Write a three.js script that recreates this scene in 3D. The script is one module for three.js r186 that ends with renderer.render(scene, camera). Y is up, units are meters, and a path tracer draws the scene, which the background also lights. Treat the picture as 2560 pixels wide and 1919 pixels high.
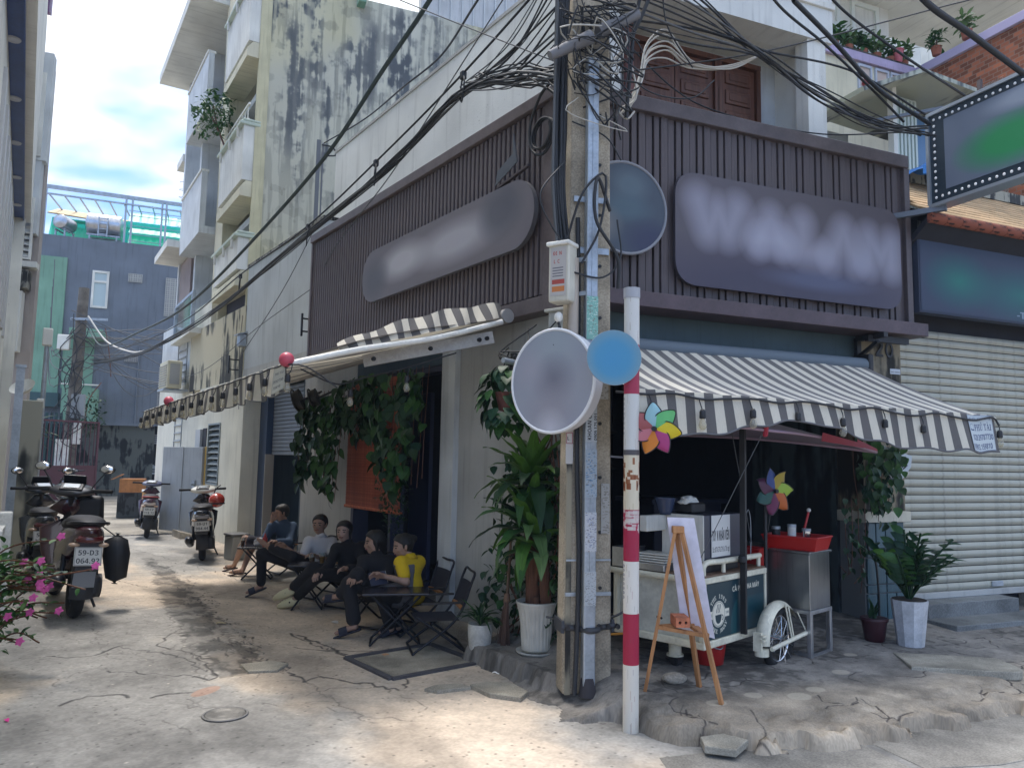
import * as THREE from 'three';
import { mergeGeometries } from 'three/addons/utils/BufferGeometryUtils.js';
import { RoundedBoxGeometry } from 'three/addons/geometries/RoundedBoxGeometry.js';

// ------------------------------------------------------------ camera, sky, sun, exposure
const scene = new THREE.Scene();
const camera = new THREE.PerspectiveCamera(53.59, 2560 / 1919, 0.05, 900);
camera.position.set(0, 1.6, 0);
camera.rotation.set(0.09948, 0, 0.018326, 'XYZ');
const renderer = new THREE.WebGLRenderer({ antialias: true });
renderer.toneMapping = THREE.LinearToneMapping;
renderer.toneMappingExposure = 1.75;
renderer.shadowMap.enabled = true;

const V = (x, y, z) => new THREE.Vector3(x, y, z);
const lerp = (a, b, t) => a + (b - a) * t, clamp = (x, a = 0, b = 1) => Math.min(b, Math.max(a, x));
const sst = (a, b, x) => { const t = clamp((x - a) / (b - a)); return t * t * (3 - 2 * t); };
let seed = 7;
const rnd = () => { seed = (seed * 1664525 + 1013904223) >>> 0; return seed / 4294967296; };
const rr = (a, b) => a + (b - a) * rnd();
const reseed = n => { seed = n >>> 0; };
// value noise, periodic when a period is given
const hsh = (x, y, z) => { let h = (Math.imul(x, 374761393) + Math.imul(y, 668265263) + Math.imul(z, 2147483647 ^ 0x5bd1e995)) | 0; h = Math.imul(h ^ (h >>> 13), 1274126177); h ^= h >>> 16; return (h >>> 0) / 4294967296; };
function noise2(x, y, px = 0, py = 0, s = 0) {
  const xi = Math.floor(x), yi = Math.floor(y); let fx = x - xi, fy = y - yi;
  fx = fx * fx * (3 - 2 * fx); fy = fy * fy * (3 - 2 * fy);
  const w = (a, p) => p ? ((a % p) + p) % p : a;
  const x0 = w(xi, px), x1 = w(xi + 1, px), y0 = w(yi, py), y1 = w(yi + 1, py);
  return lerp(lerp(hsh(x0, y0, s), hsh(x1, y0, s), fx), lerp(hsh(x0, y1, s), hsh(x1, y1, s), fx), fy);
}
function fbm2(x, y, oct = 4, px = 0, py = 0, s = 0) { let v = 0, a = 0.5, n = 0; for (let i = 0; i < oct; i++) { v += a * noise2(x, y, px, py, s + i * 17); n += a; x *= 2; y *= 2; px *= 2; py *= 2; a *= 0.5; } return v / n; }
function noise3(x, y, z) {
  const xi = Math.floor(x), yi = Math.floor(y), zi = Math.floor(z); let fx = x - xi, fy = y - yi, fz = z - zi;
  fx = fx * fx * (3 - 2 * fx); fy = fy * fy * (3 - 2 * fy); fz = fz * fz * (3 - 2 * fz);
  const q = (k) => lerp(lerp(hsh(xi, yi, k), hsh(xi + 1, yi, k), fx), lerp(hsh(xi, yi + 1, k), hsh(xi + 1, yi + 1, k), fx), fy);
  return lerp(q(zi), q(zi + 1), fz);
}
function cell2(x, y) { let b = 9, id = 0; const xi = Math.floor(x), yi = Math.floor(y); for (let j = -1; j < 2; j++) for (let i = -1; i < 2; i++) { const dx = xi + i + hsh(xi + i, yi + j, 91) - x, dy = yi + j + hsh(xi + i, yi + j, 92) - y, d = dx * dx + dy * dy; if (d < b) { b = d; id = hsh(xi + i, yi + j, 93); } } return id; }
const fbm3 = (x, y, z, o = 4) => { let v = 0, a = 0.5, n = 0; for (let i = 0; i < o; i++) { v += a * noise3(x, y, z); n += a; x = x * 2 + 3.1; y = y * 2 + 1.7; z = z * 2 + 5.3; a *= 0.5; } return v / n; };

const SUN = V(-0.68, 0, -0.73).normalize().multiplyScalar(Math.cos(72 * Math.PI / 180)).setY(Math.sin(72 * Math.PI / 180));
{ // a bright sky of broken high cloud over blue
  const W = 1536, H = 768, data = new Float32Array(W * H * 4);
  for (let j = 0; j < H; j++) {
    const el = (j + 0.5) / H * Math.PI - Math.PI / 2, sy = Math.sin(el), cy = Math.cos(el);
    for (let i = 0; i < W; i++) {
      const az = ((i + 0.5) / W - 0.5) * 2 * Math.PI, dx = cy * Math.cos(az), dz = cy * Math.sin(az);
      let r, g, b;
      if (sy < -0.02) { r = 0.30; g = 0.29; b = 0.27; } else {
        const k = 1 / (Math.max(sy, 0) + 0.12), u = dx * k * 2.2, v = dz * k * 2.2;
        const wx = fbm2(u * 0.8 + 9, v * 0.8, 3, 0, 0, 3) * 1.6;
        const big = fbm2(u * 0.42 + 3.7 + wx * 0.4, v * 0.55 + 6.1, 4, 0, 0, 5), fine = fbm2(u * 2.1 + wx, v * 3.1 + wx, 5, 0, 0, 9);
        const c = clamp(sst(0.37, 0.62, big * 0.60 + fine * 0.40 + 0.16 * sy - 0.075));
        const t = Math.pow(1 - Math.max(sy, 0), 3);
        const br = lerp(0.17, 0.42, t), bg = lerp(0.42, 0.64, t), bb = lerp(0.95, 1.0, t);
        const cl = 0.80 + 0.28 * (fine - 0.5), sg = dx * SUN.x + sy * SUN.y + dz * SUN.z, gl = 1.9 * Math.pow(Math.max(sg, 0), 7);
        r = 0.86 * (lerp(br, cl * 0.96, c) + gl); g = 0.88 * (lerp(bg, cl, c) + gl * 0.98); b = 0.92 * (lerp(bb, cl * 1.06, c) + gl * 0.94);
      }
      const o = (j * W + i) * 4; data[o] = r; data[o + 1] = g; data[o + 2] = b; data[o + 3] = 1;
    }
  }
  const sky = new THREE.DataTexture(data, W, H, THREE.RGBAFormat, THREE.FloatType);
  sky.mapping = THREE.EquirectangularReflectionMapping; sky.magFilter = sky.minFilter = THREE.LinearFilter; sky.wrapS = THREE.RepeatWrapping; sky.needsUpdate = true;
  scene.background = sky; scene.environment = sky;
}
const sun = new THREE.DirectionalLight(new THREE.Color().setRGB(1, 0.93, 0.86), 2.0);
sun.position.copy(SUN).multiplyScalar(60).add(V(-2, 0, -8)); sun.target.position.set(-2, 0, -8);
sun.castShadow = true; sun.shadow.radius = 22; sun.shadow.mapSize.set(4096, 4096);
Object.assign(sun.shadow.camera, { left: -22, right: 22, top: 22, bottom: -22, near: 5, far: 130 });
scene.add(sun, sun.target);
scene.fog = new THREE.FogExp2(new THREE.Color().setRGB(0.62, 0.78, 1.0), 0.0012);

// ------------------------------------------------------------ frames: L runs along the alley wall of the cafe, R along its street front
class Frame {
  constructor(o, ry) { this.o = o; this.ry = ry; this.x = V(Math.cos(ry), 0, -Math.sin(ry)); this.z = V(Math.sin(ry), 0, Math.cos(ry)); }
  p(x, y, z) { return this.o.clone().addScaledVector(this.x, x).addScaledVector(this.z, z).add(V(0, y, 0)); }
  xz(P) { const d = P.clone().sub(this.o); return [d.dot(this.x), d.dot(this.z)]; }
}
const C0 = V(0.522, 0, -5.911);
const W0 = new Frame(V(0, 0, 0), 0), FL = new Frame(C0, -0.9547), FR = new Frame(C0, 0.38397);
const KT = FL.p(-9.6, 0, 0), FT = new Frame(KT, 0.38397), FM = new Frame(KT, -1.0018);
const FE = new Frame(V(-15.62, 0, -27.92), 0.38397), FC = new Frame(V(1.314, 0, -5.2275), 0.7854);

// ------------------------------------------------------------ geometry helpers
function fin(g) {
  g = g.index ? g.toNonIndexed() : g;
  for (const k of Object.keys(g.attributes)) if (!['position', 'normal', 'uv'].includes(k)) g.deleteAttribute(k);
  if (!g.attributes.normal) g.computeVertexNormals();
  if (!g.attributes.uv) g.setAttribute('uv', new THREE.BufferAttribute(new Float32Array(g.attributes.position.count * 2), 2));
  g.morphAttributes = {}; return g;
}
function xf(g, p = [0, 0, 0], r = [0, 0, 0], s = [1, 1, 1]) {
  return g.applyMatrix4(new THREE.Matrix4().compose(V(...p), new THREE.Quaternion().setFromEuler(new THREE.Euler(...r)), V(...(Array.isArray(s) ? s : [s, s, s]))));
}
function muv(g) { // texture coordinates in metres, by the main direction of each face
  const p = g.attributes.position, n = g.attributes.normal, u = g.attributes.uv;
  for (let i = 0; i < p.count; i++) {
    const a = Math.abs(n.getX(i)), b = Math.abs(n.getY(i)), c = Math.abs(n.getZ(i));
    if (b >= a && b >= c) u.setXY(i, p.getX(i), p.getZ(i)); else if (a >= c) u.setXY(i, p.getZ(i), p.getY(i)); else u.setXY(i, p.getX(i), p.getY(i));
  }
  return g;
}
const bx = (w, h, d, x = 0, y = 0, z = 0, r = [0, 0, 0]) => xf(fin(new THREE.BoxGeometry(w, h, d)), [x, y, z], r);
const bb = (x0, x1, y0, y1, z0, z1) => bx(Math.abs(x1 - x0), Math.abs(y1 - y0), Math.abs(z1 - z0), (x0 + x1) / 2, (y0 + y1) / 2, (z0 + z1) / 2);
const rb = (w, h, d, rad, x = 0, y = 0, z = 0, r = [0, 0, 0], seg = 2) => xf(fin(new RoundedBoxGeometry(w, h, d, seg, Math.min(rad, w / 2.01, h / 2.01, d / 2.01))), [x, y, z], r);
const rbb = (x0, x1, y0, y1, z0, z1, rad) => rb(x1 - x0, y1 - y0, z1 - z0, rad, (x0 + x1) / 2, (y0 + y1) / 2, (z0 + z1) / 2);
const cyl = (r0, r1, h, x = 0, y = 0, z = 0, seg = 20, r = [0, 0, 0], open = false) => xf(fin(new THREE.CylinderGeometry(r1, r0, h, seg, 1, open)), [x, y, z], r);
const sph = (r, x = 0, y = 0, z = 0, s = [1, 1, 1], seg = 16) => xf(fin(new THREE.SphereGeometry(r, seg, Math.max(8, seg * 0.7 | 0))), [x, y, z], [0, 0, 0], s);
const A3 = a => a.isVector3 ? a : V(...a);
function rod(a, b, r, r2 = r, seg = 10) {
  a = A3(a); b = A3(b); const d = b.clone().sub(a), g = fin(new THREE.CylinderGeometry(r2, r, d.length(), seg));
  g.applyQuaternion(new THREE.Quaternion().setFromUnitVectors(V(0, 1, 0), d.clone().normalize())); g.translate((a.x + b.x) / 2, (a.y + b.y) / 2, (a.z + b.z) / 2); return g;
}
const tube = (pts, r, seg = 40, rad = 8, closed = false) => fin(new THREE.TubeGeometry(new THREE.CatmullRomCurve3(pts.map(A3), closed, 'centripetal'), seg, r, rad, closed));
function bar(a, b, w, h, up = V(0, 1, 0)) { // rectangular bar from a to b
  a = A3(a); b = A3(b); const d = b.clone().sub(a), L = d.length(), zx = d.clone().normalize(); let xx = up.clone().cross(zx); if (xx.lengthSq() < 1e-6) xx = V(1, 0, 0); xx.normalize();
  const yy = zx.clone().cross(xx), g = fin(new THREE.BoxGeometry(w, h, L)); g.applyMatrix4(new THREE.Matrix4().makeBasis(xx, yy, zx)); g.translate((a.x + b.x) / 2, (a.y + b.y) / 2, (a.z + b.z) / 2); return g;
}
const lathe = (prof, seg = 32) => fin(new THREE.LatheGeometry(prof.map(p => new THREE.Vector2(...p)), seg));
const shp = pts => new THREE.Shape(pts.map(p => new THREE.Vector2(...p)));
const ext = (pts, depth, bev = 0, at = [0, 0, 0], r = [0, 0, 0]) => xf(fin(new THREE.ExtrudeGeometry(pts instanceof THREE.Shape ? pts : shp(pts), { depth, bevelEnabled: bev > 0, bevelSize: bev, bevelThickness: bev, bevelSegments: 2, curveSegments: 10 })), at, r);
function plane(w, h, at = [0, 0, 0], r = [0, 0, 0], ws = 1, hs = 1) { return xf(fin(new THREE.PlaneGeometry(w, h, ws, hs)), at, r); }
// a skin over a grid of points P(i, j), with uv (i, j)
function sheet(nu, nv, f, uvf) {
  const pos = [], uv = [], idx = [];
  for (let j = 0; j <= nv; j++) for (let i = 0; i <= nu; i++) { const p = f(i / nu, j / nv); pos.push(p.x, p.y, p.z); const q = uvf ? uvf(i / nu, j / nv) : [i / nu, j / nv]; uv.push(q[0], q[1]); }
  for (let j = 0; j < nv; j++) for (let i = 0; i < nu; i++) { const a = j * (nu + 1) + i, b = a + 1, c = a + nu + 1, d = c + 1; idx.push(a, d, b, a, c, d); }
  const g = new THREE.BufferGeometry(); g.setAttribute('position', new THREE.Float32BufferAttribute(pos, 3)); g.setAttribute('uv', new THREE.Float32BufferAttribute(uv, 2)); g.setIndex(idx); g.computeVertexNormals(); return fin(g);
}
// a closed skin over oval cross-sections: [centre, half-width, half-height, squareness] along a path whose sections stand across `dir`
function loft(secs, n = 20) {
  const pos = [], idx = [], uv = [];
  secs.forEach(([c, w, h, e = 2.4, top = 1], k) => {
    const a = secs[Math.max(0, k - 1)][0], b = secs[Math.min(secs.length - 1, k + 1)][0], d = V(b[0] - a[0], b[1] - a[1], b[2] - a[2]).normalize();
    let side = V(0, 1, 0).cross(d); if (side.lengthSq() < 1e-4) side = V(0, 0, 1); side.normalize(); const up = d.clone().cross(side);
    for (let i = 0; i <= n; i++) {
      const t = i / n * 2 * Math.PI, cs = Math.cos(t), sn = Math.sin(t), q = x => Math.sign(x) * Math.pow(Math.abs(x), 2 / e), hh = sn > 0 ? h * top : h;
      const p = V(...c).addScaledVector(side, w * q(cs)).addScaledVector(up, hh * q(sn)); pos.push(p.x, p.y, p.z); uv.push(i / n, k / (secs.length - 1));
    }
  });
  const m = n + 1, K = secs.length;
  for (let k = 0; k < K - 1; k++) for (let i = 0; i < n; i++) { const a = k * m + i, b = a + 1, c = a + m, d = c + 1; idx.push(a, b, d, a, d, c); }
  for (const k of [0, K - 1]) { const c = pos.length / 3; pos.push(...secs[k][0]); uv.push(0.5, 0.5); for (let i = 0; i < n; i++) k ? idx.push(k * m + i, k * m + i + 1, c) : idx.push(k * m + i + 1, k * m + i, c); }
  const g = new THREE.BufferGeometry(); g.setAttribute('position', new THREE.Float32BufferAttribute(pos, 3)); g.setAttribute('uv', new THREE.Float32BufferAttribute(uv, 2)); g.setIndex(idx); g.computeVertexNormals(); return fin(g);
}

// ------------------------------------------------------------ naming helpers
const used = new Map();
function numbered(n) { const k = used.get(n) || 0; used.set(n, k + 1); return k ? n + '_' + String(k).padStart(3, '0') : n; }
function tag(o, label, category, group, kind) { if (label) o.userData.label = label; if (category) o.userData.category = category; if (group) o.userData.group = group; if (kind) o.userData.kind = kind; return o; }
function thing(name, label, category, F = W0, at = [0, 0, 0], turn = 0, group, kind) {
  const o = new THREE.Group(); o.name = numbered(name); scene.add(o); o.position.copy(F.p(...at)); o.rotation.y = F.ry + turn; return tag(o, label, category, group, kind);
}
function add(name, geos, mat, parent, keep = false) {
  geos = [geos].flat(); const g = geos.length > 1 ? mergeGeometries(geos) : geos[0]; if (!keep && !mat.userData.keepUV) muv(g);
  const m = new THREE.Mesh(g, mat); m.name = parent && parent !== scene ? name : numbered(name); m.castShadow = m.receiveShadow = true; (parent || scene).add(m); return m;
}
const addEach = (name, geos, m, parent) => geos.forEach(g => add(name, g, m, parent));
function piece(name, geo, mat, parent, p, q, s) { // a mesh that shares its geometry with its like
  const m = new THREE.Mesh(geo, mat); m.name = name; m.castShadow = m.receiveShadow = true; if (p) m.position.copy(A3(p)); if (q) q.isQuaternion ? m.quaternion.copy(q) : m.rotation.set(...q); if (s) Array.isArray(s) ? m.scale.set(...s) : m.scale.setScalar(s); parent.add(m); return m;
}
function grp(name, parent, p, r) { const o = new THREE.Group(); o.name = name; if (p) o.position.set(...p); if (r) o.rotation.set(...r); parent.add(o); return o; }
function copyOf(root, label, F, at, turn = 0) { const c = root.clone(); c.name = numbered(root.name.replace(/_\d+$/, '')); scene.add(c); c.position.copy(F.p(...at)); c.rotation.y = F.ry + turn; c.userData = { ...root.userData, label }; return c; }

// ------------------------------------------------------------ textures
function pixTex(w, h, fn, srgb = true) { // fn(u, v, i, j) -> grey or [r, g, b], 0..255
  const d = new Uint8Array(w * h * 4);
  for (let j = 0; j < h; j++) for (let i = 0; i < w; i++) { const c = fn(i / w, j / h, i, j), o = (j * w + i) * 4; if (c.length) { d[o] = c[0]; d[o + 1] = c[1]; d[o + 2] = c[2]; } else d[o] = d[o + 1] = d[o + 2] = c; d[o + 3] = 255; }
  const t = new THREE.DataTexture(d, w, h); t.wrapS = t.wrapT = THREE.RepeatWrapping; t.magFilter = THREE.LinearFilter; t.minFilter = THREE.LinearMipmapLinearFilter; t.generateMipmaps = true; if (srgb) t.colorSpace = THREE.SRGBColorSpace; t.needsUpdate = true; return t;
}
function canTex(w, h, draw, srgb = true) {
  const c = document.createElement('canvas'); c.width = w; c.height = h; const x = c.getContext('2d'); draw(x, w, h);
  const t = new THREE.CanvasTexture(c); if (srgb) t.colorSpace = THREE.SRGBColorSpace; t.wrapS = t.wrapT = THREE.RepeatWrapping; t.anisotropy = 8; return t;
}
const rep = (t, rx, ry = rx) => { const c = t.clone(); c.repeat.set(rx, ry); c.needsUpdate = true; return c; };
const TX = {
  grain: pixTex(256, 256, (u, v) => 255 * fbm2(u * 64, v * 64, 3, 64, 64, 1), false),
  mott: pixTex(512, 512, (u, v) => { const a = fbm2(u * 6, v * 6, 5, 6, 6, 2), b = fbm2(u * 40, v * 40, 3, 40, 40, 4); return 255 * clamp(0.80 + 0.22 * (a - 0.5) + 0.12 * (b - 0.5) + 0.1); }),
  wall: pixTex(512, 512, (u, v) => { // old paint: faint drips, blotches, specks
    const a = fbm2(u * 5, v * 5, 5, 5, 5, 6), dr = fbm2(u * 46, v * 3, 4, 46, 3, 8), sp = noise2(u * 180, v * 180, 180, 180, 5);
    let k = 0.93 + 0.16 * (a - 0.5) - 0.30 * Math.max(0, dr - 0.58) - (sp > 0.965 ? 0.12 : 0);
    return [255 * clamp(k), 255 * clamp(k * 0.995), 255 * clamp(k * 0.97)]; }),
  grime: pixTex(512, 512, (u, v) => { // black mould and bare patches on old plaster
    const a = fbm2(u * 7, v * 5, 6, 7, 5, 12), dr = fbm2(u * 40, v * 4, 4, 40, 4, 14), k = sst(0.50, 0.62, a * 0.7 + dr * 0.3);
    return [lerp(205, 62, k), lerp(203, 66, k), lerp(190, 70, k)]; }),
  wood: pixTex(256, 512, (u, v) => { const g = fbm2(u * 22, v * 2, 4, 22, 2, 20) + 0.35 * fbm2(u * 90, v * 4, 2, 90, 4, 21); const k = 0.62 + 0.42 * g; return [255 * clamp(k), 250 * clamp(k * 0.97), 240 * clamp(k * 0.93)]; }),
  conc: pixTex(512, 512, (u, v) => { const a = fbm2(u * 4, v * 4, 6, 4, 4, 30), s = noise2(u * 150, v * 150, 150, 150, 31); let k = 0.74 + 0.5 * (a - 0.5) + 0.16 * (s - 0.5); return [255 * clamp(k), 250 * clamp(k), 240 * clamp(k)]; }),
  leaf: pixTex(64, 128, (u, v) => { const rib = Math.abs(u - 0.5), k = 0.78 + 0.22 * fbm2(u * 8, v * 10, 3, 8, 10, 40) + (rib < 0.035 ? 0.22 : 0); return [235 * clamp(k), 250 * clamp(k), 215 * clamp(k)]; }),
  fabric: pixTex(128, 128, (u, v, i, j) => 255 * (0.78 + 0.12 * ((i >> 1 ^ j >> 1) & 1) + 0.1 * noise2(u * 40, v * 40, 40, 40, 3))),
  stripe: pixTex(256, 64, (u, v) => { const s = u < 0.5, n = 0.95 + 0.05 * noise2(u * 60, v * 20, 60, 20, 3); return s ? [226 * n, 219 * n, 202 * n] : [103 * n, 100 * n, 99 * n]; }),
  rust: pixTex(256, 256, (u, v) => { const k = sst(0.52, 0.66, fbm2(u * 8, v * 8, 5, 8, 8, 50)); return [lerp(235, 120, k), lerp(232, 74, k), lerp(224, 48, k)]; }),
};
const GAIN = new Map([[TX.conc, 1.75], [TX.mott, 1.28], [TX.wall, 1.12], [TX.grime, 1.3], [TX.wood, 1.1], [TX.rust, 1.15], [TX.fabric, 1.35]]);
const col = c => Array.isArray(c) ? new THREE.Color().setRGB(...c) : new THREE.Color(c);
function mat(c, o = {}) {
  const { tex, size = 1, bump, bs = 0.002, bsize, keep, ...r } = o;
  const m = new (r.transmission || r.clearcoat || r.sheen ? THREE.MeshPhysicalMaterial : THREE.MeshStandardMaterial)({ color: col(c), roughness: 0.75, ...r });
  if (tex && GAIN.has(tex)) m.color.multiplyScalar(GAIN.get(tex));
  if (tex) m.map = rep(tex, 1 / size); if (bump) { m.bumpMap = rep(bump, 1 / (bsize || size)); m.bumpScale = bump === TX.grain ? Math.min(bs, 0.10 * (bsize || size) / 64) : bs; }
  m.userData.keepUV = !!keep; return m;
}
const M = {
  white: mat([0.72, 0.73, 0.72], { tex: TX.wall, size: 2.3, bump: TX.grain, bs: 0.003, bsize: 0.7, roughness: 0.9 }),
  cream: mat([0.66, 0.63, 0.50], { tex: TX.wall, size: 2.1, bump: TX.grain, bs: 0.003, bsize: 0.7, roughness: 0.9 }),
  grey: mat([0.42, 0.43, 0.44], { tex: TX.wall, size: 2.2, bump: TX.grain, bs: 0.003, bsize: 0.7, roughness: 0.9 }),
  bluewhite: mat([0.60, 0.64, 0.69], { tex: TX.wall, size: 1.9, bump: TX.grain, bs: 0.003, bsize: 0.7, roughness: 0.9 }),
  slate: mat([0.155, 0.185, 0.24], { tex: TX.wall, size: 3.1, bump: TX.grain, bs: 0.004, bsize: 0.9, roughness: 0.92 }),
  mint: mat([0.20, 0.37, 0.29], { tex: TX.wall, size: 2.7, bump: TX.grain, bs: 0.004, bsize: 0.9, roughness: 0.9 }),
  teal: mat([0.055, 0.085, 0.115], { tex: TX.wall, size: 2.2, bump: TX.grain, bs: 0.003, bsize: 0.8, roughness: 0.8 }),
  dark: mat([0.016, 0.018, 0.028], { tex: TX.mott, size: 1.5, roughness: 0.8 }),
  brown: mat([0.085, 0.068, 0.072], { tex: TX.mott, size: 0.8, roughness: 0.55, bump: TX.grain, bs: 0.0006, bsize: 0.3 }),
  brownlit: mat([0.115, 0.09, 0.09], { tex: TX.mott, size: 0.9, roughness: 0.5, bump: TX.grain, bs: 0.0006, bsize: 0.3 }),  // same cladding brown, made lighter in colour for the sunlit alley side
  black: mat([0.012, 0.012, 0.014], { roughness: 0.5 }), blackm: mat([0.014, 0.014, 0.017], { roughness: 0.35, metalness: 0.2 }),
  rubber: mat([0.014, 0.014, 0.015], { roughness: 0.85, bump: TX.grain, bs: 0.001, bsize: 0.1 }),
  galv: mat([0.36, 0.40, 0.44], { tex: TX.mott, size: 0.6, roughness: 0.45, metalness: 0.55 }),
  steel: mat([0.50, 0.51, 0.53], { tex: TX.mott, size: 0.9, roughness: 0.30, metalness: 0.9 }),
  chrome: mat([0.75, 0.76, 0.78], { roughness: 0.12, metalness: 1 }),
  pole: mat([0.36, 0.33, 0.28], { tex: TX.conc, size: 0.9, bump: TX.grain, bs: 0.004, bsize: 0.4, roughness: 0.95 }),
  conc: mat([0.33, 0.31, 0.28], { tex: TX.conc, size: 1.3, bump: TX.grain, bs: 0.006, bsize: 0.5, roughness: 0.95 }),
  woodlt: mat([0.42, 0.22, 0.10], { tex: TX.wood, size: 0.5, roughness: 0.6, bump: TX.wood, bs: 0.0008 }),
  wooddk: mat([0.13, 0.055, 0.036], { tex: TX.wood, size: 0.6, roughness: 0.5, bump: TX.wood, bs: 0.001 }),
  cartcream: mat([0.66, 0.63, 0.50], { tex: TX.mott, size: 0.7, roughness: 0.4 }),
  cable: mat([0.018, 0.02, 0.024], { roughness: 0.6 }), cable2: mat([0.03, 0.05, 0.05], { roughness: 0.6 }), cablew: mat([0.50, 0.48, 0.43], { roughness: 0.6 }), cableg: mat([0.09, 0.095, 0.10], { roughness: 0.6 }),
  glass: mat([0.9, 0.94, 0.94], { transmission: 1, roughness: 0.04, ior: 1.45, thickness: 0 }),
  pane: mat([0.10, 0.17, 0.18], { roughness: 0.08, metalness: 0.0, clearcoat: 1, clearcoatRoughness: 0.05 }),
  panegreen: mat([0.12, 0.30, 0.25], { roughness: 0.1, clearcoat: 1, clearcoatRoughness: 0.05 }),
  red: mat([0.42, 0.02, 0.02], { roughness: 0.45 }), redp: mat([0.36, 0.012, 0.035], { roughness: 0.5, tex: TX.mott, size: 0.5 }),
  soil: mat([0.05, 0.035, 0.025], { roughness: 1, tex: TX.conc, size: 0.2, bump: TX.grain, bs: 0.01, bsize: 0.1 }),
  wpaint: mat([0.72, 0.71, 0.66], { tex: TX.mott, size: 0.6, roughness: 0.55 }), ceram: mat([0.60, 0.60, 0.58], { tex: TX.wall, size: 0.5, roughness: 0.45 }),
  skin: mat([0.33, 0.20, 0.145], { roughness: 0.6, tex: TX.mott, size: 0.3 }), hair: mat([0.01, 0.009, 0.009], { roughness: 0.6 }),
};
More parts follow.
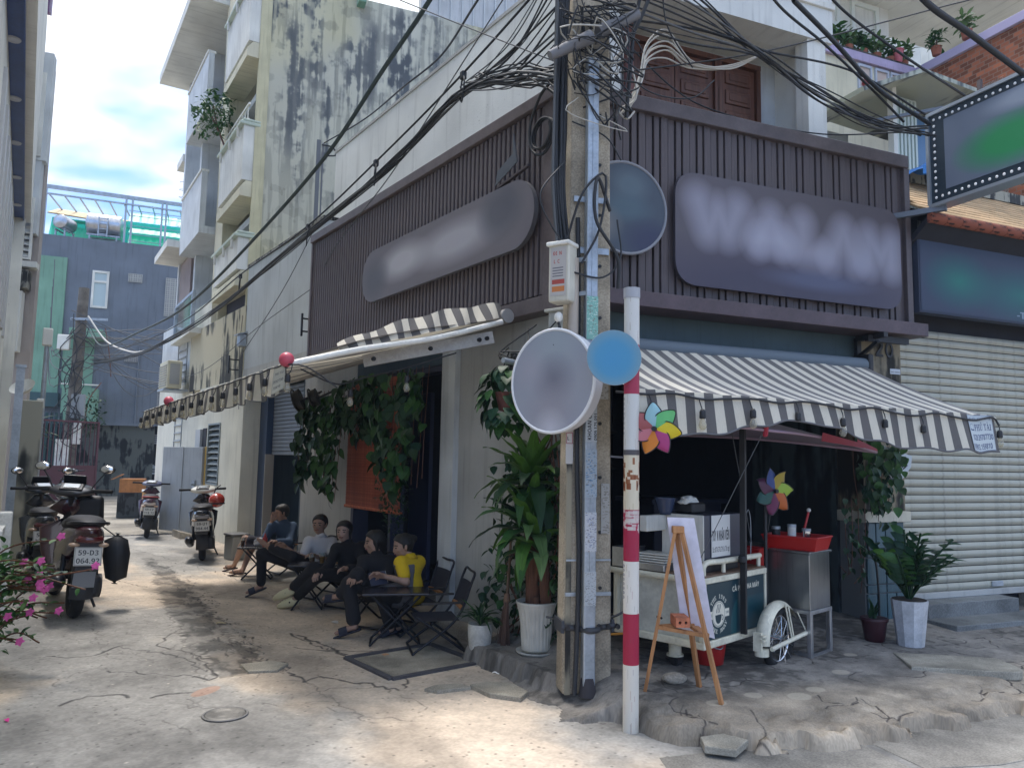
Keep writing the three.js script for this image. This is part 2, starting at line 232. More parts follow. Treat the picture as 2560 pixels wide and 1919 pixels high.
// ------------------------------------------------------------ ground
tag(add('ground', plane(420, 420, [0, -0.006, 0], [-Math.PI / 2, 0, 0]), mat([0.25, 0.235, 0.21], { tex: TX.conc, size: 2.6, bump: TX.grain, bs: 0.006, bsize: 0.5, roughness: 0.95 }), scene), 'grey concrete ground of the district', 'ground', null, 'structure');
{ // the concrete of the alley, cracked and patched
  const X0 = -12, X1 = 4.4, Z0 = -4, Z1 = 6, W = 2048, H = 1248, jag = [];
  const PX = (x, z) => [(x - X0) / (X1 - X0) * W, (z - Z0) / (Z1 - Z0) * H];
  const draw = (bump) => (c, w, h) => {
    const im = c.createImageData(w, h);
    for (let j = 0; j < h; j++) for (let i = 0; i < w; i++) {
      const x = X0 + i / w * (X1 - X0), z = Z0 + j / h * (Z1 - Z0), o = (j * w + i) * 4;
      const a = fbm2(x * 0.55 + 40, z * 0.75 + 40, 5, 0, 0, 3), b = fbm2(x * 3.3 + 9, z * 3.3 + 70, 4, 0, 0, 6), s = hsh(i >> 1, j >> 1, 5), s2 = noise2(x * 26, z * 26, 0, 0, 8);
      const zl = lerp(1.36, 2.04, sst(-8.3, -1.4, x)) + 0.05 * (fbm2(x * 2, 3, 3) - 0.5) * 2, wd = lerp(0.06, 0.19, sst(-8.3, -5, x));
      const tr = x < -1.28 && x > -8.4 ? sst(wd + 0.03, wd - 0.03, Math.abs(z - 0.16 - zl + 0.16 * sst(-8, -1, x)) + 0.10 * (s2 - 0.5)) : 0;
      const rough = tr * sst(0.40, 0.62, fbm2(x * 5, z * 9, 4, 0, 0, 21));
      if (bump) { let k = 150 + 60 * (b - 0.5) + 22 * (s - 0.5) - 46 * tr - 70 * rough; im.data[o] = im.data[o + 1] = im.data[o + 2] = clamp(k, 0, 255); im.data[o + 3] = 255; continue; }
      let k = 0.98 + 0.55 * (a - 0.5) + 0.26 * (b - 0.5) + 0.10 * (s - 0.5) + 0.10 * (s2 - 0.5), warm = sst(0.42, 0.66, a + 0.25 * (b - 0.5));
      if (s > 0.992) k *= 0.72; k *= 1 - 0.15 * tr - 0.26 * rough;
      const gr = fbm2(x * 1.1 + 7, z * 1.7, 4, 0, 0, 33); k *= 1 - 0.16 * sst(0.54, 0.7, gr);
      im.data[o] = clamp(lerp(158, 178, warm) * k, 0, 255); im.data[o + 1] = clamp(lerp(155, 164, warm) * k, 0, 255); im.data[o + 2] = clamp(lerp(149, 147, warm) * k, 0, 255); im.data[o + 3] = 255;
    }
    c.putImageData(im, 0, 0); reseed(11);
    const dk = bump ? '#202020' : 'rgba(44,42,42,0.62)', md = bump ? '#4a4a4a' : 'rgba(60,56,52,0.42)';
    const line = (pts, wd, st) => { // a jagged crack through the given points
      c.strokeStyle = st; c.lineJoin = 'bevel';
      for (let k = 0; k < pts.length - 1; k++) { const [ax, az] = pts[k], [cx, cz] = pts[k + 1], n = Math.max(2, Math.ceil(Math.hypot(cx - ax, cz - az) / 0.06)); let px = ax, pz = az;
        for (let q = 1; q <= n; q++) { const t = q / n, e = q < n ? 0.035 : 0, nx = lerp(ax, cx, t) + rr(-e, e), nz = lerp(az, cz, t) + rr(-e, e); c.lineWidth = wd * rr(0.3, 1.0); c.beginPath(); c.moveTo(...PX(px, pz)); c.lineTo(...PX(nx, nz)); c.stroke(); px = nx; pz = nz; } }
    };
    for (const [p, wd] of [[[[-2.59, 3.24], [-2.45, 3.11], [-2.43, 2.92], [-2.65, 2.71]], 3.2], [[[-1.18, 3.27], [-1.31, 3.1], [-1.24, 2.91], [-1.13, 2.88]], 4], [[[-1.05, 2.76], [-1.07, 2.62], [-1.04, 2.5]], 4], [[[-0.37, 1.25], [-0.53, 1.14], [-0.72, 1.05], [-0.89, 1.02]], 3], [[[-1.43, 2.41], [-1.27, 2.34], [-1.34, 2.26], [-1.98, 2.23]], 3],
      [[[-1.18, 1.8], [-0.87, 1.79], [-0.96, 1.64], [-0.79, 1.55], [-0.49, 1.35], [-0.35, 1.3]], 3.4], [[[-2.6, 2.71], [-2.3, 2.5], [-2.0, 2.35], [-1.5, 2.3]], 2], [[[-1.9, 2.9], [-1.6, 2.6], [-1.45, 2.41]], 2], [[[-3.0, 2.2], [-2.5, 2.45], [-2.2, 2.3], [-1.98, 2.23], [-1.7, 2.15]], 2.4],
      [[[-4.74, 1.3], [-4.3, 2.1], [-4.15, 2.9]], 1.6], [[[-1.4, 1.25], [-1.8, 1.3], [-2.4, 1.35]], 3], [[[-1.27, 0.6], [-1.6, 1.3], [-1.9, 1.5]], 3], [[[-12, 1.9], [-6, 0.9], [-3.2, 0.9]], 1.2], [[[-9.6, 0.4], [-8.6, 2.8]], 1.4], [[[-7.4, 3.1], [-6.2, 2.2], [-5.6, 2.0]], 1.8]]) line(p, wd, dk);
    for (let q = 0; q < 46; q++) { let x = rr(-4.4, -0.2), z = rr(1.3, 3.0); const pts = [[x, z]]; let a = rr(0, 6.28); for (let k = 0; k < 4; k++) { a += rr(-0.9, 0.9); x += Math.cos(a) * 0.16; z += Math.sin(a) * 0.13; pts.push([x, z]); } line(pts, rr(0.8, 1.7), md); }
    for (let q = 0; q < 260; q++) { const x = -8.3 + 7 * Math.sqrt(rnd()), z = lerp(1.36, 1.9, sst(-8.3, -1.4, x)) + rr(-0.16, 0.16), a = rr(-0.5, 0.5); line([[x, z], [x + 0.1 * Math.cos(a), z + 0.05 * Math.sin(a)]], rr(0.8, 2.6), rnd() < 0.6 ? dk : md); }
    for (const z of [1.22]) line([[-1.43, z], [-2.3, 1.33]], 5, dk);
    if (!bump) for (let q = 0; q < 900; q++) { const [x, y] = PX(rr(-9, 3), rr(0.3, 4.6)); c.fillStyle = rnd() < 0.75 ? 'rgba(40,36,34,0.5)' : 'rgba(210,200,186,0.7)'; c.fillRect(x, y, rr(1, 2.6), rr(1, 2.2)); }
    if (!bump) { const [x, y] = PX(-1.02, 2.42); c.fillStyle = 'rgba(190,120,90,0.35)'; c.beginPath(); c.ellipse(x, y, 16, 8, 0.9, 0, 7); c.fill(); }
  };
  const m = new THREE.MeshStandardMaterial({ roughness: 0.93, map: canTex(W, H, draw(false)), bumpMap: canTex(W, H, draw(true), false), bumpScale: 0.02 });
  m.userData.keepUV = true;
  const g = add('alley_pavement', sheet(40, 24, (u, v) => FL.p(lerp(X0, X1, u), 0, lerp(Z0, Z1, v)), (u, v) => [u, 1 - v]), m, scene);
  tag(g, 'cracked and patched beige concrete of the alley', 'pavement', null, 'structure');
}
// the street-side pavement: a raised slab of broken concrete with a crumbled kerb
const zKerb = x => x < -0.1 ? lerp(0.95, 1.5, sst(-0.3, -0.1, x)) : 1.5 + 0.24 * sst(-0.1, 0.3, x) + 0.08 * sst(0.3, 1.1, x);
function paveH(P) { // height of the street pavement above the alley
  const [x, z] = FR.xz(P), [lx, lz] = FL.xz(P), n = fbm2(x * 3.1 + 20, z * 3.1 + 20, 4, 0, 0, 61) - 0.5, n2 = fbm2(x * 11 + 20, z * 11 + 20, 3, 0, 0, 62) - 0.5;
  const c1 = cell2(x * 5.5 + 0.8 * n + 40, z * 7 + 40 + 0.8 * n2) - 0.5, c2 = cell2(x * 13 + 60, z * 16 + 60 + n2) - 0.5;
  let h = 0;
  const dk = zKerb(x) + 0.09 * n + 0.13 * c1 + 0.05 * c2 - z, side = sst(-0.62, 0.05, x + 0.30 * n + (z > 0.9 ? 0.10 * (z - 0.9) : 0));
  const full = 0.215 - 0.055 * z;
  h = Math.max(h, full * side * lerp(0.0, 1, sst(-0.02, 0.055, dk + 0.03 * n2)) * lerp(0.70, 1, sst(0.08, 0.42, dk)) + (dk > 0 && side > 0.5 ? (0.018 * c1 + 0.012 * c2 + 0.014 * n2) * sst(0.42, 0.12, dk + 0.2 * n) + 0.012 * n * sst(0.6, 0.1, dk) : 0));
  const dl = Math.min(0.50 + 0.07 * n2 - lz, lx + 0.80 + 0.12 * n, 0.42 - lx + 0.2 * n, 0.3 - x);
  h = Math.max(h, 0.135 * sst(-0.01, 0.045, dl) + (dl > 0 ? 0.03 * n2 * sst(0.25, 0.03, dl) : 0));
  return h;
}
{
  const X0 = -1.5, X1 = 8.5, Z0 = -0.8, Z1 = 2.1, nu = 420, nv = 150, W = 1536, H = 512;
  const tx = (bump) => (c, w, h) => {
    const im = c.createImageData(w, h);
    for (let j = 0; j < h; j++) for (let i = 0; i < w; i++) {
      const x = X0 + i / w * (X1 - X0), z = Z0 + j / h * (Z1 - Z0), o = (j * w + i) * 4, b = fbm2(x * 4 + 3, z * 5 + 9, 5, 0, 0, 71), a = fbm2(x * 1.2 + 3, z * 1.6 + 30, 4, 0, 0, 72), s = hsh(i, j, 9), f = fbm2(x * 14 + 5, z * 18 + 9, 3, 0, 0, 74);
      if (bump) { im.data[o] = im.data[o + 1] = im.data[o + 2] = clamp(128 + 150 * (b - 0.5) + 70 * (f - 0.5) + 24 * (s - 0.5), 0, 255); im.data[o + 3] = 255; continue; }
      const edge = sst(1.0, 1.45, z + 0.3 * (a - 0.5)), grime = sst(0.46, 0.62, a * 0.6 + f * 0.4) * (1 - 0.8 * edge);
      let k = (0.86 + 0.5 * (b - 0.5) + 0.3 * (f - 0.5) + 0.14 * (s - 0.5)) * (1 - 0.42 * grime);
      im.data[o] = clamp(lerp(146, 186, edge) * k, 0, 255); im.data[o + 1] = clamp(lerp(141, 172, edge) * k, 0, 255); im.data[o + 2] = clamp(lerp(134, 152, edge) * k, 0, 255); im.data[o + 3] = 255;
    }
    c.putImageData(im, 0, 0); reseed(5);
    const P = (x, z) => [(x - X0) / (X1 - X0) * w, (z - Z0) / (Z1 - Z0) * h];
    for (let q = 0; q < 70; q++) { let x = rr(-0.2, 5), z = rr(0.3, 1.75), a = rr(0, 6.28); c.strokeStyle = bump ? '#303030' : 'rgba(36,32,32,0.7)'; for (let k = 0; k < 6; k++) { c.lineWidth = rr(0.6, 1.8); c.beginPath(); c.moveTo(...P(x, z)); a += rr(-0.9, 0.9); x += 0.07 * Math.cos(a); z += 0.05 * Math.sin(a); c.lineTo(...P(x, z)); c.stroke(); } }
    if (!bump) for (const [x, z, r] of [[1.55, 1.05, 0.10], [0.9, 1.35, 0.12], [0.62, 1.25, 0.09], [1.1, 1.28, 0.1], [1.95, 0.75, 0.08], [0.3, 1.3, 0.1]]) { c.fillStyle = 'rgba(196,186,166,0.5)'; c.beginPath(); c.ellipse(...P(x, z), r * w / (X1 - X0) * 0.7, r * h / (Z1 - Z0) * 0.5, 0, 0, 7); c.fill(); }
  };
  const m = new THREE.MeshStandardMaterial({ roughness: 0.95, map: canTex(W, H, tx(false)), bumpMap: canTex(W, H, tx(true), false), bumpScale: 0.016 });
  m.userData.keepUV = true;
  const g = add('street_pavement', sheet(nu, nv, (u, v) => { const P = FR.p(lerp(X0, X1, u), 0, lerp(Z0, Z1, v)), h = paveH(P); P.y = h > 0.004 ? h : -0.03; return P; }, (u, v) => [u, 1 - v]), m, scene);
  tag(g, 'raised broken concrete pavement in front of the cafe with crumbled kerb', 'pavement', null, 'structure');
}
const onPave = (F, x, z) => paveH(F.p(x, 0, z));
{ // gutter slabs along the kerb, joint between them, and pieces lying in the paving
  const sm = mat([0.24, 0.235, 0.225], { tex: TX.conc, size: 1.1, bump: TX.grain, bs: 0.006, bsize: 0.35, roughness: 0.95 });
  const g = thing('gutter_slab', 'flat grey concrete gutter strip below the crumbled kerb', 'gutter', FR, [0, 0, 0], 0, null, 'structure');
  const sl = (pts, y) => xf(ext(pts.map(([x, z]) => [x, -z]), 0.05, 0.004), [0, y, 0], [-Math.PI / 2, 0, 0]);
  add('slab', sl([[-0.3, 1.60], [0.93, 1.7], [0.90, 2.22], [0.2, 2.5], [-0.5, 2.2]], -0.0505), sm, g);
  add('slab', sl([[1.0, 1.7], [8, 1.68], [8, 2.32], [1.4, 2.30], [0.97, 2.2]], -0.0485), sm, g);
  const pc = (name, label, cat, F, pts, y, th, m) => { const c = pts.reduce((a, p) => [a[0] + p[0] / pts.length, a[1] + p[1] / pts.length], [0, 0]); const t = thing(name, label, cat, F, [c[0], y, c[1]]); add('slab', xf(ext(pts.map(([x, z]) => [x - c[0], -(z - c[1])]), th, 0.006), [0, 0, 0], [-Math.PI / 2, 0, 0]), m, t); return t; };
  const pale = mat([0.30, 0.29, 0.26], { tex: TX.conc, size: 0.8, bump: TX.grain, bs: 0.008, bsize: 0.2, roughness: 0.95 });
  pc('concrete_fragment', 'thin broken slab edge lying in the alley before the raised corner', 'concrete fragment', FL, [[-0.23, 1.16], [-0.26, 1.06], [-0.20, 0.90], [-0.10, 0.88], [-0.14, 1.12]], -0.004, 0.022, pale);
  pc('concrete_fragment', 'pale jagged concrete piece beside the crumbled step at the corner', 'concrete fragment', FL, [[-0.12, 0.86], [-0.10, 0.72], [0.02, 0.60], [0.22, 0.62], [0.30, 0.74], [0.12, 0.86]], -0.004, 0.03, pale);
  pc('concrete_fragment', 'pale flat concrete patch at the end of the dark trench strip', 'concrete fragment', FL, [[-1.52, 2.04], [-1.5, 1.82], [-1.36, 1.74], [-1.22, 1.87], [-1.30, 2.05]], -0.004, 0.016, pale);
  pc('concrete_fragment', 'flat loose stone wedged at the left tip of the kerb', 'concrete fragment', FR, [[0.0, 1.56], [0.16, 1.56], [0.22, 1.68], [0.06, 1.78], [-0.06, 1.68]], 0.03, 0.03, pale);
  const hc = thing('cover_slab', 'long concrete cover slab with rounded end sunk in the pavement right of the white pot', 'cover slab', FR, [2.55, 0.125, 1.18], -0.55);
  const s = new THREE.Shape(); s.moveTo(-0.38, -0.2); s.lineTo(0.22, -0.2); s.quadraticCurveTo(0.38, -0.2, 0.38, -0.06); s.lineTo(0.34, 0.2); s.lineTo(-0.38, 0.2); s.lineTo(-0.38, -0.2);
  add('slab', xf(ext(s, 0.045, 0.008), [0, 0, 0], [-Math.PI / 2, 0, 0]), pale, hc);
  const mh = thing('manhole_cover', 'small round iron cover set in the alley concrete', 'manhole cover', FL, [-0.46, 0.003, 2.44]);
  add('lid', lathe([[0, 0.006], [0.045, 0.008], [0.05, 0.004], [0.075, 0.004], [0.08, 0.009], [0.115, 0.009], [0.12, 0.002]], 40), mat([0.20, 0.20, 0.20], { tex: TX.conc, size: 0.3, metalness: 0.4, roughness: 0.6 }), mh);
  add('ring', xf(fin(new THREE.TorusGeometry(0.13, 0.008, 6, 40)), [0, 0.003, 0], [Math.PI / 2, 0, 0], [1, 1, 0.6]), mat([0.16, 0.155, 0.15], { roughness: 0.7 }), mh);
  const dr = thing('drain_cover', 'square iron drain frame filled with concrete in front of the folding chair', 'drain cover', FL, [-0.98, 0.002, 0.86], 0.06);
  const fm = mat([0.065, 0.065, 0.075], { roughness: 0.7, tex: TX.mott, size: 0.3 });
  for (const [a, b] of [[[-0.36, -0.4], [0.36, -0.4]], [[0.36, -0.4], [0.36, 0.4]], [[0.36, 0.4], [-0.36, 0.4]], [[-0.36, 0.4], [-0.36, -0.4]]]) add('edge', bar([a[0], 0.006, a[1]], [b[0], 0.006, b[1]], 0.048, 0.018), fm, dr);
  add('fill', bb(-0.31, 0.31, -0.02, 0.008, -0.35, 0.35), pale, dr);
  const dl = thing('drain_channel', 'narrow dark iron channel crossing the alley by the parked scooters', 'drain', FL, [-12.0, 0.0, 1.25], 0.0);
  add('grating', [bb(-0.07, 0.07, -0.02, 0.004, -1.6, 1.5)], M.black, dl);
  const dg = bx(0.12, 0.008, 0.05), dm = mat([0.09, 0.09, 0.1], { metalness: 0.5 });
  for (let k = 0; k < 30; k++) piece('bar', dg, dm, dl, [0, 0.006, -1.55 + k * 0.103]);
  // small litter: leaves, petals, a butt, a stone
  const lf = (name, label, cat, F, x, z, y, sx, sz, c, ry) => { const t = thing(name, label, cat, F, [x, y, z], ry); add('blade', sheet(4, 2, (u, v) => V((u - 0.5) * sx, 0.006 + 0.012 * Math.abs(v - 0.5) + 0.006 * Math.sin(u * 5), (v - 0.5) * sz * Math.sin(Math.PI * clamp(u, 0.08, 0.92)))), mat(c, { side: THREE.DoubleSide, roughness: 0.8 }), t); };
  lf('fallen_leaf', 'pale tan fallen leaf beside the drain frame', 'leaf', FL, -1.22, 0.98, 0, 0.09, 0.06, [0.5, 0.28, 0.15], 0.4);
  lf('fallen_leaf', 'small yellowish fallen leaf on the dark trench strip', 'leaf', FL, -3.1, 1.78, 0, 0.09, 0.07, [0.5, 0.42, 0.26], 1.4);
  lf('fallen_petal', 'single magenta petal on the sunlit concrete', 'petal', FL, -1.02, 3.55, 0, 0.035, 0.03, [0.55, 0.03, 0.22], 0.4);
  lf('paper_scrap', 'white paper scrap in front of the concrete pole', 'litter', FL, -0.02, 0.72, 0.10, 0.05, 0.03, [0.75, 0.75, 0.72], 0.9);
  lf('paper_scrap', 'tiny white scrap in the open foreground of the alley', 'litter', FL, 0.55, 2.55, 0, 0.045, 0.018, [0.75, 0.75, 0.72], 2.1);
  lf('paper_scrap', 'crumpled white tissue under the crossed foot in dark slides', 'litter', FL, -2.6, 0.85, 0, 0.09, 0.08, [0.6, 0.6, 0.6], 0.3);
}
// ------------------------------------------------------------ the corner cafe
const RL = [0, FL.ry, 0], RR = [0, FR.ry, 0];
const cafe = thing('corner_cafe', 'two storey corner cafe clad in brown ribbed metal above its dark open front', 'cafe building', new Frame(C0, 0));
{
  const inL = (gs) => [gs].flat().map(g => xf(g, [0, 0, 0], RL)), inR = (gs) => [gs].flat().map(g => xf(g, [0, 0, 0], RR));
  // alley side, ground floor
  add('pilaster', inL([bb(-2.03, -1.78, 0, 2.84, -0.28, 0.06)]), M.bluewhite, cafe);
  const aw = grp('alley_wall', cafe, null, RL);
  add('wall', [bb(-1.78, -0.02, 0, 2.84, -0.24, 0)], M.grey, aw);
  add('wall_panel', [bb(-6.02, -4.22, 0, 2.84, -0.2, 0)], M.grey, aw);
  addEach('lintel', [bb(-4.22, -2.03, 2.55, 2.84, -0.2, -0.003), bb(-9.3, -6.02, 2.80, 2.95, -0.5, -0.002)], M.teal, aw);
  add('frame', [bb(-4.22, -4.15, 0, 2.55, -0.18, 0.02), bb(-3.28, -3.22, 0, 2.55, -0.18, -0.02), bb(-2.10, -2.03, 0, 2.55, -0.18, -0.02), bb(-4.15, -2.1, 2.49, 2.55, -0.18, -0.02)], mat([0.02, 0.025, 0.06], { roughness: 0.5 }), aw);
  addEach('door', [bb(-4.1, -3.6, 0.05, 2.4, -0.75, -0.7), bb(-3.2, -2.75, 0.05, 2.4, -1.25, -1.2)], mat([0.02, 0.03, 0.09], { roughness: 0.35 }), aw);
  add('step', [rbb(-4.3, -1.0, -0.02, 0.10, -0.28, 0.16, 0.02)], M.conc, aw);
  // recessed door bay with a half-lowered shutter
  const bay = grp('door_bay', cafe, null, RL);
  add('jamb', [bb(-9.02, -8.62, 0, 2.8, -0.46, -0.30)], mat([0.035, 0.065, 0.13], { roughness: 0.5 }), bay);
  add('jamb_edge', [bb(-8.62, -8.59, 0, 1.62, -0.44, -0.29)], mat([0.35, 0.33, 0.30], { roughness: 0.4 }), bay);
  const sg = rb(1.95, 0.058, 0.022, 0.008), sm = mat([0.17, 0.19, 0.21], { roughness: 0.5, metalness: 0.3, tex: TX.mott, size: 0.7 });
  for (let k = 0; k < 18; k++) piece('slat', sg, sm, bay, [-7.6, 1.64 + k * 0.064, -0.40]);
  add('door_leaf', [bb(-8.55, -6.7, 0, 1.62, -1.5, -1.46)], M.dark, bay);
  addEach('reveal', [bb(-6.62, -6.02, 0, 2.8, -1.5, -0.2), bb(-9.3, -9.0, 0, 2.8, -1.5, -0.3)], M.teal, bay);
  // street side
  const sw = grp('street_front', cafe, null, RR);
  add('lintel_panel', [bb(0.05, 3.0, 2.42, 2.86, -0.22, -0.04)], mat([0.06, 0.10, 0.125], { tex: TX.wall, size: 1.5, roughness: 0.7 }), sw);
  add('pier', [bb(2.93, 3.44, 1.19, 2.9, -0.9, 0)], mat([0.30, 0.265, 0.215], { tex: TX.grime, size: 2.6, bump: TX.grain, bs: 0.004, bsize: 0.4, roughness: 0.9 }), sw);
  add('sill', [rbb(2.90, 3.48, 1.09, 1.19, -0.3, 0.03, 0.008)], mat([0.55, 0.53, 0.46], { tex: TX.wall, size: 0.8, roughness: 0.8 }), sw);
  add('pier_core', [bb(2.945, 3.425, 0.1, 1.09, -0.9, -0.03)], mat([0.20, 0.21, 0.21], { roughness: 0.9 }), sw);
  const tm = [0, 1, 2].map(k => mat([0.035 + 0.008 * k, 0.085 + 0.012 * k, 0.11 + 0.014 * k], { roughness: 0.35, tex: TX.mott, size: 0.3 })), tg = {};
  const tile = (x0, x1, y0, y1) => { const w = x1 - x0 - 0.012, h = y1 - y0 - 0.012, key = w.toFixed(3) + h.toFixed(3); tg[key] ||= rb(w, h, 0.02, 0.004, 0, 0, 0, [0, 0, 0], 1); piece('tile', tg[key], tm[(rnd() * 3) | 0], sw, [(x0 + x1) / 2, (y0 + y1) / 2, -0.014]); };
  let y = 0.13; for (let r = 0; r < 6; r++) { const h = r % 2 ? 0.24 : 0.08, n = r % 2 ? 4 : 2; for (let k = 0; k < n; k++) tile(2.95 + k * 0.47 / n, 2.95 + (k + 1) * 0.47 / n, y, y + h); y += h; }
  add('pier_side', [bb(2.91, 2.945, 0.1, 2.86, -1.5, -0.31)], mat([0.07, 0.105, 0.135], { tex: TX.grime, size: 3.5, roughness: 0.8 }), sw);
  // room: floor, walls, ceiling
  const room = grp('room', cafe, null, RR);
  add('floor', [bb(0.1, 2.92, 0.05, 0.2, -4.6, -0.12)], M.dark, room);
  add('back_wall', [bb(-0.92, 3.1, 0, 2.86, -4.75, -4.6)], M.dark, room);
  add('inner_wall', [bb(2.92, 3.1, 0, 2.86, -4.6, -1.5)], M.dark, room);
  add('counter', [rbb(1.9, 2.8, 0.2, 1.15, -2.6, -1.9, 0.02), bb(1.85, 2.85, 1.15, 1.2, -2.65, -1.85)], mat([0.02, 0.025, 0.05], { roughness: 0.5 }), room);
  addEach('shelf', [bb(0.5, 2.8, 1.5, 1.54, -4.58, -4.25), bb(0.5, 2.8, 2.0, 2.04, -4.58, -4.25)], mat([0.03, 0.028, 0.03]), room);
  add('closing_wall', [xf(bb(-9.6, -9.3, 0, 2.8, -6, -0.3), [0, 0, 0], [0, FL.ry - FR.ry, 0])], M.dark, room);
  // floor slab over the ground floor, terrace and rear
  const pts = [[0.02, 0.0], ...[FR.p(3.42, 0, -0.02), FR.p(3.42, 0, -6), FL.p(-9.3, 0, -5), FL.p(-9.3, 0, -0.02)].map(p => [p.x - C0.x, -(p.z - C0.z)])];
  add('upper_floor', [ext(pts, 0.25, 0, [0, 2.86, 0], [-Math.PI / 2, 0, 0])], M.grey, cafe);
  // cladding: backing sheet, frame and single ribs
  const clad = (name, x0, x1, y0, y1, rot, n, mt, irregular) => {
    const c = grp(name, cafe, null, rot), w = x1 - x0;
    add('backing', [bb(x0, x1, y0, y1, -0.02, 0.09)], mat([0.035, 0.03, 0.034], { roughness: 0.6 }), c);
    const pw = w / n, gs = irregular ? [0.86, 0.70, 0.92].map(f => rb(pw * f, y1 - y0 - 0.19, 0.028, 0.006, 0, 0, 0, [0, 0, 0], 1)) : [rb(pw * 0.60, y1 - y0 - 0.19, 0.045, 0.008, 0, 0, 0, [0, 0, 0], 1)];
    for (let k = 0; k < n; k++) piece('rib', gs[k % gs.length], mt, c, [x0 + (k + 0.5) * pw, (y0 + y1) / 2 + 0.01, irregular ? 0.10 + 0.006 * ((k * 7) % 3) : 0.108]);
    return c;
  };
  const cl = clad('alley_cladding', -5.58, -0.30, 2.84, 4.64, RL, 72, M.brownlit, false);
  add('top_trim', [rbb(-5.62, 0.02, 4.56, 4.67, 0.0, 0.17, 0.01)], M.brownlit, cl);
  add('bottom_trim', [rbb(-5.60, 0.02, 2.80, 2.93, 0.0, 0.16, 0.008)], M.brownlit, cl);
  addEach('end_trim', [rbb(-0.30, 0.0, 2.93, 4.56, 0.0, 0.145, 0.006), rbb(-5.62, -5.57, 2.93, 4.56, 0, 0.15, 0.006)], M.brownlit, cl);
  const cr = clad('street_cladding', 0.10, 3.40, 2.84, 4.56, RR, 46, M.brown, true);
  add('top_trim', [rbb(0.03, 3.44, 4.45, 4.575, 0.0, 0.17, 0.01)], M.brown, cr);
  add('bottom_trim', [rbb(0.03, 3.46, 2.80, 2.92, 0.0, 0.30, 0.006)], mat([0.075, 0.05, 0.058], { roughness: 0.5, tex: TX.mott, size: 0.8 }), cr);
  addEach('end_trim', [rbb(3.38, 3.45, 2.92, 4.45, 0.0, 0.16, 0.006), rbb(0.03, 0.11, 2.92, 4.45, 0, 0.15, 0.006)], M.brown, cr);
  add('bracket', [bar([2.88, 2.60, 0.02], [2.88, 2.78, 0.02], 0.05, 0.04), bar([2.88, 2.77, 0.02], [2.88, 2.77, 0.34], 0.05, 0.045), bar([2.88, 2.60, 0.02], [2.88, 2.72, 0.25], 0.03, 0.03), bar([2.80, 2.755, 0.2], [3.3, 2.755, 0.2], 0.04, 0.06)], M.black, cr);
  // upper floor: parapet over the alley, balcony doors and slab over the street
  const up = grp('upper_storey', cafe, null, RL);
  add('parapet', [bb(-6.25, -0.2, 3.1, 6.22, -0.62, -0.40)], mat([0.74, 0.76, 0.77], { tex: TX.wall, size: 3.4, bump: TX.grain, bs: 0.004, bsize: 0.8, roughness: 0.9 }), up);
  add('coping', [bb(-6.27, -0.18, 6.222, 6.26, -0.64, -0.385)], M.grey, up);
  const bl = grp('balcony', cafe, null, RR);
  add('rear_wall', [bb(0.35, 3.0, 3.1, 5.72, -0.95, -0.70)], M.bluewhite, bl);
  add('floor', [bb(0.02, 3.44, 3.1, 3.3, -0.7, -0.03)], M.conc, bl);
  add('side_wall', [bb(2.60, 2.70, 3.3, 5.69, -0.70, -0.12)], M.white, bl);
  add('post', [bb(2.48, 2.705, 3.3, 5.69, -0.27, -0.11)], M.white, bl);
  add('soffit', [bb(0.2, 2.75, 5.69, 5.80, -0.75, -0.11)], M.white, bl);
  add('fascia', [bb(0.22, 2.78, 5.685, 6.9, -0.34, -0.085)], mat([0.66, 0.68, 0.69], { tex: TX.wall, size: 1.7, bump: TX.grain, bs: 0.004, bsize: 0.6, roughness: 0.9 }), bl);
  add('cornice', [rbb(0.5, 2.80, 6.02, 6.08, -0.1, -0.06, 0.008), rbb(0.5, 2.80, 6.22, 6.30, -0.1, -0.05, 0.008)], M.white, bl);
  add('pipe', [rod([0.76, 3.3, -0.55], [0.76, 5.69, -0.55], 0.055)], mat([0.19, 0.08, 0.07], { roughness: 0.6 }), bl);
  for (const [x0, x1, leaves] of [[0.90, 1.80, 2], [1.88, 2.31, 1]]) {
    const d = grp('balcony_door', cafe, null, RR), lw = (x1 - x0) / leaves;
    d.name = 'balcony_door';
    add('door_frame', [bb(x0 - 0.05, x0, 3.3, 5.63, -0.70, -0.63), bb(x1, x1 + 0.05, 3.3, 5.63, -0.70, -0.63), bb(x0 - 0.05, x1 + 0.05, 5.58, 5.63, -0.70, -0.625)], M.wooddk, d);
    for (let l = 0; l < leaves; l++) {
      const a = x0 + l * lw, gs = [bb(a + 0.006, a + lw - 0.006, 3.32, 5.57, -0.70, -0.665)];
      for (const [p, q] of [[0, 1]]) for (const [yy0, yy1] of [[3.4, 3.9], [4.0, 4.45], [4.52, 4.68], [4.74, 5.1], [5.17, 5.32], [5.38, 5.52]]) gs.push(rbb(a + 0.06, a + lw - 0.06, yy0, yy1, -0.68, -0.648, 0.012), rbb(a + 0.10, a + lw - 0.10, yy0 + 0.035, yy1 - 0.035, -0.66, -0.64, 0.01));
      add('door_panel', gs, M.wooddk, d);
    }
  }
}
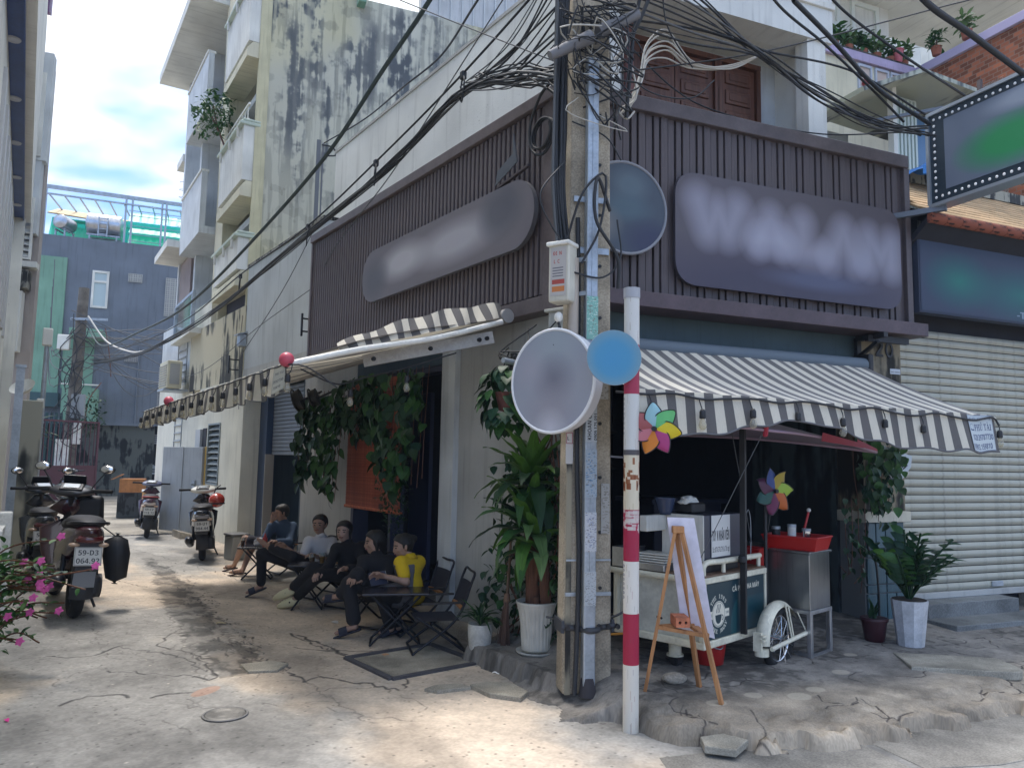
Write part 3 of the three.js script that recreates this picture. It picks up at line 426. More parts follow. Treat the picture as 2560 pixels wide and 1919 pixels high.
// house number and small stickers on the pier
{
  const txt = (name, label, cat, w, h, F, at, turn, draw, rough = 0.6) => {
    const t = thing(name, label, cat, F, at, turn); const m = new THREE.MeshStandardMaterial({ map: canTex(Math.round(w * Math.min(512 / w, 1024 / h)), Math.round(h * Math.min(512 / w, 1024 / h)), draw), roughness: rough }); m.userData.keepUV = true;
    add('sheet', [plane(w, h, [0, 0, 0.003])], m, t); add('backing', [bx(w, h, 0.003)], M.white, t); return t;
  };
  globalThis.txt = txt;
  const num = ext(shp([[0, 0], [0.09, 0], [0.09, 0.02], [0.03, 0.02], [0.09, 0.09], [0.09, 0.12], [0.06, 0.14], [0.02, 0.14], [0, 0.12], [0, 0.1], [0.02, 0.1], [0.03, 0.12], [0.06, 0.12], [0.065, 0.1], [0, 0.03]]), 0.006);
  const n = thing('house_number', 'dark raised house number 20 on the brown pier beneath the metal bracket', 'house number', FR, [3.12, 2.63, 0.004]);
  add('digit', [num], M.black, n);
  const o = new THREE.Shape(); o.absellipse(0.17, 0.07, 0.05, 0.072, 0, Math.PI * 2); const hole = new THREE.Path(); hole.absellipse(0.17, 0.07, 0.028, 0.05, 0, Math.PI * 2); o.holes.push(hole); add('digit', [ext(o, 0.006)], M.black, n);
  const scrib = (bg, lines, fg) => (c, w, h) => { c.fillStyle = bg; c.fillRect(0, 0, w, h); c.fillStyle = fg; c.textAlign = 'center'; lines.forEach(([s, y, px]) => { c.font = `bold ${px}px sans-serif`; c.fillText(s, w / 2, y * h); }); };
  txt('phone_sticker', 'narrow white sticker at the top right of the brown pier', 'sticker', 0.13, 0.05, FR, [3.36, 2.5, 0.004], 0, scrib('#b9c0c8', [['0903 159 810', 0.75, 74]], '#333'));
  txt('phone_sticker', 'small white sticker on the pier under the bracket corner plate', 'sticker', 0.075, 0.05, FR, [3.08, 1.62, 0.004], 0, scrib('#c8c8c4', [['- -', 0.6, 120]], '#555'));
  txt('phone_sticker', 'square grey sticker low on the brown pier', 'sticker', 0.08, 0.08, FR, [3.27, 1.48, 0.004], 0, scrib('#9a9a9c', [['•', 0.6, 300]], '#444'));
  txt('stencil_text', 'faint stencilled lettering across the brown pier', 'stencil', 0.3, 0.06, FR, [3.18, 2.38, 0.002], 0, scrib('#6b6154', [['KHOAN CẮT BÊ TÔNG', 0.7, 52]], '#4b443c'));
}
// ------------------------------------------------------------ buildings along the alley
const winMat = mat([0.35, 0.37, 0.38], { roughness: 0.5 });
function windowIn(parent, name, x0, x1, y0, y1, z, o = {}) { // a framed window: frame, panes, bars
  const { fm = M.white, pm = M.pane, cols = 1, rows = 1, fw = 0.05, d = 0.06, split } = o, w = grp(name, parent, [0, 0, 0]);
  add('frame', [bb(x0, x0 + fw, y0, y1, z - d, z + 0.02), bb(x1 - fw, x1, y0, y1, z - d, z + 0.02), bb(x0 + fw, x1 - fw, y0, y0 + fw, z - d, z + 0.02), bb(x0 + fw, x1 - fw, y1 - fw, y1, z - d, z + 0.02), ...(split ? [bb(x0 + fw, x1 - fw, y0 + split - fw / 2, y0 + split + fw / 2, z - d + 0.002, z + 0.018)] : []), ...Array.from({ length: cols - 1 }, (_, k) => { const c = lerp(x0, x1, (k + 1) / cols); return bb(c - fw / 2, c + fw / 2, y0 + fw, y1 - fw, z - d + 0.001, z + 0.016); })], fm, w);
  add('pane', [bb(x0 + fw, x1 - fw, y0 + fw, y1 - fw, z - d - 0.02, z - d * 0.6)], pm, w);
  return w;
}
function louvre(parent, name, x0, x1, y0, y1, z, n, m, bm = M.dark, tilt = 0.7) {
  const w = grp(name, parent), h = (y1 - y0) / n, g = bx(x1 - x0, 0.012, h * 1.15), e = 0.03;
  add('frame', [bb(x0 - e, x0, y0 - e, y1 + e, z - 0.08, z + 0.02), bb(x1, x1 + e, y0 - e, y1 + e, z - 0.08, z + 0.02), bb(x0, x1, y0 - e, y0, z - 0.08, z + 0.02), bb(x0, x1, y1, y1 + e, z - 0.08, z + 0.02)], m, w);
  add('back', [bb(x0, x1, y0, y1, z - 0.14, z - 0.12)], bm, w);
  for (let k = 0; k < n; k++) piece('slat', g, m, w, [(x0 + x1) / 2, y0 + (k + 0.5) * h, z - 0.04], [tilt, 0, 0]);
  return w;
}
function rails(parent, name, x0, x1, y0, y1, z, n, m, r = 0.012) {
  const b = grp(name, parent), g = cyl(r, r, y1 - y0, 0, 0, 0, 8);
  add('handrail', [bb(x0, x1, y1, y1 + 0.04, z - 0.02, z + 0.02)], m, b); add('lower_rail', [bb(x0, x1, y0, y0 + 0.03, z - 0.012, z + 0.012)], m, b);
  for (let k = 0; k < n; k++) piece('baluster', g, m, b, [lerp(x0, x1, (k + 0.5) / n), (y0 + y1) / 2, z]);
  return b;
}
function breeze(parent, x0, y0, nx, ny, s, z, m) { // pierced concrete blocks
  const sh = new THREE.Shape(); sh.moveTo(-s / 2, -s / 2); sh.lineTo(s / 2, -s / 2); sh.lineTo(s / 2, s / 2); sh.lineTo(-s / 2, s / 2); sh.lineTo(-s / 2, -s / 2);
  for (const [a, b] of [[-1, -1], [1, -1], [-1, 1], [1, 1]]) { const h = new THREE.Path(), c = s * 0.22, q = s * 0.13; h.moveTo(a * c - q, b * c - q); h.lineTo(a * c - q, b * c + q); h.lineTo(a * c + q, b * c + q); h.lineTo(a * c + q, b * c - q); h.lineTo(a * c - q, b * c - q); sh.holes.push(h); }
  const g = ext(sh, 0.06), w = grp('breeze_panel', parent); add('back', [bb(x0, x0 + nx * s, y0, y0 + ny * s, z - 0.02, z - 0.01)], M.dark, w);
  for (let i = 0; i < nx; i++) for (let j = 0; j < ny; j++) piece('breeze_block', g, m, w, [x0 + (i + 0.5) * s, y0 + (j + 0.5) * s, z]);
}
{ // white ground-floor house with stained upper wall, next along the alley
  const b = thing('stained_house', 'low white plastered house with stained parapet and louvred vent beyond the cafe', 'house', FL);
  add('smooth_wall', [bb(-9.25, -5.64, 2.95, 4.96, -0.35, -0.03)], mat([0.50, 0.54, 0.58], { tex: TX.wall, size: 2.9, bump: TX.grain, bs: 0.002, bsize: 0.7, roughness: 0.9 }), b);
  add('coping', [rbb(-9.27, -5.63, 4.96, 5.02, -0.37, -0.01, 0.01)], mat([0.26, 0.26, 0.26], { tex: TX.grime, size: 1.2, roughness: 0.95 }), b);
  add('ledge', [bb(-9.25, -5.9, 2.86, 2.95, -0.5, 0.03)], M.white, b);
  const wm = mat([0.70, 0.69, 0.62], { tex: TX.wall, size: 2.6, bump: TX.grain, bs: 0.003, bsize: 0.7, roughness: 0.9 });
  addEach('lower_wall', [bb(-10.44, -9.02, 0, 2.95, -0.5, 0), bb(-11.30, -10.44, 0, 1.02, -0.5, 0), bb(-11.30, -10.44, 2.20, 2.95, -0.5, 0), bb(-12.2, -11.30, 0, 2.95, -0.5, 0)], wm, b);
  add('upper_wall', [bb(-13.4, -9.25, 2.95, 4.28, -0.5, -0.012)], mat([0.66, 0.62, 0.52], { map: null, tex: TX.grime, size: 3.8, bump: TX.grain, bs: 0.003, bsize: 0.7, roughness: 0.92 }), b);
  add('upper_pier', [bb(-13.4, -11.7, 4.28, 4.78, -0.5, -0.012)], wm, b);
  add('recess', [bb(-11.7, -9.25, 4.28, 4.95, -0.7, -0.28)], mat([0.055, 0.055, 0.075], { roughness: 0.9 }), b);
  louvre(b, 'vent', -11.28, -10.46, 1.05, 2.17, 0.0, 10, mat([0.22, 0.26, 0.27], { roughness: 0.5 }));
  add('far_wall', [bb(-17, -12.2, 0, 3.2, -0.6, -0.1)], wm, b);
  add('far_upper_wall', [bb(-17, -13.4, 3.2, 4.8, -0.6, -0.1)], M.bluewhite, b);
  louvre(b, 'side_window', -15.0, -14.1, 3.3, 4.5, -0.1, 7, mat([0.3, 0.33, 0.35], { roughness: 0.5 }));
  louvre(b, 'lower_window', -14.9, -14.2, 1.5, 2.4, -0.1, 5, mat([0.3, 0.33, 0.35], { roughness: 0.5 }));
  add('door', [bb(-12.15, -11.75, 0, 2.1, -0.02, 0.06)], mat([0.42, 0.44, 0.45], { roughness: 0.5 }), b);
  add('door_gap', [bb(-11.75, -11.45, 0, 2.12, -0.02, 0.012)], M.dark, b);
  add('yellow_strip', [bb(-11.42, -11.35, 0.3, 1.75, 0.003, 0.03)], mat([0.55, 0.36, 0.10]), b);
  const gm = mat([0.36, 0.39, 0.43], { roughness: 0.5, tex: TX.wall, size: 1.6 });
  const g = thing('sheet_metal_gate', 'tall plain grey sheet metal gate standing ajar into the alley', 'gate', FL, [-11.4, 0, 0.05], 0.42);
  add('gate_panel', [rbb(-1.25, 0, 0.05, 1.74, -0.03, 0.03, 0.01), bb(-0.62, -0.58, 0.05, 1.74, 0.03, 0.045)], gm, g);
  add('latch', [rod([-0.2, 1.0, 0.05], [-0.2, 1.0, 0.12], 0.02), bb(-0.24, -0.16, 0.92, 1.08, 0.03, 0.06)], M.galv, g);
  const r = thing('threshold_ramp', 'small grey concrete ramp at the foot of the metal gate', 'ramp', FL, [-11.3, 0, 0.75]);
  add('slope', [ext([[0, 0], [0.5, 0], [0, 0.13]], 0.7, 0, [-0.35, 0, -0.25], [0, Math.PI / 2, 0])], M.conc, r);
  // wall fittings
  const ac = thing('air_conditioner', 'beige outdoor air conditioner unit on the far white wall', 'air conditioner', FL, [-14.0, 3.0, 0.25]);
  add('case', [rb(0.85, 0.62, 0.32, 0.03, 0, 0.36, 0)], M.cream, ac); for (let k = 0; k < 9; k++) piece('vent_slat', ac.userData.g2 || bx(0.78, 0.02, 0.02), M.grey, ac, [0, 0.12 + 0.055 * k, 0.17]);
  add('end_vent', [bb(0.428, 0.436, 0.14, 0.6, -0.1, 0.1)], M.grey, ac); add('bracket', [bb(-0.35, 0.35, 0, 0.04, -0.35, 0.2)], M.galv, ac);
  const jb = thing('junction_box', 'small grey hooded box with wires high on the pale wall', 'junction box', FL, [-9.24, 3.55, 0.03]);
  add('box', [rb(0.2, 0.22, 0.12, 0.02, 0, 0.08, 0)], M.galv, jb); add('hood', [bx(0.24, 0.02, 0.18, 0, 0.2, 0.02, [0.3, 0, 0])], M.galv, jb);
  for (const [x, y, z, l] of [[-9.36, 3.2, 0.02, 'square iron wall bracket beneath the small grey hooded box'], [-5.72, 3.42, 0.02, 'tall iron wall bracket beside the ribbed cladding edge'], [-11.9, 2.75, 0.02, 'small iron bracket over the louvred vent']]) {
    const k = thing('wall_bracket', l, 'bracket', FL, [x, y, z]); add('arm', [bar([0, 0.09, 0], [0, 0.09, 0.18], 0.02, 0.02), bar([0, -0.09, 0], [0, -0.09, 0.18], 0.02, 0.02)], M.black, k); add('upright', [bar([0, -0.16, 0.18], [0, 0.16, 0.18], 0.025, 0.025)], M.black, k); }
}
{ // the tall yellowed building
  const b = thing('tall_stained_building', 'tall yellowed building with a black-streaked blank side wall and balconies', 'building', new Frame(KT, 0));
  const W = 1024, H = 1024, stain = pixTex(W, H, (u, v) => { // u along the wall 0..9.6 m, v height 0..10.8 m
    const x = u * 9.6, y = v * 10.8, a = fbm2(x * 0.8, y * 0.6, 5, 0, 0, 80), cloud = fbm2(x * 0.35 + 4, y * 0.3 + 9, 3, 0, 0, 81);
    const d1 = fbm2(x * 5.5 + 0.25 * fbm2(x * 3, y, 2), y * 0.42 + 3, 5, 0, 0, 82), d2 = fbm2(x * 16, y * 0.9, 4, 0, 0, 83), rag = fbm2(x * 6, y * 5, 4, 0, 0, 86);
    const mask = sst(0.45, 0.64, fbm2(x * 0.75 + 1.6, y * 0.26 + 7.3, 3, 0, 0, 84)) * sst(4.6, 6.8, y);
    const topm = sst(9.3, 10.8, y) * 0.25; let stk = 0; for (const [sx, w, ya, yb] of [[0.42, 0.16, 7.2, 9.9], [0.62, 0.07, 6.4, 10.6], [0.86, 0.12, 8.6, 10.8], [1.12, 0.10, 6.7, 9.2], [1.62, 0.22, 8.2, 9.9], [1.95, 0.14, 8.6, 10.2], [2.55, 0.3, 8.9, 10.7], [3.3, 0.12, 7.4, 9.9], [4.1, 0.3, 7, 10.4]]) stk += Math.exp(-Math.pow((x + 0.16 * (rag - 0.5) - sx) / w, 2)) * sst(ya - 0.9, ya + 0.5, y) * sst(yb + 0.4, yb - 0.3, y);
    const s = clamp(sst(0.49, 0.60, d1 * 0.62 + rag * 0.38 + 0.10 * (mask - 0.5) + topm * 0.22) * (0.10 + 0.90 * mask) * (0.35 + 0.65 * sst(0.36, 0.56, d2)) + clamp(stk) * 0.85 * sst(0.42, 0.56, rag * 0.5 + d2 * 0.5)) * 0.88;
    const f = 0.93 + 0.16 * (a - 0.5) - 0.10 * sst(0.54, 0.62, d2) - 0.07 * sst(0.60, 0.62, rag);
    const yl = 0.4 + 0.6 * sst(0.38, 0.62, cloud);
    return [clamp(lerp(lerp(206, 214, yl) * f, 74, s), 0, 255), clamp(lerp(lerp(208, 208, yl) * f, 80, s), 0, 255), clamp(lerp(lerp(204, 172, yl) * f, 88, s), 0, 255)]; });
  const sm = new THREE.MeshStandardMaterial({ map: stain, roughness: 0.93, bumpMap: rep(TX.grain, 14), bumpScale: 0.0012 }); sm.userData.keepUV = true;
  const sw = grp('side_wall', b, null, [0, FT.ry, 0]);
  add('stained_face', [sheet(8, 8, (u, v) => V(0.30 + u * 9.6, 1 + v * 9.8, 0.003), (u, v) => [u, v])], sm, sw);
  add('core', [bb(0.30, 10, 0, 10.78, -0.4, 0)], M.cream, sw);
  add('edge_band', [bb(0.10, 0.30, 0, 10.8, -0.35, 0.02)], mat([0.62, 0.59, 0.42], { tex: TX.wall, size: 1.5, roughness: 0.9 }), sw);
  add('roof_sheet', [bb(3.25, 10, 10.79, 12.6, -0.3, -0.1)], mat([0.50, 0.52, 0.56], { tex: TX.wall, size: 1.7, roughness: 0.6, metalness: 0.3 }), sw);
  for (let k = 0; k < 26; k++) piece('sheet_rib', sw.userData.q || (k ? sw.children[sw.children.length - 1].geometry : bx(0.03, 1.8, 0.03)), M.bluewhite, sw, [3.4 + 0.25 * k, 11.7, -0.085]);
  add('ledge_fin', [bb(1.9, 2.05, 10.6, 12.4, -0.02, 0.25)], M.mint, sw);
  // the alley front: loggias with planter boxes between a column and the side wall
  const f = grp('alley_front', b, null, [0, FM.ry, 0]);
  add('rear_wall', [bb(-2.8, 0.1, 0, 12.6, -1.3, -1.1)], M.bluewhite, f);
  add('column', [bb(-2.72, -2.0, 0, 12.2, -0.9, -0.01)], M.cream, f);
  addEach('ceiling', [bb(-2.0, -0.3, 8.62, 8.76, -1.1, -0.25), bb(-2.0, -0.3, 6.1, 6.24, -1.1, -0.25), bb(-2.0, -0.3, 11.2, 11.34, -1.1, -0.25)], M.bluewhite, f);
  for (const [y0, y1] of [[9.42, 10.6], [6.7, 7.75], [5.0, 5.6]]) { const pb = grp('planter_box', f);
    add('box', [bb(-2.0, 0.02, y0, y1, -0.22, 0.10)], M.white, pb); add('base', [ext([[-0.3, 0], [0.12, 0], [0.12, 0.16], [0.02, 0.3], [-0.3, 0.3]], 2.02, 0, [0.02, y0 - 0.31, 0], [0, -Math.PI / 2, 0])], M.cream, pb);
    add('cornice', [rbb(-2.02, 0.06, y1 + 0.001, y1 + 0.07, -0.2, 0.18, 0.02), rbb(-2.02, 0.06, y1 + 0.071, y1 + 0.12, -0.2, 0.13, 0.02)], mat([0.48, 0.55, 0.47], { roughness: 0.8 }), pb);
    const g2 = rb(0.05, 0.22, 0.05, 0.02); for (const x of [-1.7, -0.9, -0.2]) piece('drip_bracket', g2, M.white, pb, [x, y1 - 0.08, 0.16]); }
  for (const [y0, y1] of [[8.0, 8.3], [10.9, 11.2]]) rails(f, 'top_rail', -1.95, 0.02, y0 - 0.13, y1 - 0.13, 0.02, 9, M.white, 0.012);
  windowIn(f, 'balcony_window', -1.7, -0.6, 6.9, 8.3, -1.08, { fm: M.grey });
  const ac = thing('air_conditioner', 'grey outdoor air conditioner with round fan on the tall building balcony', 'air conditioner', FM, [-0.75, 8.28, -0.55], 0);
  add('case', [rb(0.85, 0.62, 0.3, 0.03, 0, 0.32, 0)], mat([0.35, 0.35, 0.36], { tex: TX.mott, roughness: 0.6 }), ac);
  add('fan_ring', [xf(fin(new THREE.TorusGeometry(0.23, 0.02, 8, 32)), [-0.1, 0.32, 0.155])], M.grey, ac);
  add('fan', [cyl(0.06, 0.06, 0.03, -0.1, 0.32, 0.15, 16, [Math.PI / 2, 0, 0]), ...[0, 1, 2].map(k => bx(0.2, 0.06, 0.01, -0.1 + 0.12 * Math.cos(k * 2.1), 0.32 + 0.12 * Math.sin(k * 2.1), 0.15, [0.3, 0, k * 2.1]))], M.dark, ac);
}
function foliage(parent, name, c, R, n, m, leafG, sz, seedN = 3, shellP = 0.5) { // loose cloud of single small leaves
  reseed(seedN); const gs = [];
  for (let k = 0; k < n; k++) { const d = V(rr(-1, 1), rr(-1, 1), rr(-1, 1)); if (d.lengthSq() > 1) { k--; continue; } d.setLength(Math.pow(d.length(), shellP)); const lump = 0.75 + 0.5 * noise3(d.x * 2 + c[0], d.y * 2 + 5, d.z * 2);
    gs.push(xf(leafG.clone(), [c[0] + d.x * R[0] * lump, c[1] + d.y * R[1] * lump, c[2] + d.z * R[2] * lump], [rr(-0.9, 0.9), rr(0, 6.28), rr(-0.9, 0.9)], sz * rr(0.6, 1.3))); }
  const o = add(name, gs, m, parent, true); o.userData.kind = 'stuff'; return o;
}
// one leaf, folded along its rib and bent downwards: lies along +x from the origin, unit length
function leafGeo(w = 0.4, bend = 0.3, fold = 0.12, tip = 0.9, nu = 5) {
  const prof = u => w / 2 * Math.pow(Math.sin(Math.PI * Math.pow(clamp(u * 0.985 + 0.008), tip)), 0.8);
  return sheet(nu, 2, (u, v) => { const s = (v - 0.5) * 2, y = prof(u); return V(u - 0.12 * bend * u * u, -bend * u * u + fold * Math.abs(s) * y * 2, s * y); }, (u, v) => [v, u]);
}
const LG = { oval: leafGeo(0.5, 0.25), heart: leafGeo(0.85, 0.3, 0.1, 0.62), small: leafGeo(0.45, 0.15, 0.1, 0.9, 3), long: leafGeo(0.22, 0.5, 0.1, 0.75, 8) };
const leafMat = (c, r = 0.5) => mat(c, { tex: null, map: TX.leaf, roughness: r, side: THREE.DoubleSide, transmission: 0.25, thickness: 0, keep: true, specularIntensity: 0.6 });
const LM = { mid: leafMat([0.05, 0.15, 0.045]), dark: leafMat([0.022, 0.075, 0.035]), bright: leafMat([0.11, 0.24, 0.045]), blue: leafMat([0.025, 0.085, 0.06]), pale: leafMat([0.16, 0.26, 0.12]) };
{
  const p = thing('balcony_shrub', 'wispy green shrub growing out of the tall building balcony', 'shrub', FM, [-1.6, 7.85, 0.1]);
  add('trunk', [tube([[0, 0, 0], [-0.1, 0.4, 0.15], [-0.35, 0.85, 0.3]], 0.02, 10, 6), tube([[-0.1, 0.4, 0.15], [0.1, 0.8, 0.3]], 0.013, 8, 5)], M.wooddk, p);
  foliage(p, 'crown', [-0.2, 0.75, 0.25], [0.75, 0.42, 0.4], 420, LM.mid, LG.small, 0.13, 5, 0.7);
}
{ // pale blue-white house beyond the tall building
  const b = thing('balcony_house', 'pale blue-white house with stacked balconies beyond the tall stained building', 'house', FM);
  add('front_wall', [bb(-6.9, -2.75, 0, 4.3, -0.6, -0.1), bb(-6.9, -2.75, 4.3, 12.4, -1.7, -1.5)], M.bluewhite, b);
  addEach('end_wall', [bb(-7.1, -6.9, 0, 12.3, -1.7, 0.05), bb(-5.05, -4.85, 4.3, 11.6, -1.5, 0.0)], M.bluewhite, b);
  for (const [y0, y1] of [[9.3, 10.4], [6.5, 7.7]]) { const bc = grp('balcony', b); add('floor', [bb(-5.2, -2.78, y0 - 0.16, y0, -1.5, 0.32)], M.bluewhite, bc); add('front', [bb(-5.2, -2.78, y0, y1, 0.2, 0.32), bb(-5.2, -5.08, y0, y1 - 0.002, -1.5, 0.2)], M.bluewhite, bc); add('coping', [rbb(-5.24, -2.78, y1 + 0.001, y1 + 0.06, 0.17, 0.35, 0.01)], M.white, bc);
    windowIn(bc, 'balcony_window', -4.6, -3.6, y0 + 0.1, y0 + 2.0, -1.48, { fm: M.grey, pm: mat([0.25, 0.28, 0.31], { roughness: 0.2 }) }); }
  add('roof_slab', [bb(-7.4, -2.6, 11.5, 11.75, -1.7, 0.75)], M.white, b); add('roof_parapet', [bb(-6.6, -3.2, 11.75, 12.9, -0.2, 0.3)], M.bluewhite, b); add('upper_parapet', [bb(-5.6, -2.9, 12.9, 13.4, -0.6, 0.0)], M.white, b);
  add('canopy_slab', [bb(-7.3, -5.2, 6.55, 6.72, -1.3, 0.6)], M.white, b); add('eave_slab', [bb(-8.0, -7.1, 9.4, 9.6, -1.0, 0.1)], M.white, b);
  add('brown_wall', [bb(-6.85, -5.3, 0, 6.5, -1.4, 0.02)], mat([0.30, 0.25, 0.25], { tex: TX.wall, size: 2, roughness: 0.9 }), b);
  const gb = grp('glass_balcony', b); add('pane', [bb(-5.2, -3.1, 4.35, 5.05, 0.28, 0.30)], M.glass, gb); add('handrail', [bb(-5.3, -3.0, 5.06, 5.12, 0.26, 0.32)], M.galv, gb); add('post', [bb(-5.3, -5.22, 4.3, 5.06, 0.25, 0.33), bb(-3.08, -3.0, 4.3, 5.06, 0.25, 0.33)], M.galv, gb); add('floor', [bb(-5.4, -2.9, 4.18, 4.3, -1.4, 0.36)], M.white, gb);
  const bw = thing('coiled_razor_wire', 'spiral of thin wire up the far edge of the pale blue-white house', 'wire', FM, [-7.35, 6.6, -0.1]);
  add('coil', [tube(Array.from({ length: 90 }, (_, k) => [0.2 * Math.cos(k * 0.8), k * 0.026, 0.2 * Math.sin(k * 0.8)]), 0.008, 220, 5)], M.galv, bw);
}
{ // building that closes the alley
  const b = thing('alley_end_building', 'tall slate grey building closing the alley with a mint green strip', 'building', FE);
  add('wall', [bb(-2.6, 5.5, 2.62, 9.55, -6, 0)], M.slate, b);
  add('old_wall', [bb(-0.3, 2.3, 0, 2.62, -0.4, -0.06)], mat([0.12, 0.135, 0.145], { tex: TX.grime, size: 2.3, bump: TX.grain, bs: 0.004, bsize: 0.6, roughness: 0.95 }), b);  // stained wall, its base colour also darkened for the shade at the foot
  addEach('shade_toned_lower_wall', [bb(-2.6, -0.3, 0, 2.62, -1.5, -0.9), bb(2.3, 5.5, 0, 2.62, -1.0, -0.3)], mat([0.014, 0.018, 0.034], { tex: TX.grime, size: 2, roughness: 0.9 }), b);  // overhang shade put into the near-black wall colour
  add('green_strip', [bb(-2.6, -0.98, 3.7, 8.72, -0.1, 0.10)], M.mint, b);
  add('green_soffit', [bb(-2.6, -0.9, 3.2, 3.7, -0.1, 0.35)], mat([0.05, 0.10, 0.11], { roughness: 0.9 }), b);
  const bal = grp('green_balcony', b); add('front', [bb(-0.75, 0.36, 2.75, 3.9, 0.55, 0.65)], M.mint, bal); add('side', [bb(0.26, 0.36, 2.75, 3.9, 0, 0.55)], M.mint, bal); add('rail', [rod([-0.8, 4.02, 0.6], [0.4, 4.02, 0.6], 0.03)], M.white, bal); add('floor', [bb(-0.8, 0.36, 2.65, 2.75, 0, 0.66)], M.mint, bal);
  const up = grp('green_canopy', b); add('slab', [bb(-0.6, 0.45, 5.7, 6.0, 0, 1.1)], M.mint, up); add('back', [bb(-0.9, 0.1, 3.9, 5.7, -0.05, 0.05)], M.mint, up);
  windowIn(b, 'tall_window', -0.14, 0.42, 6.95, 8.36, 0.03, { fm: M.white, pm: mat([0.42, 0.52, 0.54], { roughness: 0.15 }), split: 1.0, fw: 0.08, d: 0.04 });
  breeze(b, 1.06, 8.05, 3, 2, 0.16, 0.005, mat([0.40, 0.41, 0.40])); breeze(b, 2.36, 6.85, 4, 9, 0.165, 0.006, mat([0.42, 0.43, 0.42])); breeze(b, 1.12, 5.0, 3, 2, 0.15, 0.007, mat([0.3, 0.31, 0.32])); breeze(b, 2.32, 3.3, 2, 6, 0.16, 0.005, mat([0.3, 0.31, 0.32]));
  add('pipe', [rod([1.6, 2.62, 0.05], [1.6, 5.6, 0.05], 0.03), bb(0.1, 2.3, 2.60, 2.70, -0.02, 0.08)], M.slate, b);
  add('dark_door', [bb(2.5, 3.3, 0, 2.4, -0.28, -0.24)], M.dark, b);
  { const iron = grp('window_grille', b); const g = cyl(0.015, 0.015, 1.1, 0, 0, 0, 6); for (let k = 0; k < 7; k++) piece('bar', g, M.black, iron, [2.55 + 0.13 * k, 1.9, -0.2]); add('rail', [bb(2.5, 3.4, 1.4, 1.44, -0.21, -0.19)], M.galv, iron); }
  txt('house_sign', 'small pale rectangular sign with text lines at the far alley wall', 'sign', 0.42, 0.36, FE, [2.28, 2.13, -0.2], 0, (c, w, h) => { c.fillStyle = '#7c8088'; c.fillRect(0, 0, w, h); c.fillStyle = '#2c3038'; for (let k = 0; k < 4; k++) c.fillRect(40, 60 + k * 90, w - 80, 34); });
  txt('house_badge', 'small pale house-shaped plaque low on the far alley wall', 'plaque', 0.4, 0.4, FE, [2.3, 1.0, -0.18], 0, (c, w, h) => { c.fillStyle = '#16202c'; c.fillRect(0, 0, w, h); c.fillStyle = '#8d97a0'; c.beginPath(); c.moveTo(10, 180); c.lineTo(256, 20); c.lineTo(502, 180); c.lineTo(440, 180); c.lineTo(440, 500); c.lineTo(70, 500); c.lineTo(70, 180); c.fill(); c.fillStyle = '#222a34'; c.fillRect(140, 240, 230, 60); c.fillRect(140, 350, 230, 60); });
  // roof terrace: frame, green sheets, tanks
  const rt = thing('roof_canopy', 'steel roof frame with translucent green sheets on top of the slate building', 'canopy', FE, [0, 9.55, 0]);
  add('beam', [bar([-2.0, 1.92, -0.4], [4.0, 1.85, -0.4], 0.08, 0.14), bar([-2.0, 1.62, -0.3], [4.0, 1.55, -0.3], 0.05, 0.06), bar([-2, 1.5, -3.5], [4, 1.5, -3.5], 0.06, 0.08)], M.galv, rt);
  const pg = bx(0.07, 1.9, 0.07); for (const x of [-1.9, 0.78, 1.0, 2.05, 2.2, 3.5]) piece('post', pg, M.galv, rt, [x, 0.95, -0.35]);
  const rg = bx(0.04, 0.05, 3.3); for (let k = 0; k < 12; k++) piece('rafter', rg, M.galv, rt, [-1.8 + k * 0.5, 1.75, -2.0], [0.08, 0, 0]);
  const gm = mat([0.03, 0.62, 0.40], { roughness: 0.5, transmission: 0.45, thickness: 0, side: THREE.DoubleSide }); gm.map = null;
  for (const [x0, x1, y0, y1, z, nm] of [[-1.9, 0.7, 0.1, 1.15, -1.2, 'sheet'], [0.85, 3.2, 0.05, 0.72, -0.9, 'sheet'], [0.82, 3.4, 0.78, 1.12, -1.4, 'sheet'], [0.82, 3.4, 1.16, 1.66, -1.1, 'sheet']]) add(nm, [sheet(30, 1, (u, v) => V(lerp(x0, x1, u), lerp(y0, y1, v), z + 0.02 * Math.sin(u * 60) - v * 0.6))], gm, rt);
  add('rear_sheet', [sheet(60, 1, (u, v) => V(lerp(-2.0, 3.6, u), lerp(0, u < 0.42 ? 1.0 : 1.5, v), -2.4 + 0.02 * Math.sin(u * 120)))], gm, rt); const lg = bx(2.4, 0.02, 0.03); for (const y of [0.3, 0.55, 0.9, 1.3, 1.5]) piece('lath', lg, M.galv, rt, [2.05, y, -0.8]);
  add('tan_roof', [bx(2.6, 0.05, 2.2, -0.7, 1.5, -2.4, [0.35, 0, -0.05])], mat([0.50, 0.40, 0.25], { tex: TX.wall, size: 1.2 }), rt);
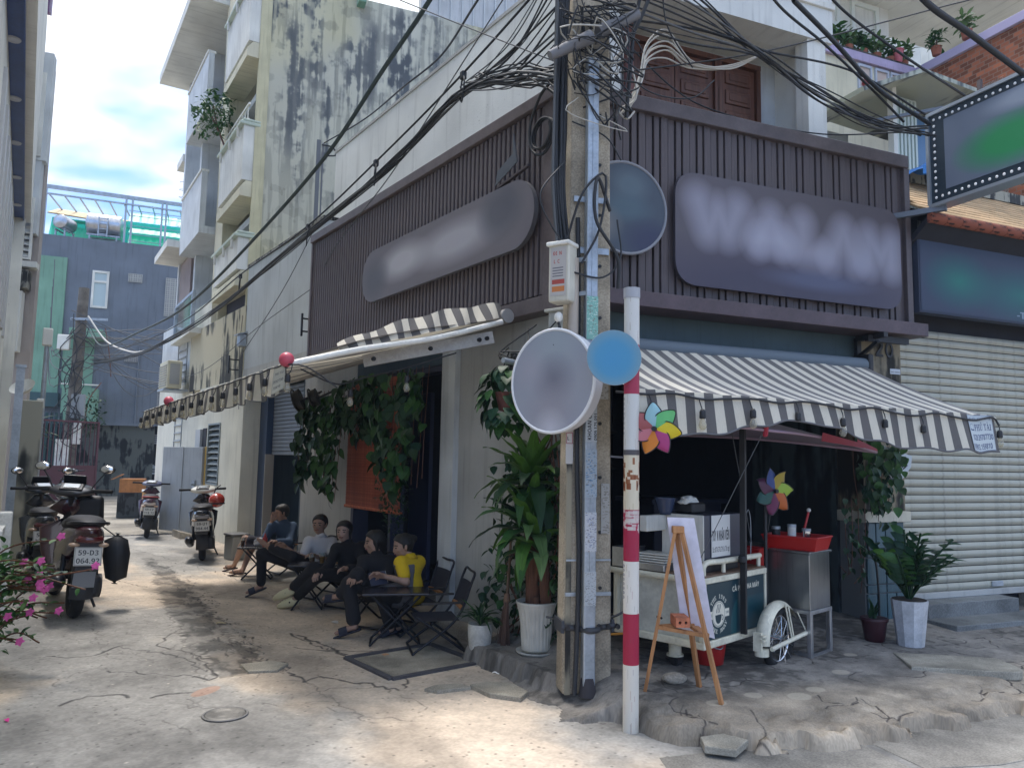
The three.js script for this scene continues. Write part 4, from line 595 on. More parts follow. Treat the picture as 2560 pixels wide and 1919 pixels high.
  const tank = (l, x, y, z, r, len, turn) => { const t = thing('water_tank', l, 'water tank', FE, [x, y, z], turn); const prof = [[0, -len / 2 - 0.08], [r * 0.5, -len / 2 - 0.07], [r * 0.92, -len / 2]]; for (let k = 0; k <= 12; k++) { const q = -len / 2 + len * k / 12; prof.push([r * (k % 3 ? 1 : 1.02), q]); } prof.push([r * 0.92, len / 2], [r * 0.5, len / 2 + 0.07], [0, len / 2 + 0.08]); add('body', [xf(lathe(prof, 28), [0, r + 0.35, 0], [0, 0, Math.PI / 2])], M.steel, t);
    add('stand', [bb(-len / 2, len / 2, 0.28, 0.34, -r * 0.7, -r * 0.6), bb(-len / 2, len / 2, 0.28, 0.34, r * 0.6, r * 0.7)], M.galv, t); const lgm = bx(0.05, 0.3, 0.05); for (const a of [-0.4, 0.4]) for (const b2 of [-0.65, 0.65]) piece('leg', lgm, M.galv, t, [a * len, 0.15, b2 * r]); return t; };
  tank('large horizontal stainless water tank on the slate building roof', 0.05, 9.55, -0.8, 0.42, 1.15, 0.0);
  tank('small end-on stainless water tank at the left of the slate building roof', -1.25, 9.55, -0.6, 0.26, 0.7, 1.2);
  const dish = thing('roof_ladder', 'short steel ladder leaning on the large horizontal water tank', 'ladder', FE, [0.05, 9.55, -0.3]); add('rail', [bb(-0.17, -0.13, 0.2, 1.0, 0, 0.04), bb(0.13, 0.17, 0.2, 1.0, 0, 0.04)], M.galv, dish); const rgm = bx(0.26, 0.03, 0.03); for (let k = 0; k < 4; k++) piece('rung', rgm, M.galv, dish, [0, 0.3 + 0.2 * k, 0.02]);
}
// ------------------------------------------------------------ left side of the alley
const shutterSlats = (parent, x0, x1, y0, y1, z, pitch, m, name = 'slat') => { const g = sheet(1, 5, (u, v) => V((u - 0.5) * (x1 - x0), (v - 0.5) * (pitch - 0.007), 0.016 * Math.sin(Math.PI * v))), n = Math.floor((y1 - y0) / pitch); muv(g); for (let k = 0; k < n; k++) piece(name, g, m, parent, [(x0 + x1) / 2, y0 + (k + 0.5) * pitch, z]); };
{
  const a = thing('near_white_house', 'white walled house seen edge-on along the left of the alley under a dark blue canopy', 'house', FM);
  const wm = mat([0.74, 0.74, 0.71], { tex: TX.wall, size: 2.6, bump: TX.grain, bs: 0.002, bsize: 0.7, roughness: 0.85 });
  add('wall', [bb(-0.7, 11.6, 0, 5.5, 3.56, 3.9), bb(-0.9, -0.7, 0, 5.5, 3.40, 3.9)], wm, a);
  add('upper_wall', [bb(-0.7, 11.6, 5.56, 13, 3.66, 4.0)], mat([0.55, 0.50, 0.50], { tex: TX.wall, size: 2 }), a);
  add('white_board', [bb(-1.2, 11.6, 5.56, 9, 3.33, 3.42)], M.white, a);
  const can = grp('canopy', a), cm = mat([0.02, 0.055, 0.19], { roughness: 0.35, tex: TX.mott, size: 1 });
  add('soffit', [bb(-1.4, 11.6, 5.5, 5.56, 3.42, 3.64)], cm, can); add('lip', [bb(-1.4, 11.6, 5.46, 5.499, 3.42, 3.435)], cm, can);
  const dg = lathe([[0, -0.004], [0.05, -0.004], [0.062, -0.014], [0.07, 0]], 20), dm = mat([0.42, 0.44, 0.5], { roughness: 0.3 }); for (let k = 0; k < 7; k++) piece('downlight', dg, dm, can, [0.1 + k * 1.45, 5.498, 3.52]);
  const gm = mat([0.5, 0.5, 0.49], { roughness: 0.5 }); for (let k = 0; k < 7; k++) piece('side_grille', k ? a.children[a.children.length - 1].geometry : bb(-0.15, 0.15, -0.9, 0.9, -0.02, 0.02), gm, a, [0.6 + k * 0.9, 4.2, 3.55]);
  add('base_trim', [bb(-0.7, 11.6, 0, 1.1, 3.53, 3.56)], M.cream, a);
}
{
  const b = thing('bay_window_house', 'narrow white house with a boxed bay window and louvres facing the street on the left', 'house', new Frame(V(-8.40, 0, -13), 0.38397));
  add('wall', [bb(-0.95, 0.02, 0, 8.6, -0.5, -0.25)], mat([0.42, 0.38, 0.37], { tex: TX.wall, size: 2.2, roughness: 0.9 }), b);
  add('bay', [bb(-0.95, 0.06, 6.72, 8.72, -0.25, -0.01), bb(-0.95, 0.0, 5.4, 6.72, -0.25, -0.03)], M.bluewhite, b);
  windowIn(b, 'bay_window', -0.68, -0.02, 6.78, 8.32, 0.02, { fm: M.white, pm: mat([0.34, 0.42, 0.46], { roughness: 0.15 }), split: 1.12, fw: 0.07 });
  louvre(b, 'bay_louvre', -0.66, -0.08, 4.95, 6.0, 0.0, 10, M.white, mat([0.2, 0.22, 0.25])); add('bay_sill', [bb(-0.8, 0.06, 4.78, 4.88, -0.2, 0.05)], M.white, b);
  louvre(b, 'lower_louvre', -0.70, -0.26, 3.3, 4.32, 0.0, 12, M.white, mat([0.22, 0.28, 0.30])); add('louvre_hood', [bb(-0.72, -0.05, 4.4, 4.72, -0.25, 0.1)], mat([0.30, 0.30, 0.30], { tex: TX.grime, size: 1 }), b); add('louvre_side', [bb(-0.22, -0.12, 3.3, 4.35, -0.2, 0.05)], M.white, b);
  const gp = thing('gate_pillar', 'pale weathered concrete gate pillar at the left edge of the alley', 'pillar', FM, [0.6, 0, 3.14]); add('shaft', [rb(0.42, 2.36, 0.36, 0.02, 0, 1.18, 0)], mat([0.40, 0.41, 0.40], { tex: TX.grime, size: 6, roughness: 0.95 }), gp);
  const sp = thing('steel_post', 'thin grey steel post with a white box beside the gate pillar', 'post', FM, [0.1, 0, 2.96]); add('tube', [rod([0, 0, 0], [0, 3.3, 0], 0.035)], M.galv, sp); add('box', [rb(0.16, 0.28, 0.14, 0.02, 0, 3.42, 0)], M.white, sp); add('lower_box', [rb(0.1, 0.16, 0.1, 0.02, 0.02, 2.35, 0.03)], M.white, sp);
  const sp2 = thing('steel_post', 'square grey steel post standing nearest the left picture edge', 'post', FM, [1.75, 0, 3.27]); add('tube', [bx(0.1, 2.75, 0.1, 0, 1.375, 0)], M.galv, sp2); add('cap', [bx(0.13, 0.04, 0.13, 0, 2.77, 0)], M.galv, sp2);
  const lamp = thing('wall_floodlight', 'small white dish shaped flood lamp over the gate pillar', 'lamp', FM, [1.1, 2.45, 3.2]); add('dish', [xf(lathe([[0.02, 0], [0.1, 0.03], [0.16, 0.1], [0.17, 0.11]], 24), [0.1, 0, 0], [0.5, 0, -0.6])], M.white, lamp); addEach('arm', [tube([[0.08, 0.02, 0], [-0.05, 0.1, 0], [-0.25, 0.08, 0]], 0.012, 10, 6)], M.galv, lamp);
  const ps = thing('purple_sign', 'plain purple sign box hanging high at the top left', 'sign', new Frame(V(-8.22, 0, -13), 0.38397), [-0.35, 9.2, 0.4]); add('box', [rb(0.42, 1.8, 0.12, 0.01, 0, 0.9, 0)], mat([0.16, 0.07, 0.18], { roughness: 0.5 }), ps); add('rim', [bb(0.21, 0.235, 0, 1.8, -0.06, 0.06)], mat([0.35, 0.28, 0.4]), ps);
  const fg = thing('white_gate', 'cream painted low gate posts at the left edge behind the pink flowers', 'gate', FM, [5.2, 0, 3.28]); add('post', [rb(0.14, 1.0, 0.14, 0.02, 0, 0.5, 0)], M.wpaint, fg); add('post', [rb(0.14, 0.9, 0.14, 0.02, 0.9, 0.45, 0.06)], M.wpaint, fg); add('rail', [bar([0, 0.85, 0], [0.9, 0.8, 0.06], 0.05, 0.06)], M.wpaint, fg); const pk = rb(0.04, 0.75, 0.03, 0.01); for (let k = 0; k < 5; k++) piece('picket', pk, M.wpaint, fg, [0.16 + 0.15 * k, 0.45, 0.01 + 0.01 * k]);
}
// far end of the alley: pole, gate, greenery, lights
const WF = (x, z) => V(x, 0, z);
{
  const p = thing('alley_utility_pole', 'weathered concrete utility pole hung with meters at the far end of the alley', 'utility pole', new Frame(V(-14.6, 0, -25.2), 0.35));
  add('shaft', [rod([0, 0, 0], [0.1, 7.1, 0], 0.23, 0.16, 12)], mat([0.14, 0.13, 0.12], { tex: TX.conc, size: 1.2, roughness: 0.95 }), p);
  add('meter_box', [rb(0.36, 0.5, 0.25, 0.03, -0.35, 5.2, 0.15)], M.white, p); add('lower_box', [rb(0.24, 0.7, 0.2, 0.02, 0.22, 2.2, 0.2)], M.wpaint, p); add('notice', [rb(0.4, 1.6, 0.05, 0.01, -0.15, 1.2, 0.26)], M.wpaint, p); add('box', [rb(0.4, 0.8, 0.25, 0.03, 0.2, 3.1, 0.15)], mat([0.25, 0.27, 0.28]), p);
  add('cross_arm', [bar([-0.2, 6.0, 0.2], [0.9, 6.05, 0.2], 0.06, 0.08)], M.galv, p);
  reseed(31); const tg = []; for (let k = 0; k < 26; k++) { const y = rr(2.6, 6.2); tg.push(tube([[rr(-0.2, 0.3), y, 0.24], [rr(-0.6, 0.6), y - rr(0.2, 0.9), rr(0.25, 0.45)], [rr(-0.3, 0.3), y - rr(0.6, 1.8), 0.26]], 0.014, 8, 4)); } const tgm = add('wire_tangle', tg, M.cable, p); tgm.userData.kind = 'stuff';
  const g = thing('red_gate', 'dark red iron gate with vertical bars at the end of the alley', 'gate', new Frame(V(-14.35, 0, -24.3), 0.38397), [0.25, 0, 0], 0.75); const rm = mat([0.07, 0.015, 0.022], { roughness: 0.6 });
  add('gate_frame', [bb(-1.0, -0.94, 0.05, 2.6, -0.03, 0.03), bb(0.94, 1.0, 0.05, 2.6, -0.03, 0.03), bb(-0.94, 0.94, 2.54, 2.6, -0.03, 0.03), bb(-0.94, 0.94, 1.1, 1.16, -0.03, 0.03)], rm, g); add('gate_panel', [bb(-0.94, 0.94, 0.08, 1.1, -0.015, 0.015)], rm, g); const bg = cyl(0.014, 0.014, 1.4, 0, 0, 0, 6); for (let k = 0; k < 12; k++) piece('bar', bg, rm, g, [-0.86 + 0.155 * k, 1.85, 0]);
  const f = thing('green_slat_fence', 'dark green slatted fence behind the far pole', 'fence', new Frame(V(-15.9, 0, -25.4), 0.38397)); const fm2 = mat([0.02, 0.06, 0.06], { roughness: 0.7 }); const fgm = bx(0.09, 2.0, 0.04); for (let k = 0; k < 12; k++) piece('slat', fgm, fm2, f, [-0.8 + 0.14 * k, 1.9, 0]); add('rail', [bb(-0.9, 0.85, 1.1, 1.16, -0.06, -0.02), bb(-0.9, 0.85, 2.6, 2.66, -0.06, -0.02)], fm2, f); add('plinth', [bb(-0.9, 0.85, 0, 0.9, -0.1, 0.05)], mat([0.08, 0.075, 0.08], { tex: TX.grime, size: 1 }), f);
  const palm = thing('alley_palm', 'small dark palm with arching fronds beside the far pole', 'palm', new Frame(V(-14.9, 0, -23.9), 0)); add('trunk', [tube([[-0.3, 0, 0], [-0.35, 1.2, 0], [-0.3, 2.3, 0]], 0.07, 10, 8)], M.wooddk, palm); reseed(8);
  for (let k = 0; k < 22; k++) piece('frond', LG.long, LM.dark, palm, [-0.3, 2.3 + rr(-0.3, 0.2), 0], [rr(-0.4, 0.4), k * 0.9, rr(0.1, 0.9)], [rr(0.7, 1.15), 1, 0.5]);
  const vi = thing('balcony_creeper', 'straggling green creeper hanging from the mint balcony', 'creeper', new Frame(V(-14.0, 0, -26.2), 0.38)); add('stem', [tube([[-0.2, 4.0, 0], [-0.5, 3.4, 0.2], [-0.6, 2.4, 0.3]], 0.02, 10, 5), tube([[-0.2, 5.9, 0], [0, 5, 0.2], [0.1, 4.2, 0.2]], 0.02, 10, 5)], M.wooddk, vi); foliage(vi, 'leaves', [-0.55, 2.9, 0.2], [0.6, 0.8, 0.35], 220, LM.dark, LG.small, 0.15, 12, 0.8);
  const bs = thing('dark_hedge', 'dark clipped greenery below the slatted fence at the far left', 'bush', new Frame(V(-15.2, 0, -23.6), 0)); add('stem', [tube([[0, 0, 0], [0.1, 0.4, 0], [-0.1, 0.8, 0]], 0.04, 8, 5)], M.wooddk, bs); foliage(bs, 'leaves', [0, 0.55, 0], [0.75, 0.5, 0.5], 260, LM.dark, LG.small, 0.2, 18, 0.6);
  const cr = thing('orange_crate', 'orange cardboard box on the ledge at the far end of the alley', 'box', new Frame(V(-9.45, 0, -19.2), 0.3), [0, 0.62, 0]); add('carton', [rb(0.55, 0.34, 0.4, 0.012, 0, 0.17, 0)], mat([0.36, 0.15, 0.05], { tex: TX.mott, size: 0.4, roughness: 0.85 }), cr); add('flap', [bx(0.26, 0.01, 0.4, -0.36, 0.38, 0, [0, 0, 0.5])], mat([0.42, 0.20, 0.08]), cr);
  const pl = thing('low_ledge', 'low dark concrete ledge under the orange cardboard box', 'ledge', new Frame(V(-9.45, 0, -19.2), 0.3)); add('block', [rb(0.6, 0.62, 0.42, 0.02, 0, 0.31, 0)], mat([0.05, 0.055, 0.065], { tex: TX.grime, size: 1 }), pl);
  const c2 = thing('tan_carton', 'small tan carton with pale lid propped against the sheet metal gate', 'box', FL, [-13.6, 0.0, 0.62]); add('carton', [rb(0.24, 0.42, 0.22, 0.01, 0, 0.55, 0)], mat([0.45, 0.22, 0.06], { roughness: 0.8 }), c2); add('lid', [rb(0.26, 0.05, 0.24, 0.01, 0, 0.79, 0)], M.wpaint, c2); add('stand', [rb(0.28, 0.3, 0.24, 0.01, 0, 0.15, 0)], mat([0.1, 0.1, 0.11]), c2);
}
// ------------------------------------------------------------ neighbour on the right, with the roller shutter
{
  const b = thing('shuttered_shop', 'shop with a wide grey roller shutter and tiled roof right of the cafe', 'shop building', FR);
  const sm = mat([0.43, 0.43, 0.38], { tex: TX.wall, size: 2.4, roughness: 0.5, metalness: 0.15 });
  const sh = grp('roller_shutter', b); shutterSlats(sh, 3.46, 7.6, 0.42, 3.02, -0.06, 0.0765, sm); add('bottom_rail', [rbb(3.46, 7.6, 0.36, 0.42, -0.08, -0.03, 0.008)], M.grey, sh); add('latch_plate', [rbb(4.62, 4.78, 0.44, 0.49, -0.045, -0.03, 0.004)], M.galv, sh);
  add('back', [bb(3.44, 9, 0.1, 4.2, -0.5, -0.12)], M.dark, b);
  add('upper_wall', [bb(3.46, 9, 3.62, 4.0, -0.5, 0.06)], mat([0.20, 0.21, 0.23], { tex: TX.grime, size: 1.4, bump: TX.grain, bs: 0.004, bsize: 0.4, roughness: 0.95 }), b);
  const st = grp('door_step', b), stm = mat([0.19, 0.21, 0.23], { tex: TX.conc, size: 1.2, roughness: 0.7 }); add('tread', [rbb(3.5, 4.72, 0.05, 0.36, -0.2, 0.16, 0.008)], stm, st); add('tread', [rbb(3.45, 5.05, 0.05, 0.235, 0.16, 0.48, 0.008)], stm, st);
  const rp = grp('ramp', b); add('slope', [xf(ext([[0, 0.05], [0.95, 0.05], [0.95, 0.10], [0, 0.40]], 3.2, 0.005), [8.3, 0, -0.1], [0, -Math.PI / 2, 0]).scale(1, 1, 1)], M.conc, rp);
  // tiled roof
  const roof = grp('roof', b), A = V(3.38, 3.93, 0.36), up = V(0, 0.80, -1.02), n = 13, pitch = up.length() / n, uN = up.clone().normalize(), ang = Math.atan2(up.y, -up.z);
  add('deck', [xf(bb(3.46, 9, -0.05, 0, 0, up.length()), [0, A.y - 0.03, A.z], [Math.PI / 2 + (Math.PI / 2 - ang), 0, 0]).applyMatrix4(new THREE.Matrix4())], M.dark, roof);
  const tms = [0, 1, 2, 3].map(k => mat([0.42 + 0.05 * k, 0.30 + 0.03 * k, 0.19 + 0.02 * k], { roughness: 0.9, tex: TX.grime, size: 4.5 })), w = 0.22, tg = [0, 1].map(k => muv(rb(w - 0.008, 0.022, pitch * 1.18, 0.006, 0, 0, 0, [0, 0, 0], 1)));
  reseed(6); for (let r = 0; r < n; r++) for (let c = 0; c < 15; c++) { const P = A.clone().addScaledVector(uN, (r + 0.5) * pitch); piece('tile', tg[0], tms[(rnd() * 4) | 0], roof, [3.48 + (c + 0.5 + (r % 2) * 0.5) * w, P.y + 0.012 + 0.003 * rnd(), P.z], [ang - 0.06, 0, 0]); }
  add('far_tiles', [xf(bb(6.9, 9, 0, 0.02, 0, 1.2), [0, A.y, A.z], [-(Math.PI / 2 - 0) + (Math.PI / 2 - ang) * 0 + Math.PI / 2 + ang - Math.PI, 0, 0])], tms[0], roof);
  const eg = fin(new THREE.CylinderGeometry(0.055, 0.055, 0.2, 10, 1, false, 0, Math.PI)); xf(eg, [0, 0, 0], [0, 0, Math.PI / 2]); xf(eg, [0, 0, 0], [-Math.PI / 2 + Math.PI, 0, 0]); const em = mat([0.30, 0.09, 0.06], { roughness: 0.85, tex: TX.grime, size: 3 }); for (let k = 0; k < 17; k++) piece('eave_tile', eg, em, roof, [3.52 + k * 0.205, 3.915, 0.36]);
  add('ridge_block', [bb(3.5, 9, 4.74, 4.86, -0.80, -0.62)], mat([0.40, 0.40, 0.38], { tex: TX.grime, size: 0.9 }), roof);
  const fs = thing('dark_shop_sign', 'long dark blue-green fascia sign above the roller shutter', 'shop sign', FR, [3.5, 3.06, 0.08]);
  const sgm = new THREE.MeshStandardMaterial({ roughness: 0.5, map: canTex(1024, 256, (c, w2, h) => { c.fillStyle = '#27324a'; c.fillRect(0, 0, w2, h); const bl = (x, y, rx, ry, s) => { const g = c.createRadialGradient(0, 0, 0, 0, 0, 1); g.addColorStop(0, s); g.addColorStop(1, s.replace(/[\d.]+\)$/, '0)')); c.save(); c.translate(x, y); c.scale(rx, ry); c.fillStyle = g; c.fillRect(-1, -1, 2, 2); c.restore(); }; bl(120, 140, 120, 110, 'rgba(0,110,96,0.95)'); bl(330, 160, 210, 110, 'rgba(0,98,92,0.95)'); bl(640, 170, 260, 100, 'rgba(0,104,92,0.9)'); c.fillStyle = '#7d8c9c'; c.font = 'bold 34px sans-serif'; c.fillText('-TÂN', 300, 244); }) }); sgm.userData.keepUV = true;
  add('panel', [bb(0, 4.6, 0, 0.76, 0, 0.10)], mat([0.03, 0.04, 0.07]), fs); add('face', [plane(4.54, 0.72, [2.29, 0.38, 0.104])], sgm, fs);
  const cp = thing('corner_plate', 'pale grey triangular metal plate sticking out below the awning end', 'metal plate', FR, [3.2, 1.58, 0.12]); add('plate', [ext([[-0.22, 0.22], [0.18, 0.12], [0.16, 0.02], [0.0, -0.14]], 0.02, 0.003)], mat([0.42, 0.48, 0.52], { roughness: 0.4 }), cp); add('hole', [cyl(0.014, 0.014, 0.03, -0.06, 0.1, 0.015, 12, [Math.PI / 2, 0, 0]), rb(0.07, 0.016, 0.02, 0.007, 0.09, 0.02, 0.018, [0, 0, 0.6])], M.black, cp); addEach('arm', [bar([-0.1, 0.12, 0], [-0.1, 0.16, -0.12], 0.03, 0.03)], M.galv, cp);
  // projecting light box on two arms
  const FS = new Frame(FR.p(3.5, 0, 0.40), FR.ry - Math.PI / 2);
  const ls = thing('projecting_sign', 'green and grey light box sign with white dot border at the upper right', 'shop sign', FS, [0.0, 4.02, 0]);
  const pm = new THREE.MeshStandardMaterial({ roughness: 0.4, map: canTex(1024, 680, (c, w2, h) => { c.fillStyle = '#646f80'; c.fillRect(0, 0, w2, h); const bl = (x, y, rx, ry, s) => { const g = c.createRadialGradient(0, 0, 0, 0, 0, 1); g.addColorStop(0, s); g.addColorStop(0.4, s); g.addColorStop(1, s.replace(/[\d.]+\)$/, '0)')); c.save(); c.translate(x, y); c.scale(rx, ry); c.fillStyle = g; c.fillRect(-1, -1, 2, 2); c.restore(); }; bl(560, 430, 520, 270, 'rgba(44,136,84,0.97)'); bl(700, 90, 420, 130, 'rgba(150,160,174,0.8)'); }) }); pm.userData.keepUV = true;
  add('box', [bb(0, 1.4, 0, 0.84, -0.06, 0.06)], mat([0.02, 0.035, 0.05], { roughness: 0.4 }), ls); add('face', [plane(1.16, 0.66, [0.73, 0.43, 0.063])], pm, ls); add('frame', [bb(-0.02, 1.42, -0.03, 0.0, -0.08, 0.08), bb(-0.02, 1.42, 0.84, 0.87, -0.08, 0.08), bb(-0.03, 0.0, 0, 0.84, -0.08, 0.08)], mat([0.45, 0.50, 0.55], { roughness: 0.3, metalness: 0.6 }), ls);
  const dg = sph(0.013, 0, 0, 0, [1, 1, 0.5], 10), dm = mat([0.85, 0.85, 0.85], { roughness: 0.3 }); for (let k = 0; k < 13; k++) piece('dot', dg, dm, ls, [0.05, 0.05 + k * 0.062, 0.064]); for (let k = 1; k < 21; k++) { piece('dot', dg, dm, ls, [0.05 + k * 0.064, 0.05, 0.064]); piece('dot', dg, dm, ls, [0.05 + k * 0.064, 0.79, 0.064]); }
  addEach('arm', [bar([0.1, -0.05, 0], [-0.55, -0.05, 0.36], 0.05, 0.05), bar([0.1, 0.9, 0], [-0.45, 0.93, 0.35], 0.03, 0.03)], mat([0.16, 0.18, 0.21], { metalness: 0.5, roughness: 0.5 }), ls);
  // sheet-metal lean-to and tarpaulin behind the sign
  const lt = thing('metal_lean_to', 'pale corrugated metal lean-to with pitched roof behind the cladding top', 'shed', new Frame(FR.p(4.64, 0, -1.0), FR.ry)); const mm = mat([0.55, 0.62, 0.60], { roughness: 0.45, metalness: 0.2, tex: TX.wall, size: 1.3 });
  addEach('roof', [xf(bx(1.25, 0.05, 1.4, 0.6, 0, -0.3), [0.0, 6.08, 0], [0, 0, -0.07]), xf(bx(1.0, 0.05, 1.4, -0.5, 0, -0.3), [0, 6.08, 0], [0, 0, 0.42])], mat([0.46, 0.50, 0.47], { roughness: 0.5, tex: TX.grime, size: 4 }), lt);
  add('post', [bb(-0.06, 0.0, 4.2, 6.05, -0.05, 0.03)], M.white, lt); const cg = bx(0.03, 1.7, 0.02); add('wall', [bb(0, 0.42, 4.2, 6.0, -0.1, -0.06)], mm, lt); for (let k = 0; k < 7; k++) piece('corrugation', cg, mm, lt, [0.03 + k * 0.06, 5.12, -0.05]); add('blue_panel', [bb(0.42, 1.3, 5.3, 5.95, -0.3, -0.25)], mat([0.10, 0.22, 0.40], { roughness: 0.4 }), lt); add('inner_wall', [bb(-1.2, 0, 4.2, 5.75, -0.8, -0.7), bb(0.42, 1.4, 4.2, 5.3, -0.5, -0.4)], mat([0.40, 0.42, 0.44], { tex: TX.wall, size: 2 }), lt);
  const tp = thing('blue_tarpaulin', 'small peaked blue tarpaulin on the wall beside the cladding end', 'tarpaulin', new Frame(FR.p(4.45, 4.72, -0.5), FR.ry)); add('sheet', [sheet(12, 8, (u, v) => { const x = (u - 0.5) * 0.62, z = (v - 0.5) * 0.5; return V(x, 0.22 * (1 - Math.max(Math.abs(u - 0.6) * 1.7, Math.abs(v - 0.5) * 1.7)) + 0.012 * Math.sin(u * 14 + v * 9), z); })], mat([0.03, 0.17, 0.50], { roughness: 0.5, side: THREE.DoubleSide }), tp); add('fringe', [sheet(12, 2, (u, v) => V((u - 0.5) * 0.62, 0.03 - v * 0.09 + 0.015 * Math.sin(u * 31), 0.25 + 0.01 * Math.sin(u * 17)))], mat([0.04, 0.2, 0.52], { side: THREE.DoubleSide }), tp);
}
{ // houses behind on the right
  const F = new Frame(FR.p(5.5, 0, -3), FR.ry), b = thing('terrace_house', 'white house with green shuttered windows above a planted lilac ledge at the top right', 'house', F);
  add('wall', [bb(0.0, 1.95, 3, 7.72, -0.3, 0)], M.cream, b); add('side_fill', [bb(-2.2, 0.0, 3, 6.9, -0.6, -0.3)], M.bluewhite, b); add('upper_wall', [bb(-0.2, 2.1, 7.72, 10, -1.0, -0.6)], M.white, b); add('soffit', [bb(-0.2, 4.6, 9.25, 9.4, -1.2, 0.6)], M.white, b);
  add('ledge', [rbb(-0.04, 1.97, 7.72, 7.86, -0.35, 0.06, 0.01)], mat([0.44, 0.38, 0.58], { tex: TX.wall, size: 1, roughness: 0.8 }), b); add('trough', [bb(-0.02, 1.93, 7.86, 7.93, -0.3, 0.0)], mat([0.08, 0.07, 0.07], { tex: TX.grime, size: 1 }), b);
  for (const [x0, x1] of [[0.05, 1.0], [1.25, 1.85]]) windowIn(b, 'green_window', x0, x1, 7.95, 9.2, -0.58, { fm: mat([0.68, 0.72, 0.68]), pm: M.panegreen, split: 0.75, cols: x1 - x0 > 0.8 ? 2 : 1, fw: 0.07 });
  for (const x of [0.75, 1.1, 1.42]) { const nw = grp('niche_window', b); add('frame', [bb(x - 0.03, x + 0.25, 7.3, 7.34, -0.02, 0.03), bb(x - 0.03, x + 0.25, 7.66, 7.70, -0.02, 0.03), bb(x - 0.03, x, 7.34, 7.66, -0.02, 0.03), bb(x + 0.22, x + 0.25, 7.34, 7.66, -0.02, 0.03)], mat([0.45, 0.50, 0.58]), nw); add('back', [bb(x, x + 0.22, 7.34, 7.66, 0.001, 0.006)], mat([0.55, 0.46, 0.40]), nw); }
  const pot = mat([0.30, 0.10, 0.06], { roughness: 0.8 }), bw = add('brick_wall', [xf(bb(0, 2.0, 3, 7.72, -0.25, 0), [1.95, 0, 0], [0, -Math.PI / 2, 0])], mat([1, 1, 1], { tex: pixTex(256, 256, (u, v) => { const r = Math.floor(v * 16), x = u * 8 + (r % 2) * 0.5, fx = x - Math.floor(x), fy = v * 16 - r, mo = fx < 0.07 || fy < 0.16; const k = 0.75 + 0.5 * hsh(Math.floor(x) % 8, r, 4); return mo ? [138, 110, 94] : [142 * k, 84 * k, 58 * k]; }), size: 1.0, roughness: 0.9 }), b);
  add('ledge_return', [xf(rbb(0, 2.0, 7.72, 7.86, -0.35, 0.06, 0.01), [1.95, 0, 0.0], [0, -Math.PI / 2, 0])], mat([0.40, 0.36, 0.52], { roughness: 0.8 }), b);
  reseed(14); for (let k = 0; k < 9; k++) { const c = k < 7, x = c ? 0.1 + k * 0.29 : 1.93, z = c ? -0.12 : 0.4 + (k - 7) * 0.5, l = ['tuft of pale leaves at the left end of the lilac ledge', 'dark leafy pot plant second from the left end of the lilac ledge', 'broad leafy pot plant under the wide green window', 'bright yellowish pot plant on the lilac ledge right of the wide green window', 'thin stemmed pot plant between the two green windows', 'bushy pot plant beside the pink pot on the lilac ledge', 'low dark pot plant at the inner corner of the lilac ledge', 'small pot plant on the brick wall ledge near the corner', 'small pot plant on the brick wall ledge far from the corner'][k];
    const t = thing('ledge_plant', l, 'pot plant', F, [x, 7.9, z]); add('pot', [cyl(0.06, 0.08, 0.13, 0, 0.065, 0, 12)], pot, t); add('stem', [rod([0, 0.1, 0], [0.01, 0.25, 0], 0.01)], M.wooddk, t); foliage(t, 'leaves', [0, 0.27, 0], [0.15, 0.15, 0.14], 70, k % 3 === 3 ? LM.bright : k % 2 ? LM.mid : LM.pale, LG.small, 0.13, 40 + k, 0.8); }
  const pp = thing('pink_pot', 'pink flower pot standing on the lilac ledge', 'flower pot', F, [1.62, 7.93, -0.02]); add('pot', [lathe([[0, 0], [0.05, 0], [0.075, 0.18], [0.085, 0.18], [0.085, 0.2], [0.06, 0.2]], 16)], mat([0.55, 0.15, 0.18]), pp);
  const rc = thing('red_vase', 'small red vase in the first niche of the white wall', 'vase', F, [0.86, 7.345, 0.04]); add('body', [lathe([[0, 0], [0.05, 0.0], [0.07, 0.05], [0.05, 0.09], [0.055, 0.1]], 14)], mat([0.35, 0.08, 0.08]), rc);
  const ca = thing('ceiling_lamp', 'small square lamp under the white soffit at the top right', 'lamp', F, [1.6, 9.18, 0.15]); add('base', [rb(0.22, 0.06, 0.22, 0.01, 0, 0.03, 0)], M.white, ca); add('diffuser', [rb(0.16, 0.03, 0.16, 0.01, 0, -0.01, 0)], M.ceram, ca);
  const G2 = new Frame(FR.p(7.4, 0, -1.4), FR.ry);
  const w = thing('tall_white_house', 'white house with orange recess and barred balcony at the upper right corner', 'house', G2);
  add('near_wall', [bb(0.05, 6, 3, 7.1, -0.5, -0.2)], M.white, w); add('rear_wall', [bb(0.5, 10, 3, 14, -9, -6.2)], M.white, w);
  const bc = grp('balcony', w); add('slab', [bb(4.4, 7.3, 9.9, 10.2, -6.2, -4.6)], M.white, bc); add('post', [bb(4.4, 4.7, 10.2, 14, -5.0, -4.6)], M.white, bc); rails(bc, 'railing', 4.7, 7.3, 10.4, 11.5, -4.7, 16, M.bluewhite, 0.02);
  const oc = grp('orange_recess', w); add('back', [bb(4.4, 7.3, 8.4, 9.9, -5.6, -5.5)], mat([0.42, 0.12, 0.06], { tex: TX.wall, size: 1.6 }), oc); add('post', [bb(7.3, 7.7, 8, 10, -5.4, -4.8)], M.white, oc); add('green_panel', [bb(5.2, 8.5, 7.2, 8.4, -4.9, -4.8)], mat([0.08, 0.40, 0.32], { roughness: 0.5 }), oc); rails(oc, 'railing', 4.4, 7.3, 8.4, 8.7, -4.85, 12, M.galv, 0.02);
